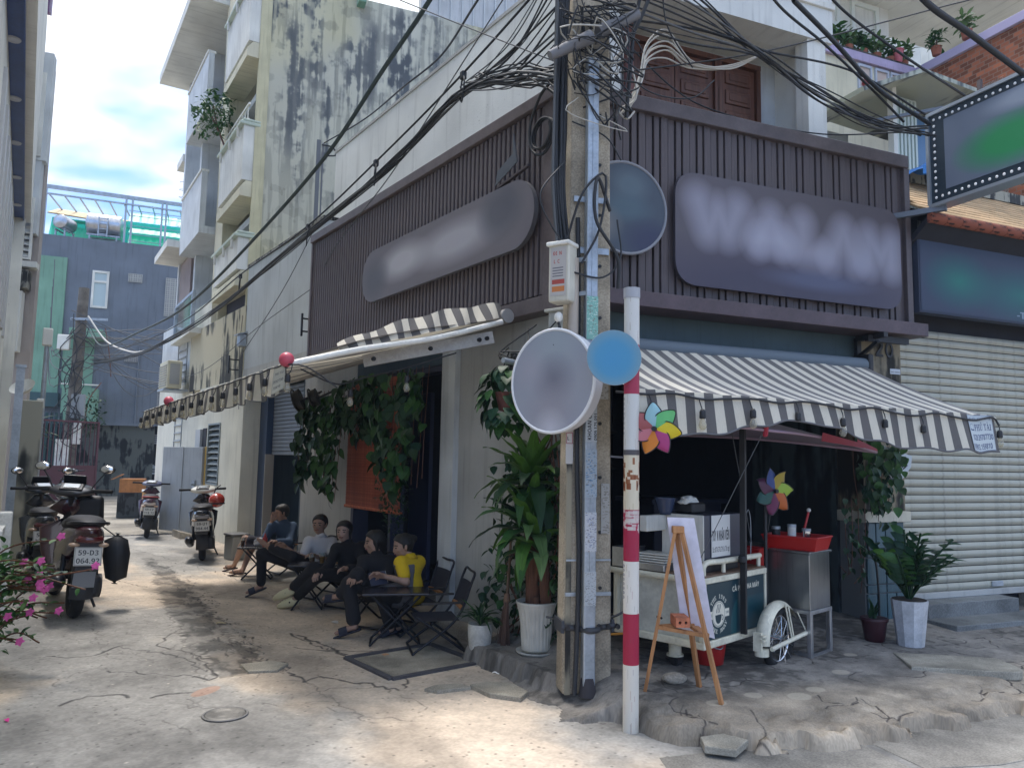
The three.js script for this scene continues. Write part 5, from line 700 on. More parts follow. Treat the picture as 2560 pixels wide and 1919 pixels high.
  louvre(w, 'louvre', 2.7, 3.5, 8.7, 9.2, -6.15, 4, M.white, M.dark); add('awning_sheet', [bx(3.0, 0.06, 1.2, 1.6, 9.9, -4.9, [0.35, 0, -0.05])], mat([0.30, 0.35, 0.40], { metalness: 0.3 }), w);
  const ip = thing('iron_stay', 'thin dark iron stay leaning beside the white wall at the upper right', 'iron bar', FR, [5.2, 4.9, -0.4]); add('bar', [bar([0, 0, 0], [0.08, 1.1, 0], 0.04, 0.04)], mat([0.08, 0.06, 0.06]), ip); add('foot', [bx(0.12, 0.03, 0.12, 0, 0, 0)], M.galv, ip);
}
// mid-alley roof pieces seen over the parapet
{
  const p = thing('rooftop_post', 'tall thin steel post with a wire hook standing over the low stained wall', 'post', FT, [1.22, 4.9, 0.5]); add('tube', [bar([0, 0, 0], [0, 2.6, 0], 0.07, 0.05), bar([0.08, 0, 0], [0.08, 2.55, 0], 0.025, 0.04)], mat([0.13, 0.14, 0.16], { roughness: 0.6 }), p); add('hook', [tube([[0.05, 2.5, 0.05], [0.25, 2.48, 0.05], [0.32, 2.35, 0.05], [0.15, 2.3, 0.05]], 0.015, 16, 6)], M.cable, p);
  const r = thing('blue_roof_sheet', 'small blue corrugated roof sheet peeping over the ribbed cladding', 'roof sheet', FL, [-5.6, 4.95, -1.0]); add('sheet', [sheet(30, 1, (u, v) => V(u * 0.9, 0.02 * Math.sin(u * 60) + (1 - v) * 0.35 , -v * -0.5))], mat([0.07, 0.20, 0.30], { side: THREE.DoubleSide, roughness: 0.5 }), r); add('edge', [bar([0, 0, 0.5], [0.9, 0, 0.5], 0.03, 0.04)], M.white, r);
  const t = thing('lettered_water_tank', 'upright stainless water tank with a blue lettered band behind the white parapet', 'water tank', new Frame(FL.p(-5.55, 5.35, -1.6), FT.ry)); const R2 = 0.40, pr = [[0, 0], [R2, 0.02]]; for (let k = 0; k <= 16; k++) pr.push([R2 * (k % 4 === 1 ? 1.03 : 1), 0.05 + k * 0.085]); pr.push([R2 * 0.9, 1.5], [0.12, 1.6], [0.12, 1.66], [0, 1.67]); add('body', [lathe(pr, 40)], mat([0.60, 0.62, 0.64], { roughness: 0.25, metalness: 0.85 }), t);
  const bm = new THREE.MeshStandardMaterial({ roughness: 0.5, map: canTex(1024, 128, (c, w, h) => { c.fillStyle = '#5c6c80'; c.fillRect(0, 0, w, h); c.fillStyle = '#e4e8ec'; c.font = 'bold 84px sans-serif'; c.textAlign = 'center'; for (const x of [256, 768]) c.fillText('I THÀ', x, 100); }) }); bm.userData.keepUV = true;
  add('band', [xf(fin(new THREE.CylinderGeometry(R2 * 1.035, R2 * 1.035, 0.24, 48, 1, true)), [0, 0.98, 0], [0, 2.2, 0])], bm, t);
}
// ------------------------------------------------------------ awnings
const stripeMat = (n) => { const m = new THREE.MeshPhysicalMaterial({ map: rep(TX.stripe, n, 1), roughness: 0.85, side: THREE.DoubleSide, transmission: 0.3, thickness: 0 }); m.userData.keepUV = true; return m; };
const bulbG = lathe([[0, -0.075], [0.014, -0.072], [0.024, -0.055], [0.026, -0.04], [0.02, -0.02], [0.013, -0.004], [0.012, 0]], 14), sockG = lathe([[0, 0.055], [0.012, 0.055], [0.02, 0.04], [0.021, 0.0], [0.017, -0.006], [0, -0.006]], 12);
const bulbM = mat([0.85, 0.82, 0.72], { transmission: 0.85, roughness: 0.08, ior: 1.45, thickness: 0 });
function festoon(name, label, F, line, bulbs, r = 0.008) { // a cable with hanging lamp holders; bulbs: [t, hasGlass, tilt]
  const t = thing(name, label, 'light string', F), c = new THREE.CatmullRomCurve3(line.map(A3), false, 'centripetal'); add('wire', [fin(new THREE.TubeGeometry(c, 90, r, 6))], M.cable, t);
  for (const [u, glass, dz = 0] of bulbs) { const p = c.getPointAt(u), h = grp('lamp_holder', t, [p.x, p.y, p.z]); add('lead', [tube([[0, 0, 0], [0.01, -0.05, 0.012], [0, -0.08, 0.02 + dz]], 0.004, 6, 5)], M.cable, h); piece('socket', sockG, M.black, h, [0, -0.125, 0.02 + dz]); if (glass) piece('bulb', bulbG, bulbM, h, [0, -0.13, 0.02 + dz]); }
  return t;
}
const lblTex = (c, w, h) => { c.fillStyle = '#b8c0c2'; c.fillRect(0, 0, w, h); c.strokeStyle = '#3a4a78'; c.lineWidth = 5; c.strokeRect(6, 6, w - 12, h - 12); c.fillStyle = '#20305e'; c.textAlign = 'center'; c.font = 'bold 40px serif'; c.fillText('MÁI HIÊN - MÁI XẾP - MÁI VÒM', w / 2, 62, w - 40); c.font = 'bold 118px serif'; c.textAlign = 'left'; c.fillText('PHÚ TÀI', 150, 205, w - 170); c.beginPath(); c.ellipse(82, 160, 56, 40, 0, 0, 7); c.stroke(); c.fillRect(30, 190, 104, 16); c.font = 'bold 104px sans-serif'; c.fillText('☎028', 26, 330, 190); c.fillText('39787730', 226, 330, w - 250); c.fillText('0903.159810', 26, 455, w - 56); };
{ // awning over the street front
  const t = thing('striped_awning', 'grey and white striped fabric awning spread over the street front and cart', 'awning', FR);
  const x0 = -0.22, x1 = 2.72, fx0 = -0.20, fx1 = 3.06, yb = 2.47, yf = 2.05, zb = 0.26, zf = 1.15, cl = (u, v) => { const s = Math.sin(Math.PI * v), P = V(lerp(lerp(x0, x1, u), lerp(fx0, fx1, u), v), lerp(yb, yf - 0.05 * u, v) - 0.055 * s * (0.5 + 0.5 * Math.sin(Math.PI * u)) + 0.004 * Math.sin(u * 70 + v * 3), lerp(zb, zf, v)); return P; };
  const NS = 22; add('canopy_cloth', [sheet(110, 14, cl, (u, v) => [u, v])], stripeMat(NS), t);
  const val = (u, v) => { const P = cl(u, 1), sc = 0.5 + 0.5 * Math.cos(u * 2 * Math.PI * 8), fl = Math.sin(u * 44) * 0.6 + Math.sin(u * 23 + 1) * 0.5, lift = 0.14 * Math.pow(Math.max(0, Math.sin(Math.PI * clamp((u - 0.08) / 0.62))), 1) * Math.exp(-Math.pow((u - 0.40) / 0.24, 2)); P.y += 0.015 - v * (0.30 - lift - 0.02 * sc); P.z += 0.018 + 0.035 * v * fl * 0.5 + 0.05 * v; P.x += 0.012 * v * Math.sin(u * 31); return P; };
  const vs = add('valance', [sheet(150, 8, val, (u, v) => [u, v])], stripeMat(NS), t);
  add('hem', [tube(Array.from({ length: 60 }, (_, k) => val(k / 59, 1)), 0.007, 160, 6)], mat([0.10, 0.10, 0.11]), t);
  add('front_bar', [rod(cl(0, 1).add(V(-0.02, -0.012, 0)), cl(1, 1).add(V(0.03, -0.012, 0)), 0.022)], M.wpaint, t);
  add('roller', [rod([x0, yb + 0.03, 0.2], [x1 + 0.03, yb + 0.03, 0.2], 0.065, 0.065, 20)], mat([0.10, 0.13, 0.16], { roughness: 0.6 }), t);
  add('roller_end', [rb(0.06, 0.2, 0.2, 0.02, x1 + 0.06, yb + 0.03, 0.17)], M.black, t);
  for (const x of [0.15, 2.45]) { const a = grp('folding_arm', t); add('arm', [bar([x, yb - 0.14, 0.2], [x + (x < 1 ? 0.45 : -0.45), yb - 0.38, 0.72], 0.03, 0.045)], M.galv, a); add('arm', [bar([x + (x < 1 ? 0.45 : -0.45), yb - 0.40, 0.72], [x + 0.05, yf - 0.12, zf - 0.05], 0.03, 0.045)], M.galv, a); }
  const lb = new THREE.MeshStandardMaterial({ map: canTex(700, 480, lblTex), roughness: 0.7, side: THREE.DoubleSide }); lb.userData.keepUV = true;
  add('maker_label', [sheet(8, 6, (u, v) => val(0.905 + 0.085 * u, 0.02 + 0.95 * (1 - v)).add(V(0, 0, 0.007)), (u, v) => [u, v])], lb, t);
  const L = Array.from({ length: 16 }, (_, k) => { const u = 0.02 + 0.97 * k / 15; return val(u, 0.12).add(V(0, 0.015 * Math.sin(k * 2.2), 0.02)); });
  festoon('festoon_lights', 'black festoon cable with bulbs along the street awning valance', FR, [[-0.3, 2.04, 1.1], ...L, [3.12, 1.94, 1.17]], [[0.06, 0], [0.17, 1, 0.02], [0.285, 1, 0.02], [0.40, 0], [0.515, 1], [0.63, 0], [0.74, 0], [0.985, 1]]);
}
{ // awning over the alley seats
  const t = thing('alley_awning', 'long grey and white striped awning over the seats in the alley', 'awning', FL);
  const X0 = -6.25, X1 = -0.82, zf = 2.02, zb = 0.34, fr = (u) => V(lerp(X0, X1, u), lerp(2.13, 2.255, u), zf), bk = (u) => V(lerp(X0, X1 + 0.24, u), lerp(2.62, 2.76, u), zb);
  const cl = (u, v) => { const P = bk(u).lerp(fr(u), v); P.y += -0.05 * Math.sin(Math.PI * v) * (0.6 + 0.4 * Math.sin(u * 9)) + 0.006 * Math.sin(u * 80); P.y += 0.11 * Math.pow(sst(0.93, 1.0, u), 2) * Math.sin(Math.PI * Math.pow(1 - v, 0.8)); return P; };
  const NS = 30; add('canopy_cloth', [sheet(150, 14, cl, (u, v) => [u, v])], stripeMat(NS), t);
  const val = (u, v) => { const P = fr(u), sc = Math.abs(Math.sin(u * Math.PI * 13)), fl = Math.sin(u * 90) * 0.5 + Math.sin(u * 53 + 1); P.y += 0.012 - v * (0.205 + 0.03 * sc); P.z += 0.02 + 0.028 * v * fl; return P; };
  add('valance', [sheet(220, 6, val, (u, v) => [u, v])], stripeMat(NS), t); add('hem', [tube(Array.from({ length: 110 }, (_, k) => val(k / 109, 1)), 0.005, 260, 5)], mat([0.12, 0.12, 0.12]), t);
  add('front_bar', [rod(fr(0).add(V(-0.03, 0, 0)), fr(1).add(V(0.02, 0, 0)), 0.02)], M.wpaint, t);
  add('side_hem', [tube([fr(1), cl(1, 0.7).add(V(0.005, -0.07, 0)), cl(1, 0.35).add(V(0.005, -0.09, 0)), bk(1).add(V(0, -0.03, 0))], 0.024, 30, 8)], M.wpaint, t);
  add('slack_flap', [sheet(40, 5, (u, v) => { const a = fr(1).lerp(bk(1), 0.22 + 0.80 * u); a.y += 0.03 - v * 0.02 + (1 - v) * (0.14 * Math.sin(Math.PI * Math.min(1, u * 0.62 + 0.12)) + 0.012 * Math.sin(u * 22)); a.x -= 0.10 * (1 - v) + 0.02 * Math.sin(u * 31 + v * 2); return a; }, (u, v) => [u, v])], stripeMat(11), t);
  add('roller', [rod(bk(0).add(V(0, 0.03, -0.06)), bk(1).add(V(0, 0.03, -0.06)), 0.06, 0.06, 16)], mat([0.35, 0.34, 0.33]), t);
  const rail = grp('folding_arm', t); add('arm', [bar([-0.62, 2.60, 0.40], [-1.05, 2.36, 1.35], 0.035, 0.10)], mat([0.36, 0.34, 0.31], { tex: TX.mott, size: 0.5, roughness: 0.5, metalness: 0.3 }), rail); const bg = cyl(0.018, 0.018, 0.02, 0, 0, 0, 12, [0, 0, Math.PI / 2]); for (const k of [0.06, 0.12, 0.5, 0.93]) piece('bolt', bg, M.black, rail, V(-0.60, 2.60, 0.40).lerp(V(-1.03, 2.36, 1.35), k));
  const lb = new THREE.MeshStandardMaterial({ map: canTex(360, 480, (c, w, h) => { c.fillStyle = '#b4b4ac'; c.fillRect(0, 0, w, h); c.fillStyle = '#454a52'; c.font = 'bold 70px sans-serif'; c.fillText('39787730', 14, 300, w - 28); c.fillText('.159810', 14, 410, w - 28); c.font = 'bold 60px serif'; c.fillText('PHÚ TÀI', 60, 160); c.strokeStyle = '#555'; c.strokeRect(10, 10, w - 20, h - 20); }), roughness: 0.7, side: THREE.DoubleSide }); lb.userData.keepUV = true;
  add('maker_label', [sheet(4, 4, (u, v) => val(0.955 + 0.045 * u, 0.06 + 0.85 * (1 - v)).add(V(0, 0, 0.008)), (u, v) => [u, v])], lb, t);
  const L = Array.from({ length: 40 }, (_, k) => { const u = k / 39; return val(u, 0.06).add(V(0, -0.012 * Math.abs(Math.sin(u * 40)), 0.02)); });
  festoon('festoon_lights', 'black festoon cable with many bulbs along the alley awning valance', FL, [...L, [-0.72, 2.24, 1.95], [-0.70, 2.10, 1.7]], Array.from({ length: 15 }, (_, k) => [0.02 + k * 0.0655, 1, 0.01]), 0.006);
  festoon('festoon_lights', 'loose festoon cable with two bulbs under the near end of the alley awning', FL, [[-0.78, 2.22, 1.95], [-0.95, 2.15, 1.6], [-1.1, 2.22, 1.35], [-0.9, 2.3, 1.1], [-0.7, 2.45, 0.7]], [[0.42, 1], [0.74, 1]], 0.006);
  for (const [u, l] of [[0.999, 'pink red ball on the near corner of the alley awning'], [0.27, 'pink red ball far along the alley awning bar']]) { const b = thing('ball_finial', l, 'ball', FL, [fr(u).x, fr(u).y + 0.03, fr(u).z + 0.02]); add('ball', [sph(0.055)], mat([0.50, 0.07, 0.11], { roughness: 0.4 }), b); add('stem', [rod([0, -0.06, 0], [0, -0.03, 0], 0.012)], M.black, b); }
}
// ------------------------------------------------------------ the corner pole and its fittings
const PF = new Frame(FR.p(-0.225, 0, 0.55), FR.ry - 0.18);
{
  const y0 = onPave(PF, 0, 0) - 0.05;
  const p = thing('concrete_utility_pole', 'large grey concrete utility pole with bolt holes standing at the corner of the cafe', 'utility pole', PF);
  const H = 7.2, sh = (s) => [[-0.155 * s, -0.09 * s], [0.155 * s, -0.09 * s], [0.155 * s, 0.09 * s], [-0.155 * s, 0.09 * s]];
  add('shaft', [(() => { const g = fin(new RoundedBoxGeometry(0.345, H, 0.17, 2, 0.02)); const a = g.attributes.position; for (let i = 0; i < a.count; i++) { const k = lerp(1, 0.72, (a.getY(i) + H / 2) / H); a.setX(i, a.getX(i) * k); a.setZ(i, a.getZ(i) * k); } g.computeVertexNormals(); g.translate(0, H / 2 + y0, 0); return g; })()], mat([0.36, 0.325, 0.27], { tex: TX.conc, size: 1.1, bump: TX.grain, bs: 0.004, bsize: 0.4, roughness: 0.95 }), p);
  const hg = cyl(0.012, 0.012, 0.02, 0, 0, 0, 12, [Math.PI / 2, 0, 0]); for (let k = 0; k < 16; k++) piece('bolt_hole', hg, M.black, p, [0.085 - 0.0022 * k, 0.75 + 0.37 * k, 0.082 - 0.0016 * k]);
  const cd = grp('steel_conduit', p); add('channel', [rb(0.085, 4.4, 0.07, 0.012, -0.012, y0 + 2.2, 0.135), bb(-0.016, -0.008, y0 + 0.8, y0 + 4.3, 0.169, 0.175)], M.galv, cd); add('foot', [cyl(0.06, 0.045, 0.12, -0.012, y0 + 0.06, 0.135, 16)], mat([0.05, 0.045, 0.05], { roughness: 0.9 }), cd);
  for (const [y, w] of [[0.70, 0.012], [0.93, 0.006], [2.42, 0.02], [3.05, 0.022], [3.42, 0.02]]) { const s = grp('steel_band', p), e = 0.16 - 0.012 * y; add('band', [bb(-e - 0.008, e + 0.008, y, y + w * 2, -0.1, -0.095), bb(-e - 0.008, -e - 0.002, y, y + w * 2, -0.095, 0.095), bb(e + 0.002, e + 0.008, y, y + w * 2, -0.095, 0.095), bb(-e - 0.008, e + 0.008, y, y + w * 2, 0.092, 0.098)], M.galv, s); }
  const cl = grp('pole_clamp', p), cm = mat([0.06, 0.065, 0.075], { roughness: 0.6, metalness: 0.4 }); add('front_strap', [tube([[-0.18, 0.50, 0.09], [-0.07, 0.49, 0.11], [-0.02, 0.49, 0.185], [0.04, 0.49, 0.17], [0.07, 0.49, 0.11], [0.19, 0.50, 0.09]], 0.02, 30, 6)], cm, cl); addEach('side_plate', [bb(-0.185, -0.165, 0.46, 0.54, -0.09, 0.1), bb(0.165, 0.185, 0.46, 0.54, -0.09, 0.1)], cm, cl); const ng = cyl(0.018, 0.018, 0.03, 0, 0, 0, 6, [Math.PI / 2, 0, 0]); for (const x of [-0.15, -0.09, 0.075, 0.135, 0.2]) piece('nut', ng, M.black, cl, [x, 0.50, 0.115]);
  const cb = grp('black_cable', p); add('run', [tube([[-0.11, y0 + 0.02, 0.16], [-0.085, 0.5, 0.13], [-0.075, 1.0, 0.115], [-0.09, 1.5, 0.11], [-0.095, 2.2, 0.105], [-0.09, 2.6, 0.10], [-0.10, 3.3, 0.10]], 0.017, 60, 8)], M.cable, cb);
  add('grey_pipe', [rod([-0.13, 2.15, 0.12], [-0.13, 3.0, 0.12], 0.035, 0.035, 14)], mat([0.42, 0.36, 0.30], { roughness: 0.6 }), p);
  add('inner_stile', [bb(-0.158, -0.12, y0, 2.0, 0.075, 0.092)], mat([0.36, 0.33, 0.28], { tex: TX.grime, size: 3, roughness: 0.95 }), p);
  // pasted stickers
  const st = (name, label, w, h, x, y, z, draw) => txt(name, label, 'sticker', w, h, PF, [x, y, z], 0, draw, 0.8);
  const rag = (bg, fg, n, big) => (c, w, h) => { c.fillStyle = bg; c.fillRect(0, 0, w, h); reseed(n); c.fillStyle = fg; for (let k = 0; k < (big ? 26 : 90); k++) c.fillRect(rr(0, w), rr(0, h), rr(8, big ? 110 : 60), rr(6, big ? 26 : 14)); c.fillStyle = 'rgba(120,115,108,0.55)'; for (let k = 0; k < 60; k++) c.fillRect(rr(0, w), rr(0, h), rr(6, 50), rr(4, 40)); };
  st('torn_sticker', 'tall torn white sticker with blue stamp on the galvanised conduit', 0.08, 0.26, -0.012, 1.13, 0.1745, rag('#b9bcc0', '#4b5a86', 3));
  st('torn_sticker', 'torn pale sticker low on the galvanised conduit above the clamp', 0.08, 0.22, -0.012, 0.76, 0.1745, rag('#aab0b4', '#5a6068', 4));
  st('torn_sticker', 'torn blue and white stickers high on the galvanised conduit', 0.08, 0.32, -0.012, 1.52, 0.1745, rag('#9aa6b0', '#3c6f96', 5));
  st('torn_sticker', 'mint green net patterned sticker on the conduit by the blue disc', 0.082, 0.30, -0.012, 2.58, 0.1745, rag('#7fb0a4', '#c6d8d0', 6));
  st('torn_sticker', 'peeling white paint patch on the right side of the pole', 0.06, 0.34, 0.118, 1.28, 0.090, rag('#a3a099', '#8a847a', 7, 1));
  st('torn_sticker', 'peeling white paper on the pole just below the blue disc', 0.12, 0.30, 0.075, 2.18, 0.088, rag('#b4b2ab', '#847e76', 8, 1));
  st('phone_sticker', 'grey strip sticker with black digits under the mirror on the conduit', 0.078, 0.26, -0.012, 1.86, 0.1745, (c, w, h) => { c.fillStyle = '#aeb4b8'; c.fillRect(0, 0, w, h); c.save(); c.translate(w * 0.3, h * 0.96); c.rotate(-Math.PI / 2); c.fillStyle = '#16181c'; c.font = 'bold 150px sans-serif'; c.fillText('KHOAN CẮT', 0, 60, h * 0.9); c.font = 'bold 120px sans-serif'; c.fillText('0909.175.091', 0, 220, h * 0.9); c.restore(); });
  const wst = thing('red_lettered_strip', 'narrow white strip with red framed letters on the left edge of the pole', 'sticker', PF, [-0.142, 1.78, 0.094]); const wm = new THREE.MeshStandardMaterial({ map: canTex(96, 720, (c, w, h) => { c.fillStyle = '#c2beb8'; c.fillRect(0, 0, w, h); c.strokeStyle = '#8c2038'; c.lineWidth = 8; [['gold', 90], ['TH', 250], ['L', 420]].forEach(([s, y]) => { c.strokeRect(8, y - 80, w - 16, 130); c.fillStyle = '#2a2630'; c.font = `bold ${s.length > 2 ? 30 : 60}px sans-serif`; c.fillText(s, 14, y + 10, w - 24); }); }), roughness: 0.8 }); wm.userData.keepUV = true; add('sheet', [plane(0.05, 0.40, [0, 0, 0.002])], wm, wst); add('backing', [bx(0.05, 0.4, 0.002)], M.white, wst);
  // boxes on the pole
  const e = thing('meter_box', 'tilted cream electric meter box with faded warning stickers strapped on the pole', 'electric box', PF, [-0.21, 2.68, 0.12], -0.75); add('case', [rb(0.16, 0.40, 0.13, 0.015, 0, 0.2, 0)], mat([0.60, 0.58, 0.52], { tex: TX.wall, size: 0.6, roughness: 0.6 }), e); add('lid', [rb(0.18, 0.03, 0.155, 0.01, 0, 0.405, 0.01)], M.wpaint, e); const em = new THREE.MeshStandardMaterial({ map: canTex(160, 360, (c, w, h) => { c.fillStyle = '#b5b0ac'; c.fillRect(0, 0, w, h); c.fillStyle = '#a8524c'; c.font = 'bold 40px sans-serif'; c.fillText('ĐIỆN', 24, 60); c.fillText('LỰC', 30, 120); c.fillRect(16, 240, 128, 34); c.fillStyle = '#6a6a72'; for (let k = 0; k < 4; k++) c.fillRect(20, 150 + 20 * k, 110, 8); c.fillStyle = '#c27a4a'; c.fillRect(16, 290, 128, 40); }) }); em.userData.keepUV = true; add('notice', [xf(plane(0.12, 0.34, [0, 0.21, 0.068]), [0, 0, 0])], em, e); add('strap', [bb(-0.1, 0.14, 0.3, 0.33, -0.1, -0.08), bb(-0.1, 0.14, 0.06, 0.09, -0.1, -0.08)], M.galv, e);
  const e2 = thing('switch_box', 'small grey switch box under the cladding just left of the pole', 'electric box', FL, [-0.02, 2.42, 0.12], 0.25); add('case', [rb(0.24, 0.34, 0.16, 0.02, 0, 0.17, 0)], mat([0.42, 0.44, 0.43], { roughness: 0.5 }), e2); add('hood', [rb(0.27, 0.025, 0.2, 0.008, 0, 0.345, 0.01)], M.ceram, e2); add('window', [bb(-0.02, 0.05, 0.14, 0.19, 0.078, 0.083)], M.black, e2);
  const nc = thing('plug_lamp', 'small dangling plug and cord under the meter box', 'plug', PF, [-0.24, 2.58, 0.13]); add('plug', [sph(0.03, 0, 0, 0, [1, 1.2, 1])], M.wpaint, nc); add('cord', [tube([[0, -0.03, 0], [0.01, -0.12, 0.01], [-0.03, -0.2, 0]], 0.01, 10, 6)], M.cable, nc);
}
{ // striped post with blue disc
  const F = new Frame(FR.p(-0.235, 0, 1.185), FR.ry - 0.3), y0 = onPave(F, 0, 0) - 0.03;
  const t = thing('striped_post', 'red and white banded round steel post at the kerb with rust and torn stickers', 'post', F); const r = 0.048;
  const tex = (a, b) => canTex(256, 512, (c, w, h) => { c.fillStyle = a; c.fillRect(0, 0, w, h); reseed(b); for (let k = 0; k < 40; k++) { c.fillStyle = `rgba(${rr(60, 150) | 0},${rr(50, 110) | 0},${rr(40, 90) | 0},0.25)`; c.fillRect(rr(0, w), rr(0, h), rr(1, 4), rr(4, 90)); } if (b === 2) { c.fillStyle = 'rgba(120,60,24,0.8)'; for (let k = 0; k < 60; k++) c.fillRect(rr(0, w), rr(60, 300), rr(2, 30), rr(10, 90)); c.fillStyle = 'rgba(26,20,18,0.9)'; for (let k = 0; k < 26; k++) c.fillRect(rr(70, 200), rr(40, 380), rr(4, 26), rr(10, 80)); c.fillStyle = 'rgba(110,104,100,0.8)'; c.fillRect(0, 0, w, 40); } if (b === 4) { c.fillStyle = 'rgba(190,184,176,0.9)'; for (let k = 0; k < 60; k++) c.fillRect(rr(0, w), rr(0, 200), rr(10, 60), rr(8, 50)); } if (b === 3 || b === 6) { c.fillStyle = '#4a506a'; c.font = 'bold 40px sans-serif'; for (let k = 0; k < 2; k++) for (let q = 0; q < 8; q++) c.fillText('▲▲0▲', 20 + k * 128, 60 + q * 44); } });
  const seg = [[0, 0.42, '#cfcabf', 1], [0.42, 0.72, '#9a1238', 5], [0.72, 1.03, '#cfcbc2', 6], [1.03, 1.34, '#98143a', 4], [1.34, 1.70, '#c9bfa8', 2], [1.70, 2.05, '#c4c4c0', 3], [2.05, 2.36, '#9c2c48', 7], [2.36, 2.66, '#c8c8c4', 8]];
  seg.forEach(([a, b, c, n], k) => { const m = new THREE.MeshStandardMaterial({ map: tex(c, n), roughness: 0.55 }); m.userData.keepUV = true; add(k % 2 ? 'red_band' : 'white_band', [xf(fin(new THREE.CylinderGeometry(r, r, b - a, 28, 1, true)), [0, y0 + (a + b) / 2, 0], [0, 1.2 + k, 0])], m, t); });
  add('cap', [cyl(r + 0.004, r + 0.004, 0.065, 0, y0 + 2.69, 0, 24)], mat([0.36, 0.37, 0.40], { roughness: 0.6 }), t);
  add('tape', [cyl(r + 0.002, r + 0.002, 0.03, 0, y0 + 1.69, 0, 24, [0, 0, 0], true), bx(0.09, 0.012, 0.003, -0.09, y0 + 1.66, 0, [0, 0, -0.06])], mat([0.08, 0.075, 0.08]), t);
  add('footing', [sph(0.16, 0, y0 - 0.02, 0, [1.1, 0.28, 1])], mat([0.07, 0.065, 0.065], { tex: TX.conc, size: 0.3, roughness: 1, bump: TX.grain, bs: 0.01, bsize: 0.2 }), t);
  const d = thing('blue_disc_sign', 'round blue disc sign fixed to the left of the striped post', 'road sign', F, [-0.125, y0 + 2.27, 0.055]); const dm = new THREE.MeshStandardMaterial({ roughness: 0.45, map: canTex(512, 512, (c, w, h) => { const g = c.createRadialGradient(240, 280, 10, 256, 256, 270); g.addColorStop(0, '#3f87b0'); g.addColorStop(0.55, '#4488ad'); g.addColorStop(1, '#6d8d9c'); c.fillStyle = g; c.fillRect(0, 0, w, h); }) }); dm.userData.keepUV = true;
  add('face', [xf(fin(new THREE.CircleGeometry(0.17, 48)), [0, 0, 0.007])], dm, d); add('plate', [cyl(0.172, 0.172, 0.01, 0, 0, 0, 48, [Math.PI / 2, 0, 0])], M.galv, d); add('bracket', [bb(0.06, 0.17, -0.02, 0.02, -0.06, -0.006)], M.galv, d);
}
{ // round mirror-like shop sign on a wall bracket
  const t = thing('round_wall_sign', 'pale round double sided sign with white rim hanging beside the pole', 'shop sign', new Frame(FL.p(0.47, 2.14, 0.60), FR.ry - 1.10)); const dm = new THREE.MeshStandardMaterial({ roughness: 0.35, map: canTex(512, 512, (c, w, h) => { c.fillStyle = '#969aa6'; c.fillRect(0, 0, w, h); const bl = (x, y, r2, s) => { const g = c.createRadialGradient(x, y, 0, x, y, r2); g.addColorStop(0, s); g.addColorStop(1, s.replace(/[\d.]+\)$/, '0)')); c.fillStyle = g; c.fillRect(0, 0, w, h); }; bl(280, 60, 220, 'rgba(150,160,168,0.9)'); bl(270, 250, 150, 'rgba(112,112,126,0.9)'); bl(120, 200, 120, 'rgba(160,158,170,0.8)'); bl(260, 420, 200, 'rgba(150,146,156,0.9)'); bl(250, 500, 120, 'rgba(196,196,206,0.9)'); }) }); dm.userData.keepUV = true;
  add('face', [xf(fin(new THREE.CircleGeometry(0.345, 56)), [0, 0, 0.056])], dm, t); add('case', [cyl(0.35, 0.35, 0.1, 0, 0, 0, 56, [Math.PI / 2, 0, 0])], mat([0.60, 0.60, 0.63], { roughness: 0.4 }), t); add('rim', [xf(fin(new THREE.TorusGeometry(0.352, 0.012, 8, 56)), [0, 0, 0.05])], mat([0.75, 0.76, 0.78], { roughness: 0.3 }), t);
  const b = thing('iron_bracket', 'black iron bracket with twisted wires above the hanging plant', 'bracket', FL, [-0.22, 2.30, 0.02]); add('upright', [bar([0, -0.25, 0.45], [0, 0.12, 0.45], 0.05, 0.03)], M.black, b); add('arm', [rod([0, 0.02, 0.02], [0.1, 0.04, 0.62], 0.022)], M.galv, b); add('stay', [bar([-0.05, 0.02, 0.4], [0.02, -0.12, 0.48], 0.02, 0.02), bar([-0.06, 0.0, 0.45], [0.08, 0.09, 0.5], 0.014, 0.014)], M.black, b); reseed(9); add('wires', Array.from({ length: 7 }, () => tube([[rr(-0.1, 0.1), rr(0.0, 0.15), 0.46], [rr(-0.3, 0.2), rr(-0.1, 0.2), 0.4], [rr(-0.5, 0.3), rr(0.1, 0.4), 0.2]], 0.006, 12, 5)), M.cable, b).userData.kind = 'stuff';
}
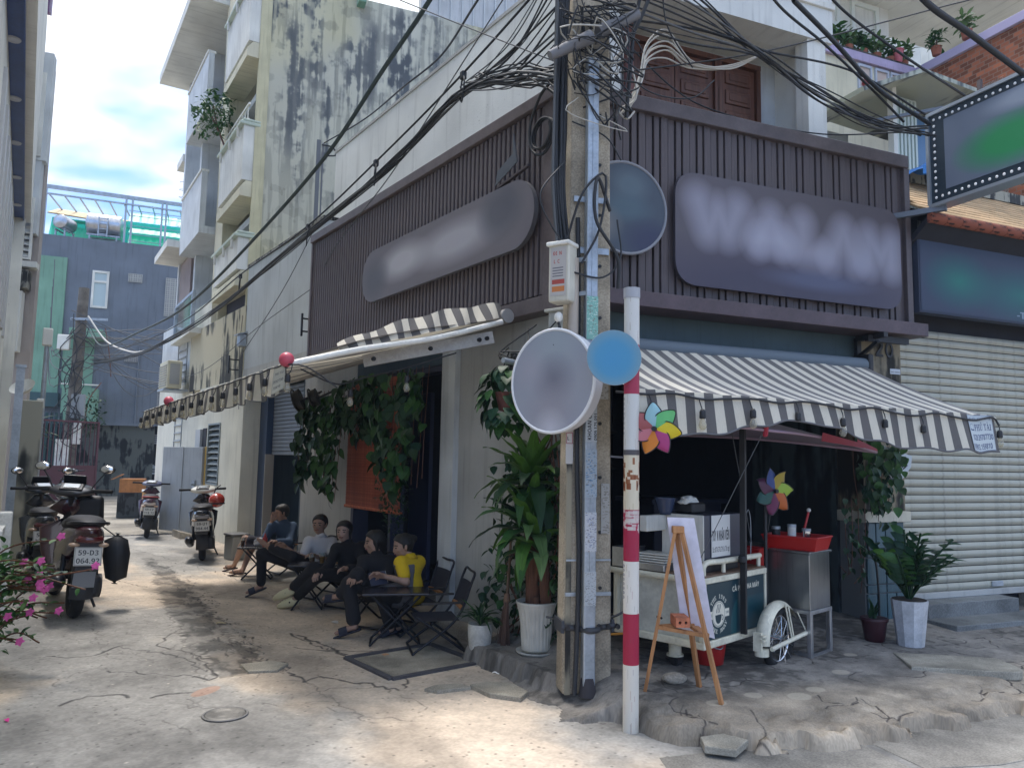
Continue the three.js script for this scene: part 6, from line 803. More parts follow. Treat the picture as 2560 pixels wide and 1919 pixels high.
// signs on the cladding (their artwork is soft and unreadable in the picture)
{
  const soft = (w, h, bg, blobs, marks = []) => { const m = new THREE.MeshStandardMaterial({ roughness: 0.5, map: canTex(1024, Math.round(1024 * h / w), (c, W, H) => { c.fillStyle = bg; c.fillRect(0, 0, W, H); for (const [x, y, rx, ry, s] of blobs) { const g = c.createRadialGradient(0, 0, 0, 0, 0, 1); g.addColorStop(0, s); g.addColorStop(0.35, s); g.addColorStop(1, s.replace(/[\d.]+\)$/, '0)')); c.save(); c.translate(x * W, y * H); c.scale(rx * W, ry * H); c.fillStyle = g; c.fillRect(-1, -1, 2, 2); c.restore(); } c.lineCap = c.lineJoin = 'round'; for (let k = 18; k > 0; k--) for (const [st, pts] of marks) { c.strokeStyle = st; c.lineWidth = 6 + k * 9; c.beginPath(); pts.forEach(([x, y], i) => i ? c.lineTo(x * W, y * H) : c.moveTo(x * W, y * H)); c.stroke(); } }) }); m.userData.keepUV = true; return m; };
  const a = thing('alley_fascia_sign', 'long slate grey sign board with soft pale marking on the alley cladding', 'shop sign', FL, [-1.98, 3.66, 0.19]);
  const w = 3.35, h = 0.60, s = new THREE.Shape(), R2 = h / 2; s.moveTo(-w / 2 + R2, -h / 2); s.lineTo(w / 2 - R2, -h / 2); s.absarc(w / 2 - R2, 0, R2, -Math.PI / 2, Math.PI / 2); s.lineTo(-w / 2 + R2, h / 2); s.absarc(-w / 2 + R2, 0, R2, Math.PI / 2, Math.PI * 1.5);
  const face = (shape, W, H) => { const g = fin(new THREE.ShapeGeometry(shape, 24)), p = g.attributes.position, u = g.attributes.uv; for (let i = 0; i < p.count; i++) u.setXY(i, p.getX(i) / W + 0.5, p.getY(i) / H + 0.5); return g; };
  add('board', [ext(s, 0.04, 0)], mat([0.10, 0.10, 0.11], { roughness: 0.5 }), a); add('face', [xf(face(s, w, h), [0, 0, 0.045])], soft(w, h, '#6a656b', [[0.3, 0.45, 0.2, 0.4, 'rgba(190,190,196,0.75)'], [0.62, 0.5, 0.3, 0.42, 'rgba(176,176,184,0.75)'], [0.85, 0.35, 0.12, 0.5, 'rgba(76,78,88,0.8)'], [0.1, 0.6, 0.12, 0.5, 'rgba(84,84,92,0.8)']]), a);
  const fl = thing('bent_metal_flap', 'bent dark sheet metal flap above the right end of the alley sign board', 'metal flap', FL, [-0.62, 4.02, 0.16]); add('sheet', [xf(ext([[0, 0], [0.46, 0.08], [0.50, 0.30], [0.42, 0.16], [0.1, 0.1]], 0.012), [-0.3, 0, 0.04], [0.3, -0.15, 0])], mat([0.10, 0.11, 0.13], { roughness: 0.5 }), fl);
  add('hinge', [bar([-0.3, -0.02, 0.02], [0.16, 0.05, 0.02], 0.03, 0.02)], M.brown, fl);
  const r = thing('street_round_sign', 'round slate coloured emblem disc on the street cladding beside the pole', 'shop sign', FR, [0.30, 3.60, 0.15]), cr = new THREE.Shape(); cr.absellipse(0, 0, 0.37, 0.37, 0, Math.PI * 2);
  add('board', [ext(cr, 0.05, 0)], mat([0.12, 0.13, 0.15], { roughness: 0.5 }), r); add('face', [xf(face(cr, 0.74, 0.74), [0, 0, 0.054])], soft(1, 1, '#3e4855', [[0.55, 0.25, 0.3, 0.25, 'rgba(84,100,110,0.9)'], [0.5, 0.5, 0.4, 0.2, 'rgba(72,92,104,0.9)'], [0.2, 0.7, 0.3, 0.25, 'rgba(112,112,112,0.8)'], [0.8, 0.85, 0.4, 0.3, 'rgba(44,48,76,0.9)']]), r); add('rim', [xf(fin(new THREE.TorusGeometry(0.37, 0.014, 6, 48)), [0, 0, 0.05])], mat([0.22, 0.23, 0.26], { roughness: 0.4 }), r);
  const b = thing('street_fascia_sign', 'large dark navy sign panel with soft pale lettering blocks on the street cladding', 'shop sign', FR, [2.02, 3.52, 0.155]), W = 2.5, H = 0.95;
  const bs = new THREE.Shape(), q = 0.22; bs.moveTo(-W / 2 + q, -H / 2); bs.lineTo(W / 2 - q, -H / 2); bs.quadraticCurveTo(W / 2, -H / 2, W / 2, -H / 2 + q); bs.lineTo(W / 2, H / 2 - q); bs.quadraticCurveTo(W / 2, H / 2, W / 2 - q, H / 2); bs.lineTo(-W / 2 + q, H / 2); bs.quadraticCurveTo(-W / 2, H / 2, -W / 2, H / 2 - q); bs.lineTo(-W / 2, -H / 2 + q); bs.quadraticCurveTo(-W / 2, -H / 2, -W / 2 + q, -H / 2);
  const q1 = 'rgba(156,156,168,0.066)'; add('board', [ext(bs, 0.03, 0)], mat([0.06, 0.055, 0.07], { roughness: 0.5 }), b);
  add('face', [xf(face(bs, W, H), [0, 0, 0.034])], soft(W, H, '#544e55', [[0.5, 0.98, 1.0, 0.5, 'rgba(58,52,72,0.8)'], [0.6, 0.82, 0.3, 0.12, 'rgba(84,88,112,0.8)']], [[q1, [[0.09, 0.24], [0.13, 0.5], [0.17, 0.3], [0.21, 0.5], [0.25, 0.26]]], [q1, [[0.33, 0.54], [0.39, 0.3], [0.45, 0.54]]], [q1, [[0.35, 0.5], [0.43, 0.5]]], [q1, [[0.53, 0.3], [0.53, 0.56], [0.6, 0.56]]], [q1, [[0.66, 0.58], [0.72, 0.3], [0.77, 0.58]]], [q1, [[0.84, 0.58], [0.84, 0.32], [0.9, 0.5], [0.95, 0.34], [0.95, 0.58]]]]), b);
}
// ------------------------------------------------------------ overhead cables (points in metres)
const WV = new Frame(V(0, 0, 0), 0);
function wires(name, label, cat, F, runs, m = M.cable, group) { const t = thing(name, label, cat, F, [0, 0, 0], 0, group); runs.forEach(([pts, r, mm, n]) => add('strand', [tube(pts, r, n || Math.max(12, pts.length * 7), 5)], mm || m, t)); return t; }
{
  reseed(77);
  const j = (p, a) => [p[0] + rr(-a, a), p[1] + rr(-a, a), p[2] + rr(-a, a)];
  const B = [[0.3, 4.46, 0.42], [-0.23, 4.66, 0.45], [-1.07, 4.90, 0.45], [-2.34, 4.71, 0.45], [-3.89, 4.55, 0.45], [-6.03, 4.41, 0.45], [-8.91, 4.18, 0.45], [-12.65, 4.1, 0.45], [-18.09, 4.2, 0.45], [-25.3, 4.7, 0.6]];
  wires('cable_bundle', 'thick sagging bundle of black cables running from the corner pole along the alley', 'cable bundle', FL, Array.from({ length: 16 }, (_, k) => [B.map((p, i) => j(p, i < 2 ? 0.10 : i > 8 ? 0.1 : 0.035)), rr(0.005, 0.010), k % 5 === 4 ? M.cableg : M.cable, 80]));
  wires('messenger_cable', 'straight steel messenger cable above the thick black bundle', 'cable', FL, [[[[0.25, 5.35, 0.45], [-1.14, 5.07, 0.45], [-2.92, 4.82, 0.45], [-4.95, 4.60, 0.45], [-8.02, 4.53, 0.45], [-11.27, 4.33, 0.45], [-18, 4.5, 0.45], [-25.3, 5.2, 0.5]], 0.011]]);
  for (const [x, y, l] of [[-1.12, 5.05, 'wire hanger loop nearest the pole on the messenger cable'], [-2.92, 4.80, 'wire hanger loop over the cladding end on the messenger cable'], [-4.95, 4.58, 'wire hanger loop beside the rooftop post on the messenger cable'], [-8.0, 4.5, 'wire hanger loop before the stained house on the messenger cable']]) { const h = thing('cable_hanger', l, 'cable hanger', FL, [x, y, 0.45]); add('loop', [tube([[0, 0, 0], [0.07, -0.1, 0.03], [0.02, -0.26, 0.02], [-0.08, -0.14, -0.02]], 0.008, 20, 5, true)], M.cable, h); add('clamp', [rb(0.06, 0.08, 0.05, 0.015)], M.cable, h); }
  wires('heavy_power_cable', 'heavy single dark green power cable slanting down across the tall stained wall', 'cable', FL, [[[[0.4, 6.1, 0.9], [-0.96, 5.52, 0.9], [-1.83, 5.28, 0.9], [-3.07, 4.91, 0.9], [-5.51, 4.56, 0.9], [-9.54, 4.22, 0.9], [-14.23, 4.34, 0.9], [-20.98, 4.79, 0.9], [-24.9, 5.9, 0.9]], 0.022, M.cable2, 90]]);
  // fan of wires converging on the bundle
  const fan = Array.from({ length: 13 }, (_, k) => { const y = 4.30 + k * 0.085; return [[j([0.28, y + 0.25, 0.42], 0.05), j([-0.35, y * 0.4 + 2.9, 0.47], 0.05), [-1.05 + rr(-0.2, 0.2), 4.92 + rr(-0.03, 0.05), 0.45]], rr(0.004, 0.009), k % 4 ? M.cable : M.cableg, 22]; });
  wires('fanned_wires', 'fan of thin wires spreading from the cable bundle up to the corner pole', 'wires', FL, fan);
  wires('drooping_cable', 'thick black cable bending from the bundle into coiled loops on the cladding', 'cable', FL, [[[[-1.05, 4.9, 0.45], [-0.8, 4.87, 0.40], [-0.42, 4.72, 0.32], [-0.17, 4.62, 0.26], [-0.02, 4.45, 0.22], [-0.06, 4.22, 0.22], [-0.2, 4.08, 0.22], [-0.36, 4.15, 0.22], [-0.40, 4.36, 0.22], [-0.24, 4.57, 0.24], [0.0, 4.60, 0.3], [0.2, 4.62, 0.4]], 0.013, M.cable, 90], [Array.from({ length: 26 }, (_, k) => [-0.2 + 0.13 * Math.cos(k * 0.52), 4.24 + 0.125 * Math.sin(k * 0.52), 0.215 + 0.002 * k]), 0.011, M.cable, 90]]);
  wires('twisted_wire', 'thin twisted wire climbing from the rooftop post past the tall stained wall', 'cable', WV, [[[[-3.76, 7.68, -14.3], [-2.24, 6.71, -11.0], [-1.45, 6.33, -9.3], [-0.86, 6.02, -8.0], [-0.36, 5.61, -6.3]], 0.012]]);
  wires('thin_high_wire', 'very thin wire crossing from the upper left to the corner pole', 'cable', WV, [[[[-1.2, 5.6, -6.2], [-0.4, 5.05, -5.8], [0.45, 4.55, -5.5]], 0.005, M.cableg]]);
  for (const [p, l] of [[[[0.2, 5.6, 0.55], [-1.0, 5.15, 0.5], [-2.6, 4.62, 0.4], [-5.0, 4.2, 0.15], [-5.7, 3.9, 0.02]], 'thin wire falling across the white parapet to the cladding edge'], [[[-5.7, 4.9, 0.05], [-7.0, 4.2, 0.05], [-9.3, 3.3, 0.05]], 'thin wire crossing the smooth pale wall diagonally'], [[[-5.62, 3.98, 0.06], [-8, 3.72, 0.1], [-11.5, 3.3, 0.1], [-16, 3.35, 0.1]], 'thin pale wire sagging along the stained house wall'], [[[-9.3, 4.1, 0.02], [-9.35, 3.6, 0.03], [-9.3, 2.95, 0.03], [-9.2, 2.4, 0.03]], 'thin wire dropping from the cable bundle past the hooded box']]) wires('drop_wire', l, 'cable', FL, [[p, 0.006, M.cableg]]);
  // vertical bundle down the left of the pole
  wires('vertical_cable_bundle', 'thick bundle of black cables strapped vertically down the left of the corner pole', 'cable bundle', PF, Array.from({ length: 12 }, (_, k) => { const x = -0.17 - 0.016 * (k % 6), z = 0.05 + 0.025 * (k / 6 | 0); return [[[x + rr(-0.02, 0.02), 5.2, z], [x - 0.015, 4.6, z], [x - 0.02 + rr(-0.02, 0.01), 4.0, z], [x - 0.03, 3.5, z + 0.02], [x + rr(0, 0.03), 3.1 - 0.1 * (k % 4), z + 0.04]], rr(0.008, 0.014), k % 6 === 5 ? M.cableg : M.cable, 34]; }));
  // tangle at the pole top
  const tan = Array.from({ length: 40 }, (_, k) => { const a = rr(0, 6.28), y = rr(4.15, 5.1), w = rr(0.15, 0.36); return [[[Math.cos(a) * 0.15, y, 0.12 + rr(-0.05, 0.05)], [Math.cos(a) * w, y + rr(-0.25, 0.25), 0.18 + rr(0, 0.12)], [Math.cos(a + 2) * w, y + rr(-0.4, 0.2), 0.2 + rr(-0.05, 0.1)], [Math.cos(a + 4) * 0.16, y + rr(-0.3, 0.3), 0.12]], rr(0.003, 0.0075), k % 7 === 0 ? M.cablew : k % 3 ? M.cable : M.cableg, 20]; });
  const tg = thing('wire_tangle', 'dense tangle of wires and joints wrapped around the top of the corner pole', 'wire tangle', PF, [0, 0, 0]); add('strands', tan.filter(t => t[2] !== M.cablew).map(([p, r]) => tube(p, r, 20, 5)), M.cable, tg).userData.kind = 'stuff'; add('pale_strands', tan.filter(t => t[2] === M.cablew).map(([p, r]) => tube(p, r, 20, 5)), M.cablew, tg).userData.kind = 'stuff';
  add('splice', [rod([0.0, 4.62, 0.22], [0.30, 4.80, 0.22], 0.05, 0.035), rod([-0.35, 4.40, 0.22], [-0.05, 4.58, 0.22], 0.035, 0.05)], mat([0.16, 0.16, 0.17], { roughness: 0.7 }), tg);
  wires('hanging_loops', 'loose cable ends and loops dangling around the middle of the corner pole', 'wires', PF, [[[[-0.2, 3.1, 0.15], [-0.1, 3.45, 0.25], [0.06, 3.6, 0.2], [0.02, 3.2, 0.22], [-0.1, 2.95, 0.2]], 0.009], [[[0.12, 3.35, 0.15], [0.0, 3.55, 0.24], [-0.02, 3.25, 0.26], [0.16, 3.0, 0.2], [0.18, 2.8, 0.15]], 0.013], [[[-0.17, 2.9, 0.15], [0.05, 2.86, 0.2], [0.2, 3.02, 0.14], [0.18, 3.3, 0.13]], 0.007], [[[-0.15, 4.0, 0.1], [0.1, 3.9, 0.12], [0.22, 3.75, 0.1]], 0.006], [[[-0.2, 3.7, 0.12], [-0.4, 3.4, 0.2], [-0.32, 3.2, 0.2], [-0.18, 3.05, 0.15]], 0.006]]);
  // right-hand side: bundle to the neighbour's sign
  const RBp = [[0.71, 4.97, -5.45], [1.30, 5.08, -5.65], [2.02, 4.98, -6.0], [2.58, 4.73, -6.2], [3.19, 4.61, -6.4], [3.72, 4.62, -6.6]];
  wires('street_cable_bundle', 'sagging bundle of black cables from the corner pole to the green sign', 'cable bundle', WV, Array.from({ length: 11 }, (_, k) => [RBp.map((p, i) => i === 0 ? j([0.62, 4.95 + 0.06 * k, -5.45], 0.05) : i === 1 ? [p[0], p[1] + 0.05 * (k - 4), p[2]] : j(p, i === 2 ? 0.03 : 0.06)), rr(0.005, 0.011), k % 5 === 2 ? M.cableg : M.cable, 50]));
  for (const [p, r, l] of [[[[1.9, 5.4, -5.0], [1.99, 4.95, -5.2], [2.43, 4.9, -5.6], [3.09, 4.8, -6.2], [3.74, 4.69, -6.6]].slice(1), 0.019, 'thick black cable dropping from the top to the green sign'], [[[2.3, 4.72, -4.4], [2.6, 4.58, -4.6], [3.06, 4.55, -4.9], [3.7, 4.48, -5.3]], 0.022, 'thickest black cable cutting the upper right corner'], [[[1.6, 5.3, -5.1], [1.92, 5.08, -5.4], [2.46, 4.97, -5.8], [3.03, 4.8, -6.2], [3.45, 4.66, -6.5]], 0.011, 'thin twisted cable left of the thick one to the green sign'], [[[2.3, 5.62, -5.7], [2.63, 5.47, -6.0], [3.38, 5.25, -6.4], [4.14, 5.1, -6.8], [4.64, 4.95, -7.0]], 0.012, 'twisted wire passing in front of the lilac ledge and brick wall'], [[[0.6, 4.46, -5.4], [2.09, 5.12, -6.2], [4.38, 6.14, -7.0], [5.2, 6.5, -7.3]], 0.007, 'thin wire rising right across the planted ledge'], [[[0.75, 4.85, -5.5], [1.31, 4.66, -6.0], [1.78, 4.67, -6.4], [2.82, 4.67, -6.8], [3.71, 4.79, -7.0]], 0.007, 'thin wire sagging just above the street cladding top'], [[[0.72, 4.98, -5.5], [1.5, 5.06, -5.8], [2.05, 5.05, -6.05], [2.9, 5.02, -6.3], [3.7, 4.78, -6.6]], 0.010, 'taut messenger wire over the street cable bundle']]) wires('street_cable', l, 'cable', WV, [[p, r]]);
  wires('white_cable_loops', 'bundle of white looped cables hanging right of the corner pole', 'cable bundle', WV, Array.from({ length: 7 }, (_, k) => [[[0.80, 4.26, -5.6], [0.86, 4.32, -5.58], [0.93, 4.50, -5.6], [1.03, 4.76 + 0.02 * k, -5.7], [1.18, 4.82 + 0.035 * k, -5.75], [1.40, 4.80 + 0.012 * k, -5.9], [1.74, 4.86 + rr(-0.02, 0.02), -6.0], [2.04, 5.02, -6.08]].map((p, i) => i > 0 && i < 7 ? j(p, 0.018) : p), 0.007, M.cablew, 44]).concat([[[[0.72, 4.9, -5.45], [0.86, 4.6, -5.5], [0.90, 4.35, -5.55], [0.78, 4.28, -5.58], [0.84, 4.2, -5.56], [0.9, 4.27, -5.58]], 0.008, M.cablew, 40], [[[0.68, 4.95, -5.45], [0.78, 4.72, -5.5], [0.80, 4.4, -5.55], [0.76, 4.2, -5.58], [0.70, 4.0, -5.6], [0.69, 3.85, -5.6]], 0.007, M.cableg, 40]]));
  wires('dropper_wires', 'dark dropper wires falling from the top of the picture right of the pole', 'wires', WV, [[[[0.98, 5.4, -5.4], [0.88, 4.9, -5.45], [0.85, 4.5, -5.5], [0.83, 4.2, -5.55]], 0.015], [[[1.06, 5.4, -5.4], [0.95, 5.0, -5.4], [0.80, 4.7, -5.45], [0.66, 4.5, -5.4]], 0.016], [[[0.68, 4.7, -5.4], [0.72, 4.3, -5.5], [0.80, 4.05, -5.6]], 0.008], [[[1.1, 5.4, -5.5], [1.15, 5.0, -5.6], [1.4, 4.75, -5.8]], 0.006], [[[0.75, 4.6, -5.45], [1.0, 4.45, -5.6], [1.4, 4.5, -5.8], [1.6, 4.7, -5.9]], 0.006]]);
  // alley end wires
  wires('alley_end_wires', 'web of thin dark wires around the far alley pole', 'wires', WV, Array.from({ length: 16 }, (_, k) => [[[-14.6 + rr(-0.3, 0.4), rr(3.6, 6.3), -25], [rr(-13, -11), rr(3.4, 5.8), -26], [rr(-11.5, -9.5), rr(3.2, 6.8), -27.2]], 0.014, M.cableg, 20]).concat(Array.from({ length: 6 }, (_, k) => [[[-14.7, rr(4, 6.3), -25.1], [-15.6, rr(3.5, 5), -25.6], [-16.3, rr(4, 8.4), -26.4]], 0.014, M.cableg, 14])));
  wires('pale_alley_cable', 'thick pale cable sweeping up to the far alley pole', 'cable', WV, [[[[-14.0, 6.05, -24.7], [-13.2, 5.2, -24.4], [-12.0, 4.75, -23.6], [-10.6, 4.6, -22.0]], 0.03, M.cablew]]);
}
// ------------------------------------------------------------ coffee cart
{
  const t = thing('coffee_cart', 'cream coffee cart with dark green printed side panel, spoked wheel and cream fender', 'coffee cart', FC), c = M.cartcream;
  const x1 = 0.90, z0 = -0.74;
  add('body', [rbb(0.02, x1 - 0.02, 0.40, 0.79, z0 + 0.02, -0.02, 0.01)], mat([0.50, 0.50, 0.44], { tex: TX.mott, size: 0.8, roughness: 0.4 }), t);
  const fr = grp('frame', t); add('bottom_rail', [rbb(-0.01, x1 + 0.01, 0.355, 0.405, z0, 0.01, 0.008)], c, fr); add('top_rail', [rbb(-0.01, x1 + 0.01, 0.785, 0.825, z0, 0.01, 0.006)], c, fr); const pg = rb(0.04, 0.38, 0.04, 0.005); for (const [x, z] of [[0.012, -0.012], [x1 - 0.012, -0.012], [0.012, z0 + 0.012], [x1 - 0.012, z0 + 0.012]]) piece('post', pg, c, fr, [x, 0.595, z]);
  add('counter', [rbb(0, x1, 0.826, 0.838, z0, 0, 0.004)], mat([0.16, 0.11, 0.085], { tex: TX.wood, size: 0.7, roughness: 0.5 }), t); add('side_ledge', [rod([-0.03, 0.81, z0 - 0.02], [-0.03, 0.81, -0.02], 0.022)], c, t);
  const pm = new THREE.MeshStandardMaterial({ roughness: 0.3, map: canTex(1100, 500, (g, w, h) => {
    g.fillStyle = '#12343f'; g.fillRect(0, 0, w, h); g.fillStyle = '#1d4a50'; g.beginPath(); g.moveTo(430, h); g.quadraticCurveTo(430, 250, 560, 190); g.quadraticCurveTo(540, 380, 540, h); g.fill(); g.fillStyle = '#17404a'; g.fillRect(620, 180, 480, 320);
    g.fillStyle = '#d8d4c4'; g.font = 'bold 66px sans-serif'; g.fillText('CÀ PHÊ PHA MÁY', 470, 110, 560);
    const cx = 215, cy = 285; g.beginPath(); g.ellipse(cx, cy, 118, 118, 0, 0, 7); g.fill(); g.fillRect(cx - 190, cy - 36, 380, 72); g.fillStyle = '#12343f'; g.font = 'bold 30px serif'; g.fillText('SINCE', cx - 182, cy + 10, 66); g.fillText('1983', cx + 126, cy + 10, 60);
    g.beginPath(); g.ellipse(cx, cy, 108, 108, 0, 0, 7); g.lineWidth = 4; g.strokeStyle = '#12343f'; g.stroke(); g.beginPath(); g.moveTo(cx - 62, cy + 6); g.lineTo(cx + 52, cy + 6); g.quadraticCurveTo(cx + 50, cy + 84, cx - 4, cy + 86); g.quadraticCurveTo(cx - 60, cy + 84, cx - 62, cy + 6); g.fill(); g.lineWidth = 10; g.beginPath(); g.ellipse(cx + 58, cy + 36, 20, 22, 0, -1.5, 1.6); g.stroke(); g.lineWidth = 9; for (const dx of [-26, 0, 26]) { g.beginPath(); g.moveTo(cx + dx - 6, cy - 12); g.bezierCurveTo(cx + dx - 30, cy - 40, cx + dx + 22, cy - 55, cx + dx, cy - 88); g.stroke(); }
    g.fillStyle = '#d8d4c4'; g.font = 'bold 52px serif'; g.textAlign = 'center'; const arc = (s, r, a0, a1, fl) => [...s].forEach((ch, k) => { const a = lerp(a0, a1, k / (s.length - 1)); g.save(); g.translate(cx + r * Math.cos(a), cy + r * Math.sin(a)); g.rotate(a + (fl ? -1 : 1) * Math.PI / 2); g.fillText(ch, 0, fl ? 34 : 0); g.restore(); }); arc('THE 1983', 142, -2.45, -0.72); arc('TAKE AWAY', 142, 2.52, 0.62, 1);
  }) }); pm.userData.keepUV = true; add('printed_panel', [plane(0.82, 0.373, [0.45, 0.595, 0.0])], pm, t);
  const rail = grp('guard_rail', t); add('bar', [tube([[0.05, 0.83, -0.03], [0.05, 0.89, -0.03], [0.08, 0.915, -0.03], [0.3, 0.915, -0.03], [0.86, 0.915, -0.03]], 0.02, 40, 10)], c, rail); add('post', [rod([0.32, 0.83, -0.03], [0.32, 0.91, -0.03], 0.016), rod([0.84, 0.83, -0.03], [0.84, 0.91, -0.03], 0.016)], c, rail);
  // wheel
  const wx = 0.83, wy = 0.335, R2 = 0.225, w = grp('wheel', t, [wx, wy, 0.12]); add('tyre', [fin(new THREE.TorusGeometry(R2 - 0.03, 0.034, 10, 48))], M.rubber, w); add('rim', [fin(new THREE.TorusGeometry(R2 - 0.062, 0.012, 8, 48))], M.chrome, w); add('hub', [cyl(0.022, 0.022, 0.11, 0, 0, 0, 16, [Math.PI / 2, 0, 0])], M.chrome, w);
  const sg = rod([0, 0.02, 0], [0, R2 - 0.062, 0], 0.0028, 0.0028, 5); for (let k = 0; k < 22; k++) piece('spoke', sg, M.chrome, w, [0, 0, k % 2 ? 0.03 : -0.03], [k % 2 ? -0.16 : 0.16, 0, k * 2 * Math.PI / 22]);
  const fd = grp('fender', t, [wx, wy, 0.12]); add('guard', [sheet(26, 6, (u, v) => { const a = lerp(0.55, Math.PI * 1.02, u), q = (v - 0.5) * 2, rr2 = R2 + 0.045 - 0.035 * q * q; return V(rr2 * Math.cos(a), rr2 * Math.sin(a), q * 0.055); }), sheet(26, 6, (u, v) => { const a = lerp(0.55, Math.PI * 1.02, u), q = (v - 0.5) * 2, rr2 = R2 + 0.041 - 0.035 * q * q; return V(rr2 * Math.cos(a), rr2 * Math.sin(a), q * 0.052); })], Object.assign(c.clone(), { side: THREE.DoubleSide, userData: {} }), fd); add('stay', [rod([-0.24, -0.03, 0.07], [0.30, 0.02, 0.10], 0.016), rod([0.05, 0.23, 0.06], [0.09, 0.0, 0.08], 0.006), rod([0.0, 0.25, 0.06], [0.06, 0.0, 0.08], 0.006), rod([0.2, 0.17, 0.06], [0.28, 0.02, 0.09], 0.005)], c, fd); add('cap', [cyl(0.05, 0.05, 0.05, -0.25, -0.06, 0.0, 18)], c, fd); add('bracket', [bb(-0.30, -0.275, -0.05, 0.08, -0.04, 0.02), bb(-0.30, -0.22, 0.02, 0.035, 0, 0.04), bb(-0.30, -0.22, 0.05, 0.065, 0, 0.04)], c, fd);
  for (const [x, z] of [[0.12, -0.3], [0.7, -0.66]]) { const k = grp('caster', t, [x, 0.17, z]); add('stem', [cyl(0.045, 0.045, 0.10, 0, 0.14, 0, 16), cyl(0.06, 0.06, 0.012, 0, 0.085, 0, 16)], c, k); add('wheel', [cyl(0.05, 0.05, 0.04, 0.02, 0.05, 0, 18, [Math.PI / 2, 0, 0])], M.rubber, k); add('fork', [bb(-0.02, 0.05, 0.03, 0.085, -0.035, -0.025), bb(-0.02, 0.05, 0.03, 0.085, 0.025, 0.035)], M.black, k); }
  // coffee machine with job notice
  const m = thing('coffee_machine', 'boxy white and dark coffee machine with a recruitment notice standing on the cart', 'coffee machine', FC, [0.12, 0.838, -0.06]); add('body', [rbb(0, 0.52, 0.085, 0.40, -0.34, 0, 0.008)], mat([0.035, 0.04, 0.06], { roughness: 0.35 }), m); add('side_panel', [rbb(-0.012, -0.001, 0.08, 0.40, -0.34, 0, 0.003)], M.ceram, m); add('base', [rbb(0.02, 0.5, 0.0, 0.085, -0.32, -0.02, 0.006)], M.black, m); add('grinder', [rb(0.18, 0.08, 0.16, 0.02, 0.14, 0.44, -0.2)], M.black, m); add('arm_panel', [rbb(-0.26, -0.02, 0.28, 0.39, -0.36, -0.30, 0.006)], M.ceram, m); add('hopper', [lathe([[0.0, 0], [0.04, 0], [0.075, 0.12], [0.078, 0.12], [0.05, 0.02]], 20)].map(g => xf(g, [-0.03, 0.39, -0.3])), mat([0.03, 0.045, 0.09], { roughness: 0.15 }), m);
  const nt = thing('job_notice', 'white paper notice TUYỂN NHÂN VIÊN taped on the coffee machine', 'notice', FC, [0.33, 1.09, -0.054]); const nm = new THREE.MeshStandardMaterial({ roughness: 0.8, map: canTex(420, 500, (g, w, h) => { g.fillStyle = '#c9c9c6'; g.fillRect(0, 0, w, h); g.fillStyle = '#1c1c22'; g.textAlign = 'center'; g.save(); g.scale(1, 2.5); g.font = '900 66px sans-serif'; g.fillText('TUYỂN NHÂN VIÊN', w / 2, 122, w - 24); g.restore(); g.save(); g.scale(1, 1.9); g.font = 'bold 44px serif'; g.fillText('Lh: 0374.578.579 (A. Thắng)', w / 2, 232, w - 30); g.restore(); }) }); nm.userData.keepUV = true; add('sheet', [plane(0.255, 0.29, [0, 0, 0.003])], nm, nt); add('backing', [bx(0.255, 0.29, 0.003)], M.white, nt);
  const tr = thing('steel_tray', 'open stainless steel bin at the left end of the cart', 'steel bin', FC, [0.06, 0.838, -0.66]); add('shell', [bb(-0.1, 0.1, 0, 0.14, -0.075, -0.07), bb(-0.1, 0.1, 0, 0.14, 0.07, 0.075), bb(-0.1, -0.095, 0, 0.14, -0.07, 0.07), bb(0.095, 0.1, 0, 0.14, -0.07, 0.07), bb(-0.1, 0.1, 0, 0.005, -0.07, 0.07)], M.steel, tr); add('lip', [rod([-0.1, 0.14, 0.075], [0.1, 0.14, 0.075], 0.005)], M.steel, tr);
  const bk = thing('lid_stack', 'stack of flat white lids on a low steel rack behind the easel', 'lids', FC, [0.07, 0.838, -0.42]); add('rack', [rb(0.2, 0.05, 0.26, 0.008, 0, 0.025, 0)], M.steel, bk); for (let k = 0; k < 4; k++) piece('lid', rb(0.18, 0.012, 0.24, 0.005), M.ceram, bk, [0.005 * k, 0.06 + 0.017 * k, 0], [0, 0.04 * k, 0]);
  const sp = thing('tissue_clump', 'crumpled white tissue lying on top of the coffee machine', 'tissue', FC, [0.24, 1.32, -0.26]); add('crumple', [(() => { const g = fin(new THREE.IcosahedronGeometry(0.06, 3)), a = g.attributes.position; for (let i = 0; i < a.count; i++) { const k = 0.6 + 0.8 * fbm3(a.getX(i) * 40, a.getY(i) * 40, a.getZ(i) * 40, 2); a.setXYZ(i, a.getX(i) * k * 1.3, a.getY(i) * k * 0.7, a.getZ(i) * k); } g.computeVertexNormals(); return g; })()], M.white, sp);
  const fl = thing('small_paper_flag', 'tiny red and white striped paper flag on a bent wire by the machine', 'flag', FC, [0.72, 1.18, -0.06]); const fm = new THREE.MeshStandardMaterial({ side: THREE.DoubleSide, map: canTex(64, 64, (g) => { for (let k = 0; k < 8; k++) { g.fillStyle = k % 2 ? '#c8c0b8' : '#a02030'; g.fillRect(0, k * 8, 64, 8); } g.fillStyle = '#26305a'; g.fillRect(0, 0, 28, 30); }) }); fm.userData.keepUV = true; add('cloth', [sheet(6, 3, (u, v) => V(-u * 0.06, v * 0.045 - 0.02 * u, 0.008 * Math.sin(u * 6)))], fm, fl); add('wire', [tube([[0, 0.05, 0], [0.03, 0.08, 0], [0.06, 0.02, 0], [0.06, -0.3, 0]], 0.003, 20, 5)], M.galv, fl);
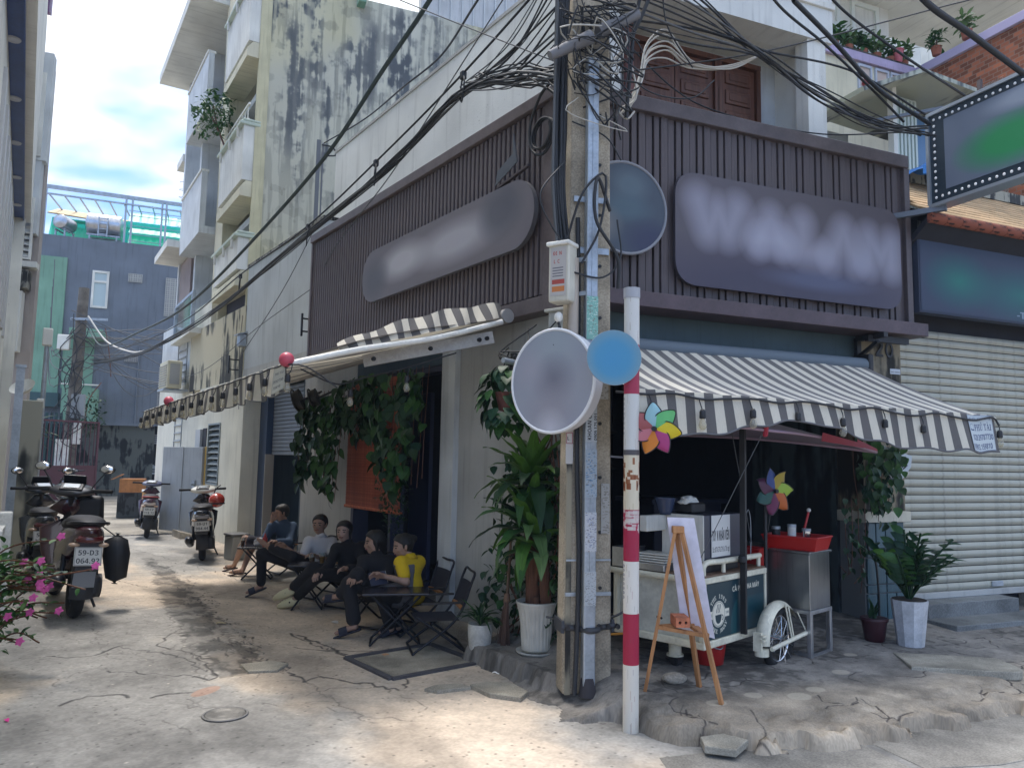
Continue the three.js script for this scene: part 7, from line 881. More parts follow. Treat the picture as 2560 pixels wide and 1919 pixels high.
  const st = thing('black_strap', 'broad black strap and pole holding the cart parasol in front of the panel', 'strap', FC); add('pole', [bar([0.485, 0.40, 0.035], [0.50, 1.93, 0.035], 0.042, 0.025)], M.black, st); add('knot', [rb(0.07, 0.06, 0.05, 0.02, 0.487, 0.92, 0.03)], M.black, st);
  const u = thing('cart_parasol', 'low square parasol with mauve underside and red corner flaps over the coffee cart', 'parasol', FC), top = V(0.55, 1.99, -0.1), cs = [V(-0.24, 1.80, 0.06), V(0.24, 1.84, 0.34), V(1.97, 1.725, 0.45), V(1.3, 1.86, -1.2)];
  const um = mat([0.20, 0.15, 0.22], { roughness: 0.8, side: THREE.DoubleSide, transmission: 0.25, thickness: 0 });
  cs.forEach((a, k) => { const b = cs[(k + 1) % 4]; add('panel', [sheet(12, 8, (uu, v) => { const e = a.clone().lerp(b, uu), p = top.clone().lerp(e, v); p.y += 0.03 * Math.sin(Math.PI * uu) * v; return p; })], um, u); add('rib', [tube([top.clone().add(V(0, -0.02, 0)), top.clone().lerp(a, 0.5).add(V(0, -0.015, 0)), a], 0.008, 14, 6)], M.black, u); add('edge', [tube([0, 0.25, 0.5, 0.75, 1].map(q => a.clone().lerp(b, q).add(V(0, 0.03 * Math.sin(Math.PI * q) - 0.008, 0))), 0.011, 20, 6)], mat([0.35, 0.25, 0.33]), u); });
  const rm = mat([0.32, 0.01, 0.03], { side: THREE.DoubleSide, roughness: 0.6 }); const flap = (a, b, c2, d) => sheet(4, 4, (x, y) => a.clone().lerp(b, x).lerp(d.clone().lerp(c2, x), y)); add('corner_flap', [flap(V(1.02, 1.845, 0.405), V(1.66, 1.785, 0.44), V(1.70, 1.745, 0.45), V(0.98, 1.78, 0.41))], rm, u); add('corner_flap', [flap(V(1.62, 1.815, 0.43), V(1.97, 1.745, 0.455), V(1.97, 1.725, 0.46), V(1.60, 1.76, 0.44))], rm, u); add('corner_cap', [rb(0.035, 0.09, 0.03, 0.012, 0.24, 1.83, 0.345, [0.3, 0, 0.3])], rm, u);
  const guy = thing('parasol_cord', 'thin cords strung from the parasol to the cart', 'cord', FC); add('cord', [rod([0.3, 1.83, 0.3], [0.05, 0.95, -0.05], 0.003, 0.003, 5), rod([0.55, 1.95, -0.1], [0.78, 1.0, -0.05], 0.003, 0.003, 5)], M.cableg, guy);
  const p2 = thing('second_post', 'dark slim post at the right end of the cart carrying the colourful pinwheel', 'post', FC); add('tube', [rod([0.90, 0.40, -0.0], [0.90, 1.46, -0.0], 0.014)], M.black, p2);
}
// pinwheels
function pinwheel(label, F, at, turn, r, cols, a0, tilt) {
  const t = thing('pinwheel', label, 'pinwheel', F, at, turn), n = cols.length;
  cols.forEach((c, k) => { const a = a0 + k * 2 * Math.PI / n, pg = sheet(10, 6, (u, v) => { const s = (v - 0.5) * 2, wv = r * 0.34 * Math.pow(Math.sin(Math.PI * Math.pow(u * 0.97 + 0.02, 0.75)), 0.75); return V(r * (0.06 + 0.94 * u), s * wv, 0.05 * r * (1 - s * s) + 0.08 * r * s * u); }); const p = piece('petal', muv(pg), mat(c, { side: THREE.DoubleSide, roughness: 0.55, transmission: 0.25, thickness: 0 }), t, [0, 0, 0], [0, 0, a]); const rim = tube(Array.from({ length: 20 }, (_, q) => { const ph = q / 20 * 2 * Math.PI, u = 0.5 - 0.5 * Math.cos(ph), s = Math.sin(ph) > 0 ? 1 : -1, wv = r * 0.34 * Math.pow(Math.sin(Math.PI * Math.pow(u * 0.97 + 0.02, 0.75)), 0.75); return [r * (0.06 + 0.94 * u), s * wv, 0.08 * r * s * u]; }), 0.004, 40, 5, true); const m2 = new THREE.Mesh(muv(rim), M.black); m2.name = 'petal_rim'; m2.castShadow = m2.receiveShadow = true; p.add(m2); });
  add('hub', [cyl(0.016, 0.016, 0.05, 0, 0, 0.01, 14, [Math.PI / 2, 0, 0])], M.black, t); add('stick', [rod([0, 0, -0.01], tilt, 0.005)], M.black, t); return t;
}
pinwheel('pinwheel with green, yellow, pink and orange petals fixed on the striped post', FR, [-0.13, 1.805, 1.285], -0.75, 0.165, [[0.16, 0.60, 0.22], [0.35, 0.62, 0.68], [0.40, 0.10, 0.10], [0.62, 0.20, 0.24], [0.75, 0.24, 0.02], [0.48, 0.05, 0.22], [0.80, 0.62, 0.02]], 0.75, [-0.06, -0.02, -0.03]);
pinwheel('larger pinwheel with blue, mustard, lime and orange petals at the end of the cart', FC, [0.93, 1.40, 0.06], -0.35, 0.185, [[0.42, 0.62, 0.06], [0.50, 0.36, 0.03], [0.04, 0.08, 0.28], [0.10, 0.02, 0.06], [0.02, 0.10, 0.08], [0.16, 0.01, 0.07], [0.62, 0.14, 0.02]], 0.02, [-0.03, -0.3, -0.04]);
{ // easel with white board and brick
  const yL = onPave(FR, -0.02, 1.0), t = thing('wooden_easel', 'light wooden tripod easel standing on the pavement in front of the cart', 'easel', FR), ap = V(0.155, 1.19, 1.10);
  add('leg', [bar([-0.02, yL, 1.0], [0.135, 1.17, 1.11], 0.032, 0.022)], M.woodlt, t); add('leg', [bar([0.315, onPave(FR, 0.31, 1.33), 1.33], [0.175, 1.17, 1.12], 0.032, 0.022)], M.woodlt, t); add('leg', [bar([0.37, onPave(FR, 0.37, 1.03), 1.03], [0.165, 1.15, 1.085], 0.03, 0.022)], M.woodlt, t); add('head', [rb(0.075, 0.045, 0.05, 0.006, 0.155, 1.175, 1.11, [0, -0.4, 0])], M.woodlt, t);
  add('tray', [bar([0.05, 0.56, 1.05], [0.265, 0.535, 1.245], 0.03, 0.022), bar([0.30, 0.555, 1.06], [0.265, 0.535, 1.245], 0.05, 0.02), bar([0.06, 0.565, 1.06], [0.30, 0.565, 1.06], 0.05, 0.018)], M.woodlt, t); const bg = cyl(0.008, 0.008, 0.05, 0, 0, 0, 8, [Math.PI / 2, 0, 0]); piece('bolt', bg, M.black, t, [0.055, 0.62, 1.05]);
  const bm = mat([0.62, 0.60, 0.68], { roughness: 0.6, tex: TX.mott, size: 1.5 }), b = thing('white_board', 'blank white board seen from behind leaning on the easel', 'board', FR), q = [V(0.105, 1.25, 1.06), V(0.285, 1.245, 1.10), V(0.395, 0.49, 1.16), V(0.245, 0.53, 1.02)];
  const nrm = q[1].clone().sub(q[0]).cross(q[3].clone().sub(q[0])).normalize().multiplyScalar(0.006), fc = (o) => sheet(4, 8, (u, v) => q[0].clone().lerp(q[1], u).lerp(q[3].clone().lerp(q[2], u), v).addScaledVector(nrm, o)); add('panel', [fc(1), fc(-1), ...[[0, 1], [1, 2], [2, 3], [3, 0]].map(([a, c]) => sheet(1, 1, (u, v) => q[a].clone().lerp(q[c], u).addScaledVector(nrm, v * 2 - 1)))], bm, b);
  const bs = new THREE.Shape(); bs.moveTo(-0.042, -0.028); bs.lineTo(0.042, -0.028); bs.lineTo(0.042, 0.028); bs.lineTo(-0.042, 0.028); bs.lineTo(-0.042, -0.028); for (const x of [-0.019, 0.019]) { const h = new THREE.Path(); h.absellipse(x, 0, 0.011, 0.011, 0, Math.PI * 2); bs.holes.push(h); }
  const br = thing('hollow_brick', 'red two-hole clay brick resting on the easel tray', 'brick', FR, [0.165, 0.608, 1.115], -0.35); add('block', [ext(bs, 0.15, 0.002, [0, 0, -0.075])], mat([0.45, 0.16, 0.09], { tex: TX.conc, size: 0.2, roughness: 0.9 }), br); add('core', [bx(0.06, 0.03, 0.10)], M.dark, br);
  const rk = thing('loose_stone', 'flat grey stone lying under the cart near the easel', 'stone', FR, [0.26, onPave(FR, 0.26, 0.91) + 0.025, 0.91]); add('rock', [(() => { const g = fin(new THREE.IcosahedronGeometry(0.075, 3)), a = g.attributes.position; for (let i = 0; i < a.count; i++) { const k = 0.8 + 0.4 * fbm3(a.getX(i) * 22 + 5, a.getY(i) * 22, a.getZ(i) * 22, 3); a.setXYZ(i, a.getX(i) * k * 1.15, a.getY(i) * k * 0.5, a.getZ(i) * k * 0.8); } g.computeVertexNormals(); return g; })()], M.conc, rk);
  const bk = thing('red_bucket', 'dark red plastic bucket hidden under the cart', 'bucket', FR, [0.75, onPave(FR, 0.75, 0.6), 0.62]); add('shell', [lathe([[0, 0], [0.10, 0], [0.13, 0.2], [0.137, 0.2], [0.137, 0.21], [0.125, 0.21]], 24)], M.red, bk); add('handle', [tube([[-0.13, 0.2, 0], [0, 0.12, 0.13], [0.13, 0.2, 0]], 0.005, 16, 5)], M.galv, bk);
  const hs = thing('orange_hose', 'thin orange hose and grey cable on the floor behind the pole', 'hose', FR); add('hose', [tube([[-0.2, 0.28, 0.15], [0.0, 0.36, 0.35], [0.2, 0.40, 0.5]], 0.009, 20, 6)], mat([0.5, 0.22, 0.03]), hs); add('cable', [tube([[-0.3, 0.46, 0.1], [-0.1, 0.45, 0.3], [0.1, 0.52, 0.45], [0.2, 0.6, 0.5]], 0.008, 20, 6)], M.cableg, hs);
}
{ // steel cabinet table, baskets
  const F = new Frame(FR.p(1.58, 0, 0.74), 0.739), y0 = 0.165, t = thing('steel_cabinet', 'tall stainless steel cabinet table on square legs beside the cart', 'steel table', F); const sm = mat([0.30, 0.31, 0.33], { roughness: 0.28, metalness: 0.85, tex: TX.wall, size: 0.8 });
  add('cabinet', [rbb(0.003, 0.335, 0.515, 0.93, -0.80, -0.003, 0.006)], sm, t); add('top', [rbb(-0.01, 0.35, 0.93, 0.95, -0.82, 0.01, 0.006)], sm, t); add('apron', [rbb(-0.005, 0.345, 0.485, 0.515, -0.81, 0.005, 0.004)], M.steel, t); const lg = rb(0.035, 0.33, 0.035, 0.004); for (const [x, z] of [[0.013, -0.013], [0.325, -0.013], [0.013, -0.79], [0.325, -0.79]]) piece('leg', lg, M.steel, t, [x, 0.325, z]); add('stretcher', [bb(0.03, 0.31, 0.17, 0.20, -0.028, 0.0), bb(0.0, 0.026, 0.17, 0.20, -0.77, -0.03)], M.steel, t); const cg = cyl(0.02, 0.02, 0.02, 0, 0, 0, 12, [Math.PI / 2, 0, 0]); piece('caster', cg, M.rubber, t, [0.013, 0.155, -0.013]);
  const bsk = (name, l, F2, at, w, h, d, turn) => { const b = thing(name, l, 'basket', F2, at, turn); const tp = (y, o) => [[-w / 2 - o, y, -d / 2 - o], [w / 2 + o, y, -d / 2 - o], [w / 2 + o, y, d / 2 + o], [-w / 2 - o, y, d / 2 + o]].map(q => V(...q)), a = tp(0, -0.01), c = tp(h, 0.015); add('shell', [0, 1, 2, 3].map(k => sheet(10, 4, (u, v) => a[k].clone().lerp(a[(k + 1) % 4], u).lerp(c[k].clone().lerp(c[(k + 1) % 4], u), v))).concat([bb(-w / 2 + 0.01, w / 2 - 0.01, 0, 0.005, -d / 2 + 0.01, d / 2 - 0.01)]), mat([0.40, 0.012, 0.01], { roughness: 0.4, side: THREE.DoubleSide }), b); add('rim', [0, 1, 2, 3].map(k => rod(c[k], c[(k + 1) % 4], 0.007)), M.red, b); return b; };
  bsk('red_basket', 'bright red plastic basket holding small jars on the steel cabinet', F, [0.16, 0.951, -0.18], 0.30, 0.10, 0.40, 0.1); bsk('red_basket', 'small red plastic bin hanging at the end of the cart', FC, [0.99, 0.78, -0.16], 0.11, 0.17, 0.16, 0);
  for (const [x, z, l, m, h] of [[0.12, -0.2, 'white rimmed jar in the red basket', M.ceram, 0.16], [0.2, -0.12, 'small clear jar in the red basket', M.chrome, 0.13], [0.06, -0.3, 'dark jar at the back of the red basket', M.black, 0.14]]) { const j = thing('jar', l, 'jar', F, [x, 0.957, z]); add('body', [cyl(0.032, 0.032, h, 0, h / 2, 0, 16)], m, j); add('lid', [cyl(0.034, 0.034, 0.02, 0, h + 0.01, 0, 16)], M.galv, j); }
  const sp = thing('red_spoon', 'long red handled spoon sticking out of the red basket', 'spoon', F, [0.22, 1.05, -0.16]); add('handle', [rod([0, 0, 0], [0.06, 0.18, 0.02], 0.009)], M.red, sp); add('tip', [sph(0.016, 0.064, 0.195, 0.021)], M.ceram, sp);
}
const vinP = mat([0.62, 0.10, 0.36], { roughness: 0.6, side: THREE.DoubleSide, transmission: 0.2, thickness: 0 });
// ------------------------------------------------------------ plants and pots
{
  const y0 = 0.125, t = thing('dracaena', 'big leafy dracaena with thick cut canes in the fluted white pot', 'potted plant', FL, [-0.24, y0, 0.2]); const bark = mat([0.14, 0.07, 0.05], { tex: TX.wood, size: 0.25, bump: TX.wood, bs: 0.006, roughness: 0.9 });
  const cane = (x, z, h, r) => add('trunk', [tube([[x, 0.28, z], [x + 0.005, 0.5 * h, z], [x - 0.02, h, z + 0.01]], r, 12, 12), cyl(r * 0.95, r * 0.95, 0.012, x - 0.02, h, z + 0.01, 14)], bark, t); cane(-0.03, 0.02, 0.98, 0.055); cane(0.075, -0.03, 0.72, 0.045); cane(0.06, 0.03, 0.43, 0.028); add('soil', [cyl(0.125, 0.125, 0.02, 0, 0.365, 0, 24)], M.soil, t);
  reseed(21); const heads = [[-0.05, 1.38, 0.03], [-0.02, 1.02, 0.05], [0.06, 0.88, 0.02]], lgs = [0, 1, 2].map(k => { const L = 1, w = 0.22; return sheet(12, 2, (u, v) => { const s = (v - 0.5) * 2, wd = w / 2 * Math.pow(Math.sin(Math.PI * Math.pow(clamp(u * 0.98 + 0.015), 0.62)), 0.7), bend = [0.55, 0.95, 1.35][k], a = 0.35 - bend * u * 1.5; return V(u * (1 - 0.22 * bend * u), 0.42 * u - bend * 0.62 * u * u + 0.16 * Math.abs(s) * wd * 2 + 0.012 * Math.sin(u * 16 + s), s * wd); }, (u, v) => [v, u]); });
  heads.forEach(([hx, hy, hz], h) => { const n = [36, 30, 20][h]; for (let k = 0; k < n; k++) { const a = k * 2.399 + h, tl = (k / n), L = rr(0.40, 0.60); piece('leaf', lgs[tl < 0.35 ? 0 : tl < 0.7 ? 1 : 2], [LM.mid, LM.dark, LM.mid, LM.bright, LM.pale][tl < 0.25 ? 3 : (rnd() * 5) | 0], t, [hx + 0.03 * Math.cos(a), hy - 0.16 * tl + rr(-0.03, 0.03), hz - 0.03 * Math.sin(a)], new THREE.Quaternion().setFromEuler(new THREE.Euler(0, a, lerp(1.0, -0.55, tl) + rr(-0.2, 0.2), 'YXZ')), L); } add('stem', [tube([[0.0, hy - 0.4, 0.02], [hx, hy - 0.1, hz]], 0.018, 6, 6)], bark, t); });
  const p = thing('fluted_pot', 'tall white fluted plant pot with scalloped rim on a saucer', 'plant pot', FL, [-0.24, y0, 0.2]); const prof = [[0, 0.03], [0.108, 0.03], [0.112, 0.05], [0.116, 0.14], [0.122, 0.24], [0.135, 0.32], [0.15, 0.365], [0.158, 0.39], [0.158, 0.40], [0.142, 0.40], [0.135, 0.36], [0, 0.34]]; const pg = new THREE.LatheGeometry(prof.map(q => new THREE.Vector2(...q)), 96), a = pg.attributes.position; for (let i = 0; i < a.count; i++) { const x = a.getX(i), z = a.getZ(i), y = a.getY(i), an = Math.atan2(z, x), r = Math.hypot(x, z); if (r > 0.1 && y > 0.045 && y < 0.355) { const k = 1 + 0.06 * (Math.abs(Math.cos(an * 12)) - 0.6) * sst(0.045, 0.07, y) * sst(0.36, 0.33 + 0.02 * Math.cos(an * 12), y); a.setX(i, x * k); a.setZ(i, z * k); } } pg.computeVertexNormals();
  add('pot_body', [fin(pg)], M.ceram, p); add('saucer', [lathe([[0, 0], [0.12, 0], [0.15, 0.02], [0.155, 0.035], [0.145, 0.03], [0.12, 0.012], [0, 0.012]], 48)], M.ceram, p);
  // hanging pothos
  const hp = thing('hanging_pothos', 'bushy green plant hanging from the bracket left of the round sign', 'hanging plant', FL, [-0.30, 2.12, 0.46]); add('basket', [lathe([[0, -0.16], [0.07, -0.14], [0.1, -0.02], [0.105, 0]], 20)], mat([0.16, 0.06, 0.05]), hp); add('hanger', [rod([0, 0, 0], [0, 0.22, 0], 0.005)], M.black, hp); reseed(33);
  for (let k = 0; k < 130; k++) { const y = rr(-0.26, 0.2), a = rr(0, 6.28), r = 0.2 * Math.sqrt(Math.max(0.05, 1 - Math.pow((y + 0.03) / 0.26, 2))) * rr(0.75, 1.08); piece('leaf', LG.heart, [LM.mid, LM.dark, LM.dark, LM.blue][(rnd() * 4) | 0], hp, [r * Math.cos(a), y, r * Math.sin(a)], new THREE.Quaternion().setFromEuler(new THREE.Euler(0, -a, -0.75 + rr(-0.4, 0.4), 'YXZ')), rr(0.09, 0.135)); }
  // climber mass behind the pole
  const cr = thing('wall_climber', 'tangled dark green climber covering the wall behind the dracaena and the pole', 'climber', FL, [-0.45, 0, 0.08]); reseed(35); add('stem', Array.from({ length: 7 }, (_, k) => tube([[rr(-0.5, 0.5), 0.12, 0.03], [rr(-0.5, 0.5), 0.7, 0.06], [rr(-0.4, 0.5), 1.3, 0.05], [rr(-0.3, 0.5), 1.8, 0.03]], 0.007, 16, 5)), M.wooddk, cr);
  for (let k = 0; k < 260; k++) { const y = rr(0.2, 1.75), x = rr(-0.5, 0.52) * (1 - 0.3 * sst(1.2, 1.8, y)); piece('leaf', k % 3 ? LG.heart : LG.oval, [LM.dark, LM.dark, LM.mid, LM.blue][(rnd() * 4) | 0], cr, [x - 0.15 * sst(1.0, 0.2, y), y, rr(0, 0.14)], [rr(-0.6, 0.6), rr(0, 6.28), -0.9 + rr(-0.5, 0.5)], rr(0.055, 0.10)); }
  foliage(cr, 'undergrowth', [0.02, 0.75, 0.02], [0.5, 0.75, 0.08], 420, LM.dark, LG.small, 0.075, 36, 0.5);
  const sp = thing('small_white_pot', 'small round white pot with a spidery plant at the corner step', 'plant pot', FL, [-0.72, 0.0, 0.40]); add('pot_body', [lathe([[0, 0], [0.065, 0], [0.085, 0.1], [0.098, 0.2], [0.1, 0.29], [0.092, 0.29], [0.085, 0.27], [0, 0.27]], 32)], mat([0.52, 0.51, 0.47], { roughness: 0.5, tex: TX.mott, size: 0.3 }), sp);
  const spp = thing('spider_plant', 'thin arching leaves growing out of the small round white pot', 'potted plant', FL, [-0.72, 0.27, 0.40]); for (let k = 0; k < 26; k++) piece('leaf', lgs[1 + k % 2], k % 3 ? LM.dark : LM.mid, spp, [0, 0, 0], new THREE.Quaternion().setFromEuler(new THREE.Euler(0, k * 2.4, rr(0.3, 1.2), 'YXZ')), [rr(0.22, 0.36), rr(0.2, 0.34), 0.13]);
  const br = thing('coconut_broom', 'brown twig broom standing upside against the wall between the two white pots', 'broom', FL, [-0.60, 0.12, 0.26]); add('handle', [rod([0.02, 0.34, -0.02], [-0.05, 0.85, -0.1], 0.014, 0.01)], mat([0.16, 0.11, 0.08], { tex: TX.wood, size: 0.3 }), br); add('bristles', Array.from({ length: 90 }, () => { const a = rr(0, 6.28), r = rr(0, 0.085); return rod([0.02 + 0.015 * Math.cos(a), 0.4, -0.02], [r * Math.cos(a), 0.0, r * Math.sin(a) * 0.6], 0.0025, 0.0025, 4); }), mat([0.13, 0.075, 0.055], { roughness: 0.9 }), br).userData.kind = 'stuff'; add('binding', [cyl(0.03, 0.022, 0.06, 0.02, 0.38, -0.02, 12)], mat([0.2, 0.12, 0.08]), br);
  // ivy curtains, blind
  const vine = (name, label, F, at, w, h, n, mats, sz, sd, dep = 0.12, taper = 0.3) => { const v = thing(name, label, 'hanging vine', F, at); reseed(sd); const m = Math.max(4, Math.round(w * 9)); add('stem', Array.from({ length: m }, (_, k) => { const x = (k / (m - 1) - 0.5) * w; return tube([[x, 0, 0], [x + rr(-0.04, 0.04), -h * 0.4, rr(0, 0.05)], [x * 0.9 + rr(-0.05, 0.05), -h * rr(0.75, 1), rr(0, 0.06)]], 0.004, 10, 4); }), M.wooddk, v); for (let k = 0; k < n; k++) { const u = rnd(), q = Math.pow(rnd(), 0.8), lim = 1 - taper * Math.abs(u - 0.5) * 2 * rr(0.6, 1.2); piece('leaf', LG.heart, mats[(rnd() * mats.length) | 0], v, [(u - 0.5) * w, -h * q * lim, rr(0, dep)], [rr(-0.5, 0.5), rr(-0.9, 0.9) - Math.PI / 2, -1.15 + rr(-0.4, 0.4)], sz * rr(0.7, 1.25)); } return v; };
  vine('ivy_curtain', 'dark ivy garland hanging left of the grey wall panel beside the shutter', FL, [-5.2, 2.42, 0.22], 0.42, 1.22, 110, [LM.dark, LM.blue, LM.dark], 0.13, 50); vine('ivy_curtain', 'narrow ivy garland hanging between the shutter and the red blind', FL, [-4.58, 2.42, 0.25], 0.42, 1.2, 110, [LM.dark, LM.blue, LM.mid], 0.13, 51); vine('ivy_curtain', 'ivy garland with pale lower leaves at the left edge of the red blind', FL, [-4.12, 2.35, 0.28], 0.34, 1.3, 110, [LM.mid, LM.dark, LM.mid], 0.13, 52);
  vine('ivy_curtain', 'broad bright green ivy curtain hanging right of the red blind', FL, [-2.42, 2.5, 0.28], 1.05, 1.32, 280, [LM.mid, LM.dark, LM.blue, LM.mid], 0.13, 53, 0.2, 0.5); vine('ivy_curtain', 'dark ivy mass covering the top of the red blind', FL, [-3.6, 2.52, 0.20], 1.0, 0.72, 200, [LM.dark], 0.12, 54, 0.12, 0.4);
  const ft = thing('fine_foliage', 'fine dark artificial foliage drooping on the right edge of the red blind', 'hanging plant', FL, [-2.75, 1.45, 0.2]); add('stem', [rod([0, 0.6, 0], [0, -0.3, 0], 0.005)], M.wooddk, ft); foliage(ft, 'leaves', [0.1, -0.1, 0.05], [0.36, 0.55, 0.1], 700, LM.dark, LG.small, 0.05, 55, 0.7);
  for (const [x, l, s] of [[-4.9, 'large dark fan shaped lamp under the awning beside the shutter', 0.14], [-4.35, 'smaller dark round lamp under the awning beside the ivy', 0.11]]) { const f = thing('clip_fan', l, 'wall fan', FL, [x, 2.3, 0.5], -0.6); add('cage', [cyl(s, s * 0.8, 0.1, 0, 0, 0, 24, [1.9, 0, 0]), xf(fin(new THREE.TorusGeometry(s, 0.01, 6, 28)), [0, 0, 0.03], [0.35, 0, 0])], M.black, f); add('arm', [rod([0, 0, -0.05], [0, 0.12, -0.3], 0.014)], M.black, f); }
  const bl = thing('red_bamboo_blind', 'red brown bamboo roll blind half lowered over the dark doorway', 'blind', FL, [-3.57, 0, 0.06]); const bm = [0, 1, 2].map(k => mat([0.30 + 0.05 * k, 0.07 + 0.02 * k, 0.04 + 0.01 * k], { tex: TX.wood, size: 0.4, roughness: 0.7 })), sg = bx(1.44, 0.0085, 0.006); reseed(44); for (let k = 0; k < 150; k++) piece('slat', sg, bm[(rnd() * 3) | 0], bl, [0, 1.03 + k * 0.0098, rr(-0.002, 0.002)]); add('bottom_bar', [rb(1.5, 0.035, 0.03, 0.01, 0.02, 1.01, 0.005)], mat([0.42, 0.12, 0.06], { tex: TX.wood, size: 0.4 }), bl); add('backing', [bx(1.42, 1.48, 0.002, 0, 1.76, -0.005)], mat([0.20, 0.04, 0.025]), bl); add('tag', [bx(0.10, 0.05, 0.004, 0.28, 1.06, 0.012)], mat([0.08, 0.03, 0.03]), bl);
  const cd = thing('blind_cord', 'hanging cord with red wooden pull in front of the grey wall panel', 'cord', FL, [-4.72, 1.05, 0.1]); add('string', [rod([0, 0.12, 0], [0.06, 1.2, 0], 0.005), tube([[0, 0, 0], [0.06, -0.06, 0.02], [0.14, -0.1, 0.02]], 0.003, 8, 4)], M.cableg, cd); add('pull', [rod([0, 0, 0], [0, 0.13, 0], 0.013, 0.008)], mat([0.2, 0.04, 0.02]), cd);
  // pots by the shutter
  const zy = onPave(FR, 2.66, 0.68), zp = thing('white_faceted_pot', 'tapered white faceted plant pot in front of the roller shutter', 'plant pot', FR, [2.66, zy, 0.68]); add('pot_body', [cyl(0.10, 0.14, 0.36, 0, 0.18, 0, 10)].map(g => { g = g.toNonIndexed ? g : g; g.computeVertexNormals(); return g; }), mat([0.46, 0.47, 0.49], { roughness: 0.7, tex: TX.mott, size: 0.4, flatShading: true }), zp); add('soil', [cyl(0.128, 0.128, 0.012, 0, 0.358, 0, 20)], M.soil, zp);
  const zz = thing('zz_plant', 'glossy dark plant with upright feathered stems in the faceted white pot', 'potted plant', FR, [2.66, zy + 0.34, 0.68]); reseed(61); const zl = [LM.dark, LM.dark, LM.blue, LM.mid];
  for (let s = 0; s < 17; s++) { const a = s * 2.4, ln = rr(0.42, 0.64), lean = rr(0.15, 0.85), st = grp('stalk', zz), pts = []; for (let k = 0; k <= 6; k++) { const u = k / 6; pts.push(V(Math.cos(a) * ln * lean * (u + 0.35 * u * u) * 0.75, ln * u * (1 - 0.28 * lean * u), -Math.sin(a) * ln * lean * (u + 0.35 * u * u) * 0.75)); } const c = new THREE.CatmullRomCurve3(pts); add('stem', [fin(new THREE.TubeGeometry(c, 10, 0.008, 6))], LM.dark, st); for (let k = 0; k < 13; k++) { const u = 0.28 + 0.72 * k / 13, p = c.getPointAt(u), tg = c.getTangentAt(u), sd = (k % 2 ? 1 : -1), n2 = tg.clone().cross(V(0, 1, 0.01)).normalize().multiplyScalar(sd).add(tg.clone().multiplyScalar(0.75)).normalize(); piece('leaf', LG.oval, s === 4 ? LM.bright : zl[(rnd() * 4) | 0], st, p, new THREE.Quaternion().setFromUnitVectors(V(1, 0, 0), n2), rr(0.10, 0.13)); } }
  const rp = thing('dark_red_pot', 'squat dark red pot with stubby snake plant beside the teal tiles', 'plant pot', FR, [2.47, onPave(FR, 2.47, 0.5), 0.5]); add('pot_body', [lathe([[0, 0], [0.075, 0], [0.1, 0.16], [0.108, 0.16], [0.108, 0.185], [0.095, 0.185], [0, 0.17]], 24)], mat([0.04, 0.008, 0.014], { roughness: 0.5 }), rp);
  const sn = thing('snake_plant', 'short pointed dark leaves standing in the dark red pot', 'potted plant', FR, [2.47, onPave(FR, 2.47, 0.5) + 0.17, 0.5]); for (let k = 0; k < 8; k++) piece('leaf', LG.long, LM.dark, sn, [rr(-0.04, 0.04), 0, rr(-0.03, 0.03)], new THREE.Quaternion().setFromEuler(new THREE.Euler(0, k * 2, 1.3 + rr(-0.2, 0.2), 'YXZ')), [rr(0.12, 0.2), 0.08, 0.14]);
  const pv = vine('pier_creeper', 'round leaved creeper hanging from the awning corner beside the brown pier', FR, [2.90, 1.92, 0.12], 0.40, 0.85, 190, [LM.dark, LM.blue, LM.mid], 0.085, 64, 0.2, 0.5); for (let s = 0; s < 4; s++) { const x = -0.16 - s * 0.075, c = new THREE.CatmullRomCurve3([V(x, -0.6, 0.06), V(x - 0.02, -0.95, 0.08), V(x + 0.03 * (s % 2 ? 1 : -1), -1.25, 0.05), V(x - 0.05, -1.42 + 0.08 * s, 0.04)]); add('stem', [fin(new THREE.TubeGeometry(c, 20, 0.004, 5))], M.wooddk, pv); for (let k = 0; k < 9; k++) piece('leaf', LG.heart, LM.dark, pv, c.getPointAt(k / 9), [rr(-0.4, 0.4), rr(0, 6.28), -0.9], rr(0.05, 0.075)); }
  const gp = thing('grey_downpipe', 'thin dark pipe running down the teal tiled pier', 'pipe', FR, [2.93, 0, 0.02]); add('pipe', [tube([[0, 1.1, 0.01], [0, 0.85, 0.015], [0.06, 0.78, 0.02], [0.10, 0.5, 0.02], [0.1, 0.15, 0.02]], 0.01, 24, 6)], M.black, gp);
  // pink vinca at the left
  const vb = thing('pink_vinca', 'flowering vinca bush with small pink blossoms leaning in from the left edge', 'flowering bush', new Frame(V(-3.55, 0, -5.6), 0)); reseed(70); const brs = []; const lm = [LM.mid, LM.bright, LM.pale, LM.dark];
  for (let s = 0; s < 34; s++) { const y0b = rr(0.25, 0.8), big = s < 4, dx = big ? [0.62, 0.52, 0.36, 0.30][s] : rr(0.05, 0.30), yy = big ? [0.78, 0.62, 0.98, 0.50][s] : y0b + rr(-0.1, 0.18), zz2 = rr(-0.25, 0.25), c = new THREE.CatmullRomCurve3([V(-0.28, y0b - 0.1, zz2), V(-0.05, (y0b + yy) / 2 + 0.02, zz2 * 0.8), V(dx, yy, zz2 * 0.6 + 0.05)]); brs.push(fin(new THREE.TubeGeometry(c, 10, 0.006, 5)));
    for (let k = 0; k < 9; k++) piece('leaf', LG.oval, lm[(rnd() * 4) | 0], vb, c.getPointAt(clamp(0.3 + 0.7 * k / 9 + rr(-0.03, 0.03))), [rr(-0.6, 0.6), rr(0, 6.28), rr(-0.4, 0.6)], rr(0.05, 0.085));
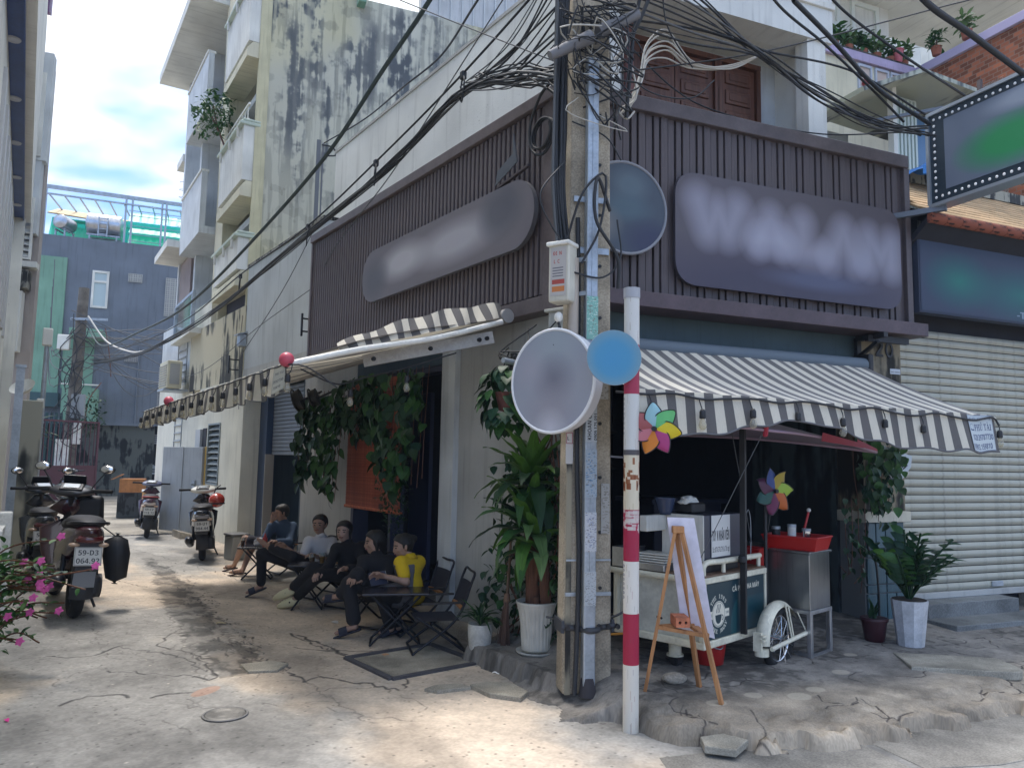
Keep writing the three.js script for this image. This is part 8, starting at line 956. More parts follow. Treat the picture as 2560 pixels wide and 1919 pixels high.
    if (s % 2 === 0) { const p = c.getPointAt(1), f = grp('blossom', vb, [p.x, p.y + 0.02, p.z + 0.02], [1.1, rr(-0.5, 0.5), 0]); const pt = vb.userData.pt || null; for (let k = 0; k < 5; k++) piece('petal', LG.heart, vinP, f, [0, 0, 0], [0, k * 1.2566, 0.2], 0.035); } }
  add('stem', brs, M.wooddk, vb); foliage(vb, 'inner_leaves', [-0.22, 0.52, 0], [0.28, 0.42, 0.3], 260, LM.mid, LG.oval, 0.07, 71, 0.6);
}
// ------------------------------------------------------------ people: one smooth skin per body, clothes and hair over it
function isoMesh(f, lo, hi, c) { // surface nets
  const n = [0, 1, 2].map(k => Math.ceil((hi[k] - lo[k]) / c) + 1), [nx, ny, nz] = n, val = new Float32Array(nx * ny * nz), id = (x, y, z) => (z * ny + y) * nx + x;
  for (let z = 0; z < nz; z++) for (let y = 0; y < ny; y++) for (let x = 0; x < nx; x++) val[id(x, y, z)] = f(lo[0] + x * c, lo[1] + y * c, lo[2] + z * c);
  const vi = new Int32Array(nx * ny * nz).fill(-1), pos = [], idx = [];
  for (let z = 0; z < nz - 1; z++) for (let y = 0; y < ny - 1; y++) for (let x = 0; x < nx - 1; x++) {
    let sx = 0, sy = 0, sz = 0, m = 0; const q = [];
    for (let k = 0; k < 8; k++) q.push(val[id(x + (k & 1), y + (k >> 1 & 1), z + (k >> 2))]);
    for (const [a, b] of [[0, 1], [2, 3], [4, 5], [6, 7], [0, 2], [1, 3], [4, 6], [5, 7], [0, 4], [1, 5], [2, 6], [3, 7]]) if ((q[a] < 0) !== (q[b] < 0)) { const t = q[a] / (q[a] - q[b]); sx += lerp(a & 1, b & 1, t); sy += lerp(a >> 1 & 1, b >> 1 & 1, t); sz += lerp(a >> 2, b >> 2, t); m++; }
    if (m) { vi[id(x, y, z)] = pos.length / 3; pos.push(lo[0] + (x + sx / m) * c, lo[1] + (y + sy / m) * c, lo[2] + (z + sz / m) * c); }
  }
  const quad = (a, b, d, e, fl) => { if (a < 0 || b < 0 || d < 0 || e < 0) return; fl ? idx.push(a, d, b, b, d, e) : idx.push(a, b, d, b, e, d); };
  for (let z = 1; z < nz - 1; z++) for (let y = 1; y < ny - 1; y++) for (let x = 1; x < nx - 1; x++) { const v = val[id(x, y, z)] < 0;
    if (v !== val[id(x + 1, y, z)] < 0) quad(vi[id(x, y - 1, z - 1)], vi[id(x, y, z - 1)], vi[id(x, y - 1, z)], vi[id(x, y, z)], !v);
    if (v !== val[id(x, y + 1, z)] < 0) quad(vi[id(x - 1, y, z - 1)], vi[id(x, y, z - 1)], vi[id(x - 1, y, z)], vi[id(x, y, z)], v);
    if (v !== val[id(x, y, z + 1)] < 0) quad(vi[id(x - 1, y - 1, z)], vi[id(x, y - 1, z)], vi[id(x - 1, y, z)], vi[id(x, y, z)], !v); }
  const g = new THREE.BufferGeometry(); g.setAttribute('position', new THREE.Float32BufferAttribute(pos, 3)); g.setIndex(idx); g.computeVertexNormals(); return fin(g);
}
const capD = (x, y, z, b) => { const dx = b[3] - b[0], dy = b[4] - b[1], dz = b[5] - b[2], L = dx * dx + dy * dy + dz * dz; let t = L ? ((x - b[0]) * dx + (y - b[1]) * dy + (z - b[2]) * dz) / L : 0; t = t < 0 ? 0 : t > 1 ? 1 : t; const ex = x - b[0] - dx * t, ey = y - b[1] - dy * t, ez = z - b[2] - dz * t; return Math.sqrt(ex * ex + ey * ey + ez * ez) - (b[6] + (b[7] - b[6]) * t); };
const field = (bones, k = 0.025) => (x, y, z) => { let d = 9; for (const b of bones) { const e = capD(x, y, z, b), h = Math.max(k - Math.abs(d - e), 0) / k; d = Math.min(d, e) - h * h * k * 0.25; } return d; };
const bounds = (bones, pad = 0.05) => { const lo = [9, 9, 9].map(() => 1e9), hi = [0, 0, 0].map(() => -1e9); for (const b of bones) for (const o of [0, 3]) for (let k = 0; k < 3; k++) { const r = Math.max(b[6], b[7]) + pad; lo[k] = Math.min(lo[k], b[o + k] - r); hi[k] = Math.max(hi[k], b[o + k] + r); } return [lo, hi]; };
const bn = (a, b, r, r2 = r) => [...a, ...b, r, r2], mix3 = (a, b, t) => a.map((v, k) => lerp(v, b[k], t)), grow = (bs, d) => bs.map(b => [...b.slice(0, 6), b[6] + d, b[7] + d]);
function hand(el, ha, palm, s) { // palm and five curled fingers, from elbow and wrist, `palm` faces this way
  const f = V(...ha).sub(V(...el)).normalize(), n = V(...palm).addScaledVector(f, -f.dot(V(...palm))).normalize(), sd = f.clone().cross(n), P = (a, b, c) => V(...ha).addScaledVector(f, a * s).addScaledVector(sd, b * s).addScaledVector(n, c * s).toArray(), bs = [bn(P(0, 0, 0), P(0.055, 0.018, 0.004), 0.022 * s, 0.02 * s), bn(P(0, 0, 0), P(0.055, -0.018, 0.004), 0.022 * s, 0.02 * s)];
  [[0.028, 0.062], [0.010, 0.074], [-0.010, 0.070], [-0.028, 0.054]].forEach(([o, l]) => { const a = P(0.065, o, 0.004), b = P(0.065 + l * 0.5, o * 1.1, 0.016), c = P(0.065 + l * 0.78, o * 1.1, 0.046); bs.push(bn(a, b, 0.0092 * s, 0.0085 * s), bn(b, c, 0.0085 * s, 0.007 * s)); });
  bs.push(bn(P(0.012, 0.024, 0.006), P(0.045, 0.05, 0.02), 0.012 * s, 0.01 * s), bn(P(0.045, 0.05, 0.02), P(0.07, 0.046, 0.036), 0.0095 * s, 0.008 * s)); return isoMesh(field(bs, 0.008), ...bounds(bs, 0.012), 0.0055);
}
function person(label, J, face, o) {
  const s = 0.9, t = thing('person', label, 'person'), root = V(J.pelvis[0], 0, J.pelvis[2]); J.head[1] -= 0.018; t.position.copy(root); for (const k in J) J[k] = [J[k][0] - root.x, J[k][1], J[k][2] - root.z];
  const f = V(...face).normalize(), rt = f.clone().cross(V(0, 1, 0)).normalize(), up = rt.clone().cross(f), H = V(...J.head), hp = (a, b, c) => H.clone().addScaledVector(rt, a * s).addScaledVector(up, b * s).addScaledVector(f, c * s).toArray();
  const headB = [bn(hp(0, 0.035, -0.02), hp(0, 0.035, 0.012), 0.082 * s, 0.078 * s), bn(hp(0, -0.02, 0.02), hp(0, -0.078, 0.048), 0.062 * s, 0.034 * s), bn(hp(-0.03, -0.055, 0.025), hp(0.03, -0.055, 0.025), 0.038 * s), bn(hp(0, 0.018, 0.088), hp(0, -0.022, 0.104), 0.009 * s, 0.0135 * s), bn(hp(-0.03, -0.012, 0.066), hp(-0.04, -0.016, 0.05), 0.026 * s), bn(hp(0.03, -0.012, 0.066), hp(0.04, -0.016, 0.05), 0.026 * s), bn(hp(-0.012, -0.052, 0.09), hp(0.012, -0.052, 0.09), 0.010 * s), bn(hp(-0.083, 0.018, -0.005), hp(-0.086, -0.024, 0.0), 0.014 * s, 0.010 * s), bn(hp(0.083, 0.018, -0.005), hp(0.086, -0.024, 0.0), 0.014 * s, 0.010 * s), bn(hp(0, -0.06, -0.01), J.neck, 0.046 * s, 0.05 * s)];
  const ch = J.chest, pl = J.pelvis, torso = [bn(J.shR, J.shL, 0.052 * s), bn(mix3(J.shR, ch, 0.55), mix3(J.shL, ch, 0.55), 0.085 * s), bn(ch, mix3(ch, pl, 0.6), 0.105 * s, 0.105 * s), bn(J.hipR, J.hipL, 0.095 * s), bn(mix3(ch, pl, 0.6), pl, 0.105 * s, 0.1 * s), bn(J.neck, ch, 0.05 * s, 0.09 * s)];
  const arm = S => [bn(J['sh' + S], J['el' + S], 0.046 * s, 0.036 * s), bn(J['el' + S], J['ha' + S], 0.036 * s, 0.024 * s)], leg = S => [bn(J['hip' + S], J['kn' + S], 0.078 * s, 0.054 * s), bn(J['kn' + S], mix3(J['kn' + S], J['an' + S], 0.3), 0.052 * s, 0.054 * s), bn(mix3(J['kn' + S], J['an' + S], 0.3), J['an' + S], 0.054 * s, 0.031 * s)], foot = S => [bn(J['an' + S], mix3(J['an' + S], J['to' + S], 0.6), 0.03 * s, 0.028 * s), bn(mix3(J['an' + S], J['to' + S], 0.55), J['to' + S], 0.03 * s, 0.019 * s)];
  const arms = [...arm('R'), ...arm('L')], legs = [...leg('R'), ...leg('L')], all = [...headB, ...grow(torso, -0.014), ...arms, ...legs, ...foot('R'), ...foot('L')];
  const geos = [isoMesh(field(all, 0.02), ...bounds(all), 0.0105)]; for (const S of ['R', 'L']) geos.push(hand(J['el' + S], J['ha' + S], o.palm || [0, -0.6, 0.6], 1.0)); add('body', geos, o.skin || M.skin, t);
  const sl = o.sleeve, sb = [...torso, ...['R', 'L'].flatMap(S => sl > 1 ? [bn(J['sh' + S], J['el' + S], 0.05 * s, 0.044 * s), bn(J['el' + S], mix3(J['el' + S], J['ha' + S], sl - 1), 0.044 * s, 0.036 * s)] : [bn(J['sh' + S], mix3(J['sh' + S], J['el' + S], sl), 0.052 * s, 0.05 * s)])], wr = (x, y, z) => 0.006 * (fbm3(x * 16 + 3, y * 16, z * 16, 2) - 0.5);
  const gs = grow(sb, 0.012), fs = field(gs, 0.03), nk = J.neck; add('shirt', [isoMesh((x, y, z) => Math.max(fs(x, y, z) + wr(x, y, z), y - nk[1] - 0.042), ...bounds(gs), 0.0105)], o.shirt, t);
  if (o.collar) add('collar', [tube(Array.from({ length: 14 }, (_, k) => { const a = k / 14 * 2 * Math.PI; return [nk[0] + 0.062 * Math.cos(a), nk[1] - 0.005 + 0.012 * Math.sin(a * 2), nk[2] + 0.062 * Math.sin(a)]; }), 0.013, 40, 6, true)], o.collar, t);
  const cut = o.cuff ?? 0.85, pb = [bn(J.hipR, J.hipL, 0.105 * s), bn(pl, mix3(pl, ch, 0.3), 0.105 * s), ...['R', 'L'].flatMap(S => cut < 0 ? [bn(J['hip' + S], mix3(J['hip' + S], J['kn' + S], 0.85), 0.088 * s, 0.078 * s)] : [bn(J['hip' + S], J['kn' + S], 0.086 * s, 0.068 * s), bn(J['kn' + S], mix3(J['kn' + S], J['an' + S], cut), 0.066 * s, (o.wide || 0.058) * s)])], fp = field(pb, 0.03); add('trousers', [isoMesh((x, y, z) => fp(x, y, z) + wr(x + 5, y, z), ...bounds(pb), 0.0105)], o.pants, t);
  const hb = [bn(hp(0, 0.042, -0.028), hp(0, 0.048, 0.005), 0.096 * s, 0.09 * s), bn(hp(-0.05, 0.02, -0.03), hp(-0.052, -0.005, -0.02), 0.042 * s, 0.034 * s), bn(hp(0.05, 0.02, -0.03), hp(0.052, -0.005, -0.02), 0.042 * s, 0.034 * s), ...(o.long ? [bn(hp(0, 0.0, -0.06), hp(0, -0.13, -0.06), 0.075 * s, 0.05 * s), bn(hp(-0.078, 0.02, 0.0), hp(-0.075, -0.09, 0.0), 0.022 * s, 0.016 * s), bn(hp(0.078, 0.02, 0.0), hp(0.075, -0.09, 0.0), 0.022 * s, 0.016 * s)] : [bn(hp(0, 0, -0.05), hp(0, -0.03, -0.05), 0.07 * s, 0.055 * s)]), ...(o.bun ? [bn(hp(0, 0.06, -0.11), hp(0, 0.05, -0.13), 0.04 * s)] : [])], fh = field(hb, 0.02);
  add('hair', [isoMesh((x, y, z) => { const d = V(x, y, z).sub(H), fz = d.dot(f) / s, uy = d.dot(up) / s; return Math.max(fh(x, y, z) + 0.004 * (noise3(x * 90, y * 30, z * 90) - 0.5), fz - (uy > 0.085 ? 0.2 : lerp(0.03, 0.08, clamp((uy - 0.035) / 0.05))) - (o.long ? 0.004 : 0)); }, ...bounds(hb, 0.03), 0.0075)], M.hair, t);
  for (const e of [-1, 1]) { add('eye', [sph(0.0105 * s, ...hp(e * 0.031, 0.008, 0.083), [1.45, 0.75, 1], 10)], M.black, t); add('brow', [rod(hp(e * 0.014, 0.033, 0.090), hp(e * 0.052, 0.033, 0.074), 0.0055, 0.004, 6)], M.hair, t); }
  add('mouth', [rod(hp(-0.021, -0.053, 0.0965), hp(0.021, -0.053, 0.0965), 0.0075 * s, 0.0062 * s, 8)], mat([0.22, 0.07, 0.06]), t);
  if (o.apron) { const ab = grow(torso, 0.026).concat([bn(pl, mix3(J.knR, J.knL, 0.5), 0.13, 0.10)]), fa = field(ab, 0.03), af = V(...o.apron).normalize(), c2 = V(...ch); add('apron', [isoMesh((x, y, z) => Math.max(fa(x, y, z), -0.015 - V(x, y, z).sub(c2).dot(af), y - nk[1] + 0.05), ...bounds(ab), 0.012)], mat([0.12, 0.12, 0.14], { roughness: 0.85, tex: TX.fabric, size: 0.08 }), t); }
  for (const S of ['R', 'L']) { const sh = o['shoe' + S] || o.shoe; if (!sh) continue; const a = V(...J['an' + S]), b = V(...J['to' + S]), d = b.clone().sub(a).normalize(), up2 = V(0, 1, 0).addScaledVector(d, -d.y).normalize(), q = grp(sh === 'clog' ? 'clog' : 'slipper', t), at = (u, h) => a.clone().addScaledVector(d, u).addScaledVector(up2, h).toArray(), L2 = a.distanceTo(b);
    if (sh === 'clog') { add('clog_shell', [loft([[at(-0.06, -0.012), 0.008, 0.03], [at(-0.045, -0.012), 0.036, 0.042], [at(0.03, -0.014), 0.043, 0.048], [at(L2 * 0.6, -0.016), 0.05, 0.045], [at(L2 * 0.95, -0.022), 0.047, 0.034], [at(L2 + 0.035, -0.026), 0.02, 0.016]], 22)], mat([0.60, 0.56, 0.36], { roughness: 0.6 }), q); const hg = cyl(0.0075, 0.0075, 0.008, 0, 0, 0, 10); for (let k = 0; k < 9; k++) piece('hole', hg, M.black, q, at(L2 * (0.45 + 0.2 * (k / 3 | 0)), 0.022 - 0.006 * (k / 3 | 0)).map((v, i) => v + V(0, 1, 0).cross(d).multiplyScalar(0.022 * (k % 3 - 1)).toArray()[i])); const rg = cyl(0.009, 0.009, 0.006, 0, 0, 0, 10, [Math.PI / 2, 0, 0]); for (let k = 0; k < 3; k++) piece('hole', rg, M.black, q, V(...at(L2 * (0.3 + 0.22 * k), -0.004)).add(V(0.25, 0, 0.97).multiplyScalar(0.047))); }
    else { const sm = mat(sh === 'flip' ? [0.05, 0.03, 0.03] : [0.015, 0.018, 0.035], { roughness: 0.7 }); add('sole', [loft([[at(-0.05, -0.038), 0.01, 0.008], [at(-0.03, -0.038), 0.036, 0.012], [at(L2 * 0.5, -0.036), 0.038, 0.011], [at(L2 * 0.9, -0.036), 0.045, 0.01], [at(L2 + 0.035, -0.036), 0.02, 0.008]], 18)], sm, q); const sd = V(0, 1, 0).cross(d).normalize().multiplyScalar(0.043).toArray(), u = L2 * 0.62, ar = at(u, -0.03), tp = at(u, 0.034); add('strap', [sheet(10, 2, (x, y) => { const an = Math.PI * x, w = (y - 0.5) * (sh === 'flip' ? 0.02 : 0.075); return V(...ar).add(V(...sd).multiplyScalar(Math.cos(an))).addScaledVector(up2, 0.062 * Math.sin(an)).addScaledVector(d, w + (sh === 'flip' ? 0.05 * (Math.sin(an) - 0.5) : 0)); })], Object.assign(sm.clone(), { side: THREE.DoubleSide, userData: {} }), q); }
  }
  return t;
}
const cloth = (c, o = {}) => mat(c, { tex: TX.fabric, size: 0.06, roughness: 0.9, ...o }), blk = cloth([0.012, 0.012, 0.016]);
person('person in denim blue jacket with bare legs seated farthest back, hand at face', { head: [-3.14, 0.83, -10.60], neck: [-3.10, 0.69, -10.60], chest: [-3.08, 0.55, -10.60], pelvis: [-3.11, 0.34, -10.60], shR: [-3.20, 0.65, -10.48], shL: [-3.00, 0.63, -10.66], elR: [-3.27, 0.50, -10.38], haR: [-3.22, 0.72, -10.44], elL: [-2.98, 0.44, -10.45], haL: [-3.12, 0.46, -10.25], hipR: [-3.14, 0.34, -10.50], hipL: [-3.06, 0.33, -10.62], knR: [-3.54, 0.48, -10.35], knL: [-3.46, 0.45, -10.48], anR: [-3.76, 0.09, -10.60], anL: [-3.52, 0.08, -10.25], toR: [-3.92, 0.045, -10.68], toL: [-3.70, 0.045, -10.30] }, [-0.75, -0.25, 0.6], { shirt: cloth([0.045, 0.075, 0.13]), sleeve: 1.7, pants: cloth([0.02, 0.02, 0.03]), cuff: -1, shoe: 'flip' });
person('man in a white polo shirt sitting with one bare foot crossed over his knee', { head: [-2.18, 0.835, -8.85], neck: [-2.16, 0.69, -8.85], chest: [-2.18, 0.54, -8.85], pelvis: [-2.25, 0.34, -8.85], shR: [-2.27, 0.635, -8.75], shL: [-2.04, 0.615, -8.90], elR: [-2.30, 0.46, -8.62], haR: [-2.46, 0.60, -8.50], elL: [-1.98, 0.42, -8.72], haL: [-2.13, 0.52, -8.45], hipR: [-2.31, 0.35, -8.76], hipL: [-2.22, 0.33, -8.87], knR: [-2.78, 0.50, -8.70], anR: [-2.81, 0.12, -8.82], toR: [-2.96, 0.05, -8.80], knL: [-2.36, 0.50, -8.44], anL: [-2.66, 0.585, -8.58], toL: [-2.80, 0.67, -8.60] }, [-0.12, -0.04, 1], { shirt: cloth([0.58, 0.58, 0.60]), sleeve: 0.62, pants: blk, cuff: 0.86, shoeR: 'slide', collar: cloth([0.45, 0.46, 0.5]) });
person('woman in black with dark hair tied back wearing pale yellow clogs', { head: [-1.78, 0.815, -8.30], neck: [-1.74, 0.685, -8.30], chest: [-1.72, 0.55, -8.30], pelvis: [-1.73, 0.34, -8.30], shR: [-1.83, 0.63, -8.20], shL: [-1.60, 0.62, -8.32], elR: [-1.88, 0.46, -8.08], haR: [-1.93, 0.42, -7.90], elL: [-1.52, 0.43, -8.12], haL: [-1.66, 0.46, -7.95], hipR: [-1.76, 0.34, -8.20], hipL: [-1.66, 0.33, -8.27], knR: [-2.0, 0.46, -7.95], anR: [-2.30, 0.19, -8.18], toR: [-2.46, 0.125, -8.24], knL: [-1.92, 0.40, -7.90], anL: [-2.25, 0.095, -8.16], toL: [-2.40, 0.05, -8.20] }, [-0.14, -0.05, 1], { shirt: blk, sleeve: 1.85, pants: blk, cuff: 0.80, long: true, shoe: 'clog', skin: mat([0.38, 0.25, 0.20], { roughness: 0.55, tex: TX.mott, size: 0.3 }) });
person('person all in black in deep shade, legs crossed in dark slides', { head: [-1.30, 0.80, -7.45], neck: [-1.27, 0.67, -7.42], chest: [-1.26, 0.54, -7.40], pelvis: [-1.25, 0.34, -7.38], shR: [-1.37, 0.62, -7.32], shL: [-1.15, 0.61, -7.42], elR: [-1.40, 0.46, -7.18], haR: [-1.40, 0.50, -7.00], elL: [-1.12, 0.43, -7.24], haL: [-1.33, 0.48, -7.02], hipR: [-1.29, 0.35, -7.28], hipL: [-1.20, 0.34, -7.34], knL: [-1.44, 0.46, -7.00], anL: [-1.36, 0.10, -6.94], toL: [-1.52, 0.045, -6.92], knR: [-1.36, 0.55, -6.98], anR: [-1.53, 0.34, -7.06], toR: [-1.68, 0.31, -7.10] }, [-0.7, -0.1, 0.35], { shirt: blk, sleeve: 1.9, pants: blk, cuff: 0.82, wide: 0.072, shoe: 'slide', long: true });
person('woman in a yellow polo shirt and grey apron smiling down at a menu', { head: [-0.99, 0.795, -7.20], neck: [-0.92, 0.68, -7.20], chest: [-0.93, 0.55, -7.20], pelvis: [-0.89, 0.34, -7.20], shR: [-0.99, 0.645, -7.09], shL: [-0.85, 0.625, -7.30], elR: [-0.92, 0.49, -6.98], haR: [-1.12, 0.545, -6.94], elL: [-0.93, 0.46, -7.30], haL: [-1.13, 0.52, -7.06], hipR: [-0.93, 0.34, -7.10], hipL: [-0.87, 0.33, -7.26], knR: [-1.13, 0.37, -6.95], knL: [-1.10, 0.35, -7.10], anR: [-1.05, 0.07, -7.02], anL: [-1.0, 0.06, -7.14], toR: [-1.14, 0.04, -6.98], toL: [-1.10, 0.04, -7.10] }, [-0.88, -0.22, 0.5], { shirt: cloth([0.62, 0.42, 0.01]), sleeve: 0.66, pants: blk, cuff: 0.85, bun: true, apron: [-0.9, 0.1, 0.45], collar: cloth([0.55, 0.36, 0.02]), shoe: 'slide', skin: mat([0.34, 0.21, 0.155], { roughness: 0.55, tex: TX.mott, size: 0.3 }) });
// low folding chairs and tables
const tubeM = mat([0.02, 0.022, 0.03], { roughness: 0.4, metalness: 0.5 }), canvasM = mat([0.016, 0.018, 0.03], { roughness: 0.8, tex: TX.fabric, size: 0.05, side: THREE.DoubleSide });
function chair(label, P, dir) { // faces `dir`
  const t = thing('folding_chair', label, 'chair', W0, P, Math.atan2(dir[0], dir[1]), 'low black folding chairs of the cafe');
  add('seat', [sheet(8, 8, (u, v) => V((u - 0.5) * 0.40, 0.275 - 0.02 * Math.sin(Math.PI * u) * Math.sin(Math.PI * v), (v - 0.5) * 0.36))], canvasM, t); add('backrest', [sheet(8, 4, (u, v) => V((u - 0.5) * 0.40, 0.37 + 0.19 * v, -0.20 - 0.075 * v - 0.02 * Math.sin(Math.PI * u)))], canvasM, t); add('back_trim', [bar([-0.19, 0.368, -0.20], [0.19, 0.368, -0.20], 0.03, 0.02)], M.woodlt, t);
  for (const s of [-1, 1]) { add('leg', [tube([[s * 0.215, 0.02, -0.24], [s * 0.212, 0.30, 0.16], [s * 0.21, 0.31, 0.18]], 0.011, 12, 8)], tubeM, t); add('leg', [tube([[s * 0.205, 0.02, 0.20], [s * 0.2, 0.30, -0.16], [s * 0.198, 0.62, -0.29]], 0.011, 14, 8)], tubeM, t); }
  add('back_rail', [tube([[-0.198, 0.60, -0.285], [-0.19, 0.645, -0.30], [0, 0.65, -0.305], [0.19, 0.645, -0.30], [0.198, 0.60, -0.285]], 0.011, 24, 8)], tubeM, t); add('foot_bar', [rod([-0.205, 0.02, 0.20], [0.205, 0.02, 0.20], 0.011)], tubeM, t); add('foot_bar', [rod([-0.215, 0.02, -0.24], [0.215, 0.02, -0.24], 0.011)], tubeM, t); add('armrest', [bar([-0.21, 0.42, -0.2], [-0.21, 0.42, 0.14], 0.035, 0.015)], M.black, t); add('armrest', [bar([0.21, 0.42, -0.2], [0.21, 0.42, 0.14], 0.035, 0.015)], M.black, t); return t;
}
const ch0 = chair('empty low black folding chair with thin wood back trim nearest the corner', [-0.62, 0, -6.58], [-0.97, 0.25]);
const W_ = W0; for (const [l, p, d] of [['low black folding chair under the woman in yellow', [-0.86, 0, -7.22], [-0.9, 0.42]], ['low black folding chair under the person in dark slides', [-1.20, 0, -7.44], [-0.45, 0.9]], ['low black folding chair under the woman in pale clogs', [-1.68, 0, -8.36], [-0.5, 0.87]], ['low black folding chair under the man in the white polo', [-2.20, 0, -8.92], [-0.6, 0.8]], ['low black folding chair under the person in the denim jacket', [-3.04, 0, -10.64], [-0.75, 0.66]]]) copyOf(ch0, l, W_, p, Math.atan2(d[0], d[1]));
function table(label, P, turn, w = 0.56, d = 0.42, h = 0.45) { const t = thing('folding_table', label, 'table', W0, P, turn); add('tabletop', [rb(w, 0.025, d, 0.012, 0, h - 0.013, 0)], mat([0.02, 0.02, 0.028], { roughness: 0.22 }), t); for (const s of [-1, 1]) { add('leg', [tube([[-w * 0.36, 0.012, s * d * 0.38], [w * 0.36, h - 0.03, s * d * 0.38]], 0.01, 4, 8)], tubeM, t); add('leg', [tube([[w * 0.36, 0.012, s * d * 0.34], [-w * 0.36, h - 0.03, s * d * 0.34]], 0.01, 4, 8)], tubeM, t); } add('foot_bar', [rod([-w * 0.36, 0.012, -d * 0.38], [-w * 0.36, 0.012, d * 0.38], 0.01), rod([w * 0.36, 0.012, -d * 0.34], [w * 0.36, 0.012, d * 0.34], 0.01)], tubeM, t); return t; }
const T1 = [-0.98, 0, -6.80]; table('low black folding table in front of the woman in yellow', T1, 0.15, 0.58, 0.36); table('low black folding table with iced drinks before the man in white', [-2.12, 0, -8.22], 0.2, 0.42, 0.32, 0.47); table('low black folding table with a red bottle in front of the denim jacket', [-3.28, 0, -10.12], 0.2, 0.5, 0.34, 0.42);
{
  const mn = thing('menu_card', 'dark folded menu card held by the woman in yellow', 'menu', W0, [-1.17, 0.47, -6.96], 0.5); add('cover', [bx(0.16, 0.12, 0.006, 0, 0.05, 0, [-0.5, 0, 0.1])], mat([0.03, 0.035, 0.07], { roughness: 0.5 }), mn); add('page', [bx(0.15, 0.11, 0.004, 0.01, 0.055, -0.008, [-0.5, 0, 0.1])], M.ceram, mn);
  const gl = (l, P, cola) => { const g = thing('drinking_glass', l, 'glass', W0, P); add('wall', [lathe([[0.024, 0.002], [0.034, 0.11], [0.036, 0.11], [0.026, 0], [0, 0], [0, 0.004], [0.024, 0.004]], 20)], M.glass, g); if (cola) add('drink', [cyl(0.023, 0.03, 0.07, 0, 0.04, 0, 18)], mat(cola, { roughness: 0.15 }), g); return g; };
  gl('half empty glass with ice on the table before the man in white', [-2.07, 0.472, -8.14], [0.12, 0.06, 0.03]); gl('second glass with tea on the table before the man in white', [-1.98, 0.472, -8.20], [0.30, 0.14, 0.04]); const st = gl('iced drink with a straw on the edge of the farthest table', [-3.46, 0.422, -10.02], [0.10, 0.03, 0.02]); add('straw', [tube([[0, 0.03, 0], [0.03, 0.17, 0], [0.07, 0.21, 0]], 0.004, 10, 5)], M.white, st);
  const rbm = thing('red_bottle', 'red squeeze bottle on the farthest table', 'bottle', W0, [-3.18, 0.422, -10.05]); add('bottle_body', [lathe([[0, 0], [0.03, 0], [0.032, 0.1], [0.016, 0.13], [0.016, 0.14], [0, 0.14]], 18)], mat([0.40, 0.02, 0.02], { roughness: 0.3 }), rbm); add('cap', [cyl(0.014, 0.006, 0.03, 0, 0.155, 0, 12)], M.red, rbm);
  const bg = thing('plastic_bag', 'crumpled pale plastic bag beside the red bottle', 'bag', W0, [-3.26, 0.422, -10.08]); add('film', [(() => { const g = fin(new THREE.IcosahedronGeometry(0.07, 3)), a = g.attributes.position; for (let i = 0; i < a.count; i++) { const k = 0.65 + 0.7 * fbm3(a.getX(i) * 30, a.getY(i) * 30, a.getZ(i) * 30, 2); a.setXYZ(i, a.getX(i) * k, 0.05 + a.getY(i) * k * 0.8, a.getZ(i) * k); } g.computeVertexNormals(); return g; })()], mat([0.6, 0.6, 0.62], { roughness: 0.35, transmission: 0.4, thickness: 0 }), bg);
  const bn2 = thing('storage_bin', 'pale grey plastic bin with a dark lid against the white wall', 'bin', W0, [-4.22, 0, -11.95], -0.8); add('bin_body', [rb(0.30, 0.36, 0.26, 0.02, 0, 0.18, 0)], mat([0.34, 0.34, 0.31], { roughness: 0.6 }), bn2); add('lid', [rb(0.33, 0.03, 0.29, 0.01, 0, 0.378, 0)], mat([0.15, 0.15, 0.15], { roughness: 0.5 }), bn2);
}
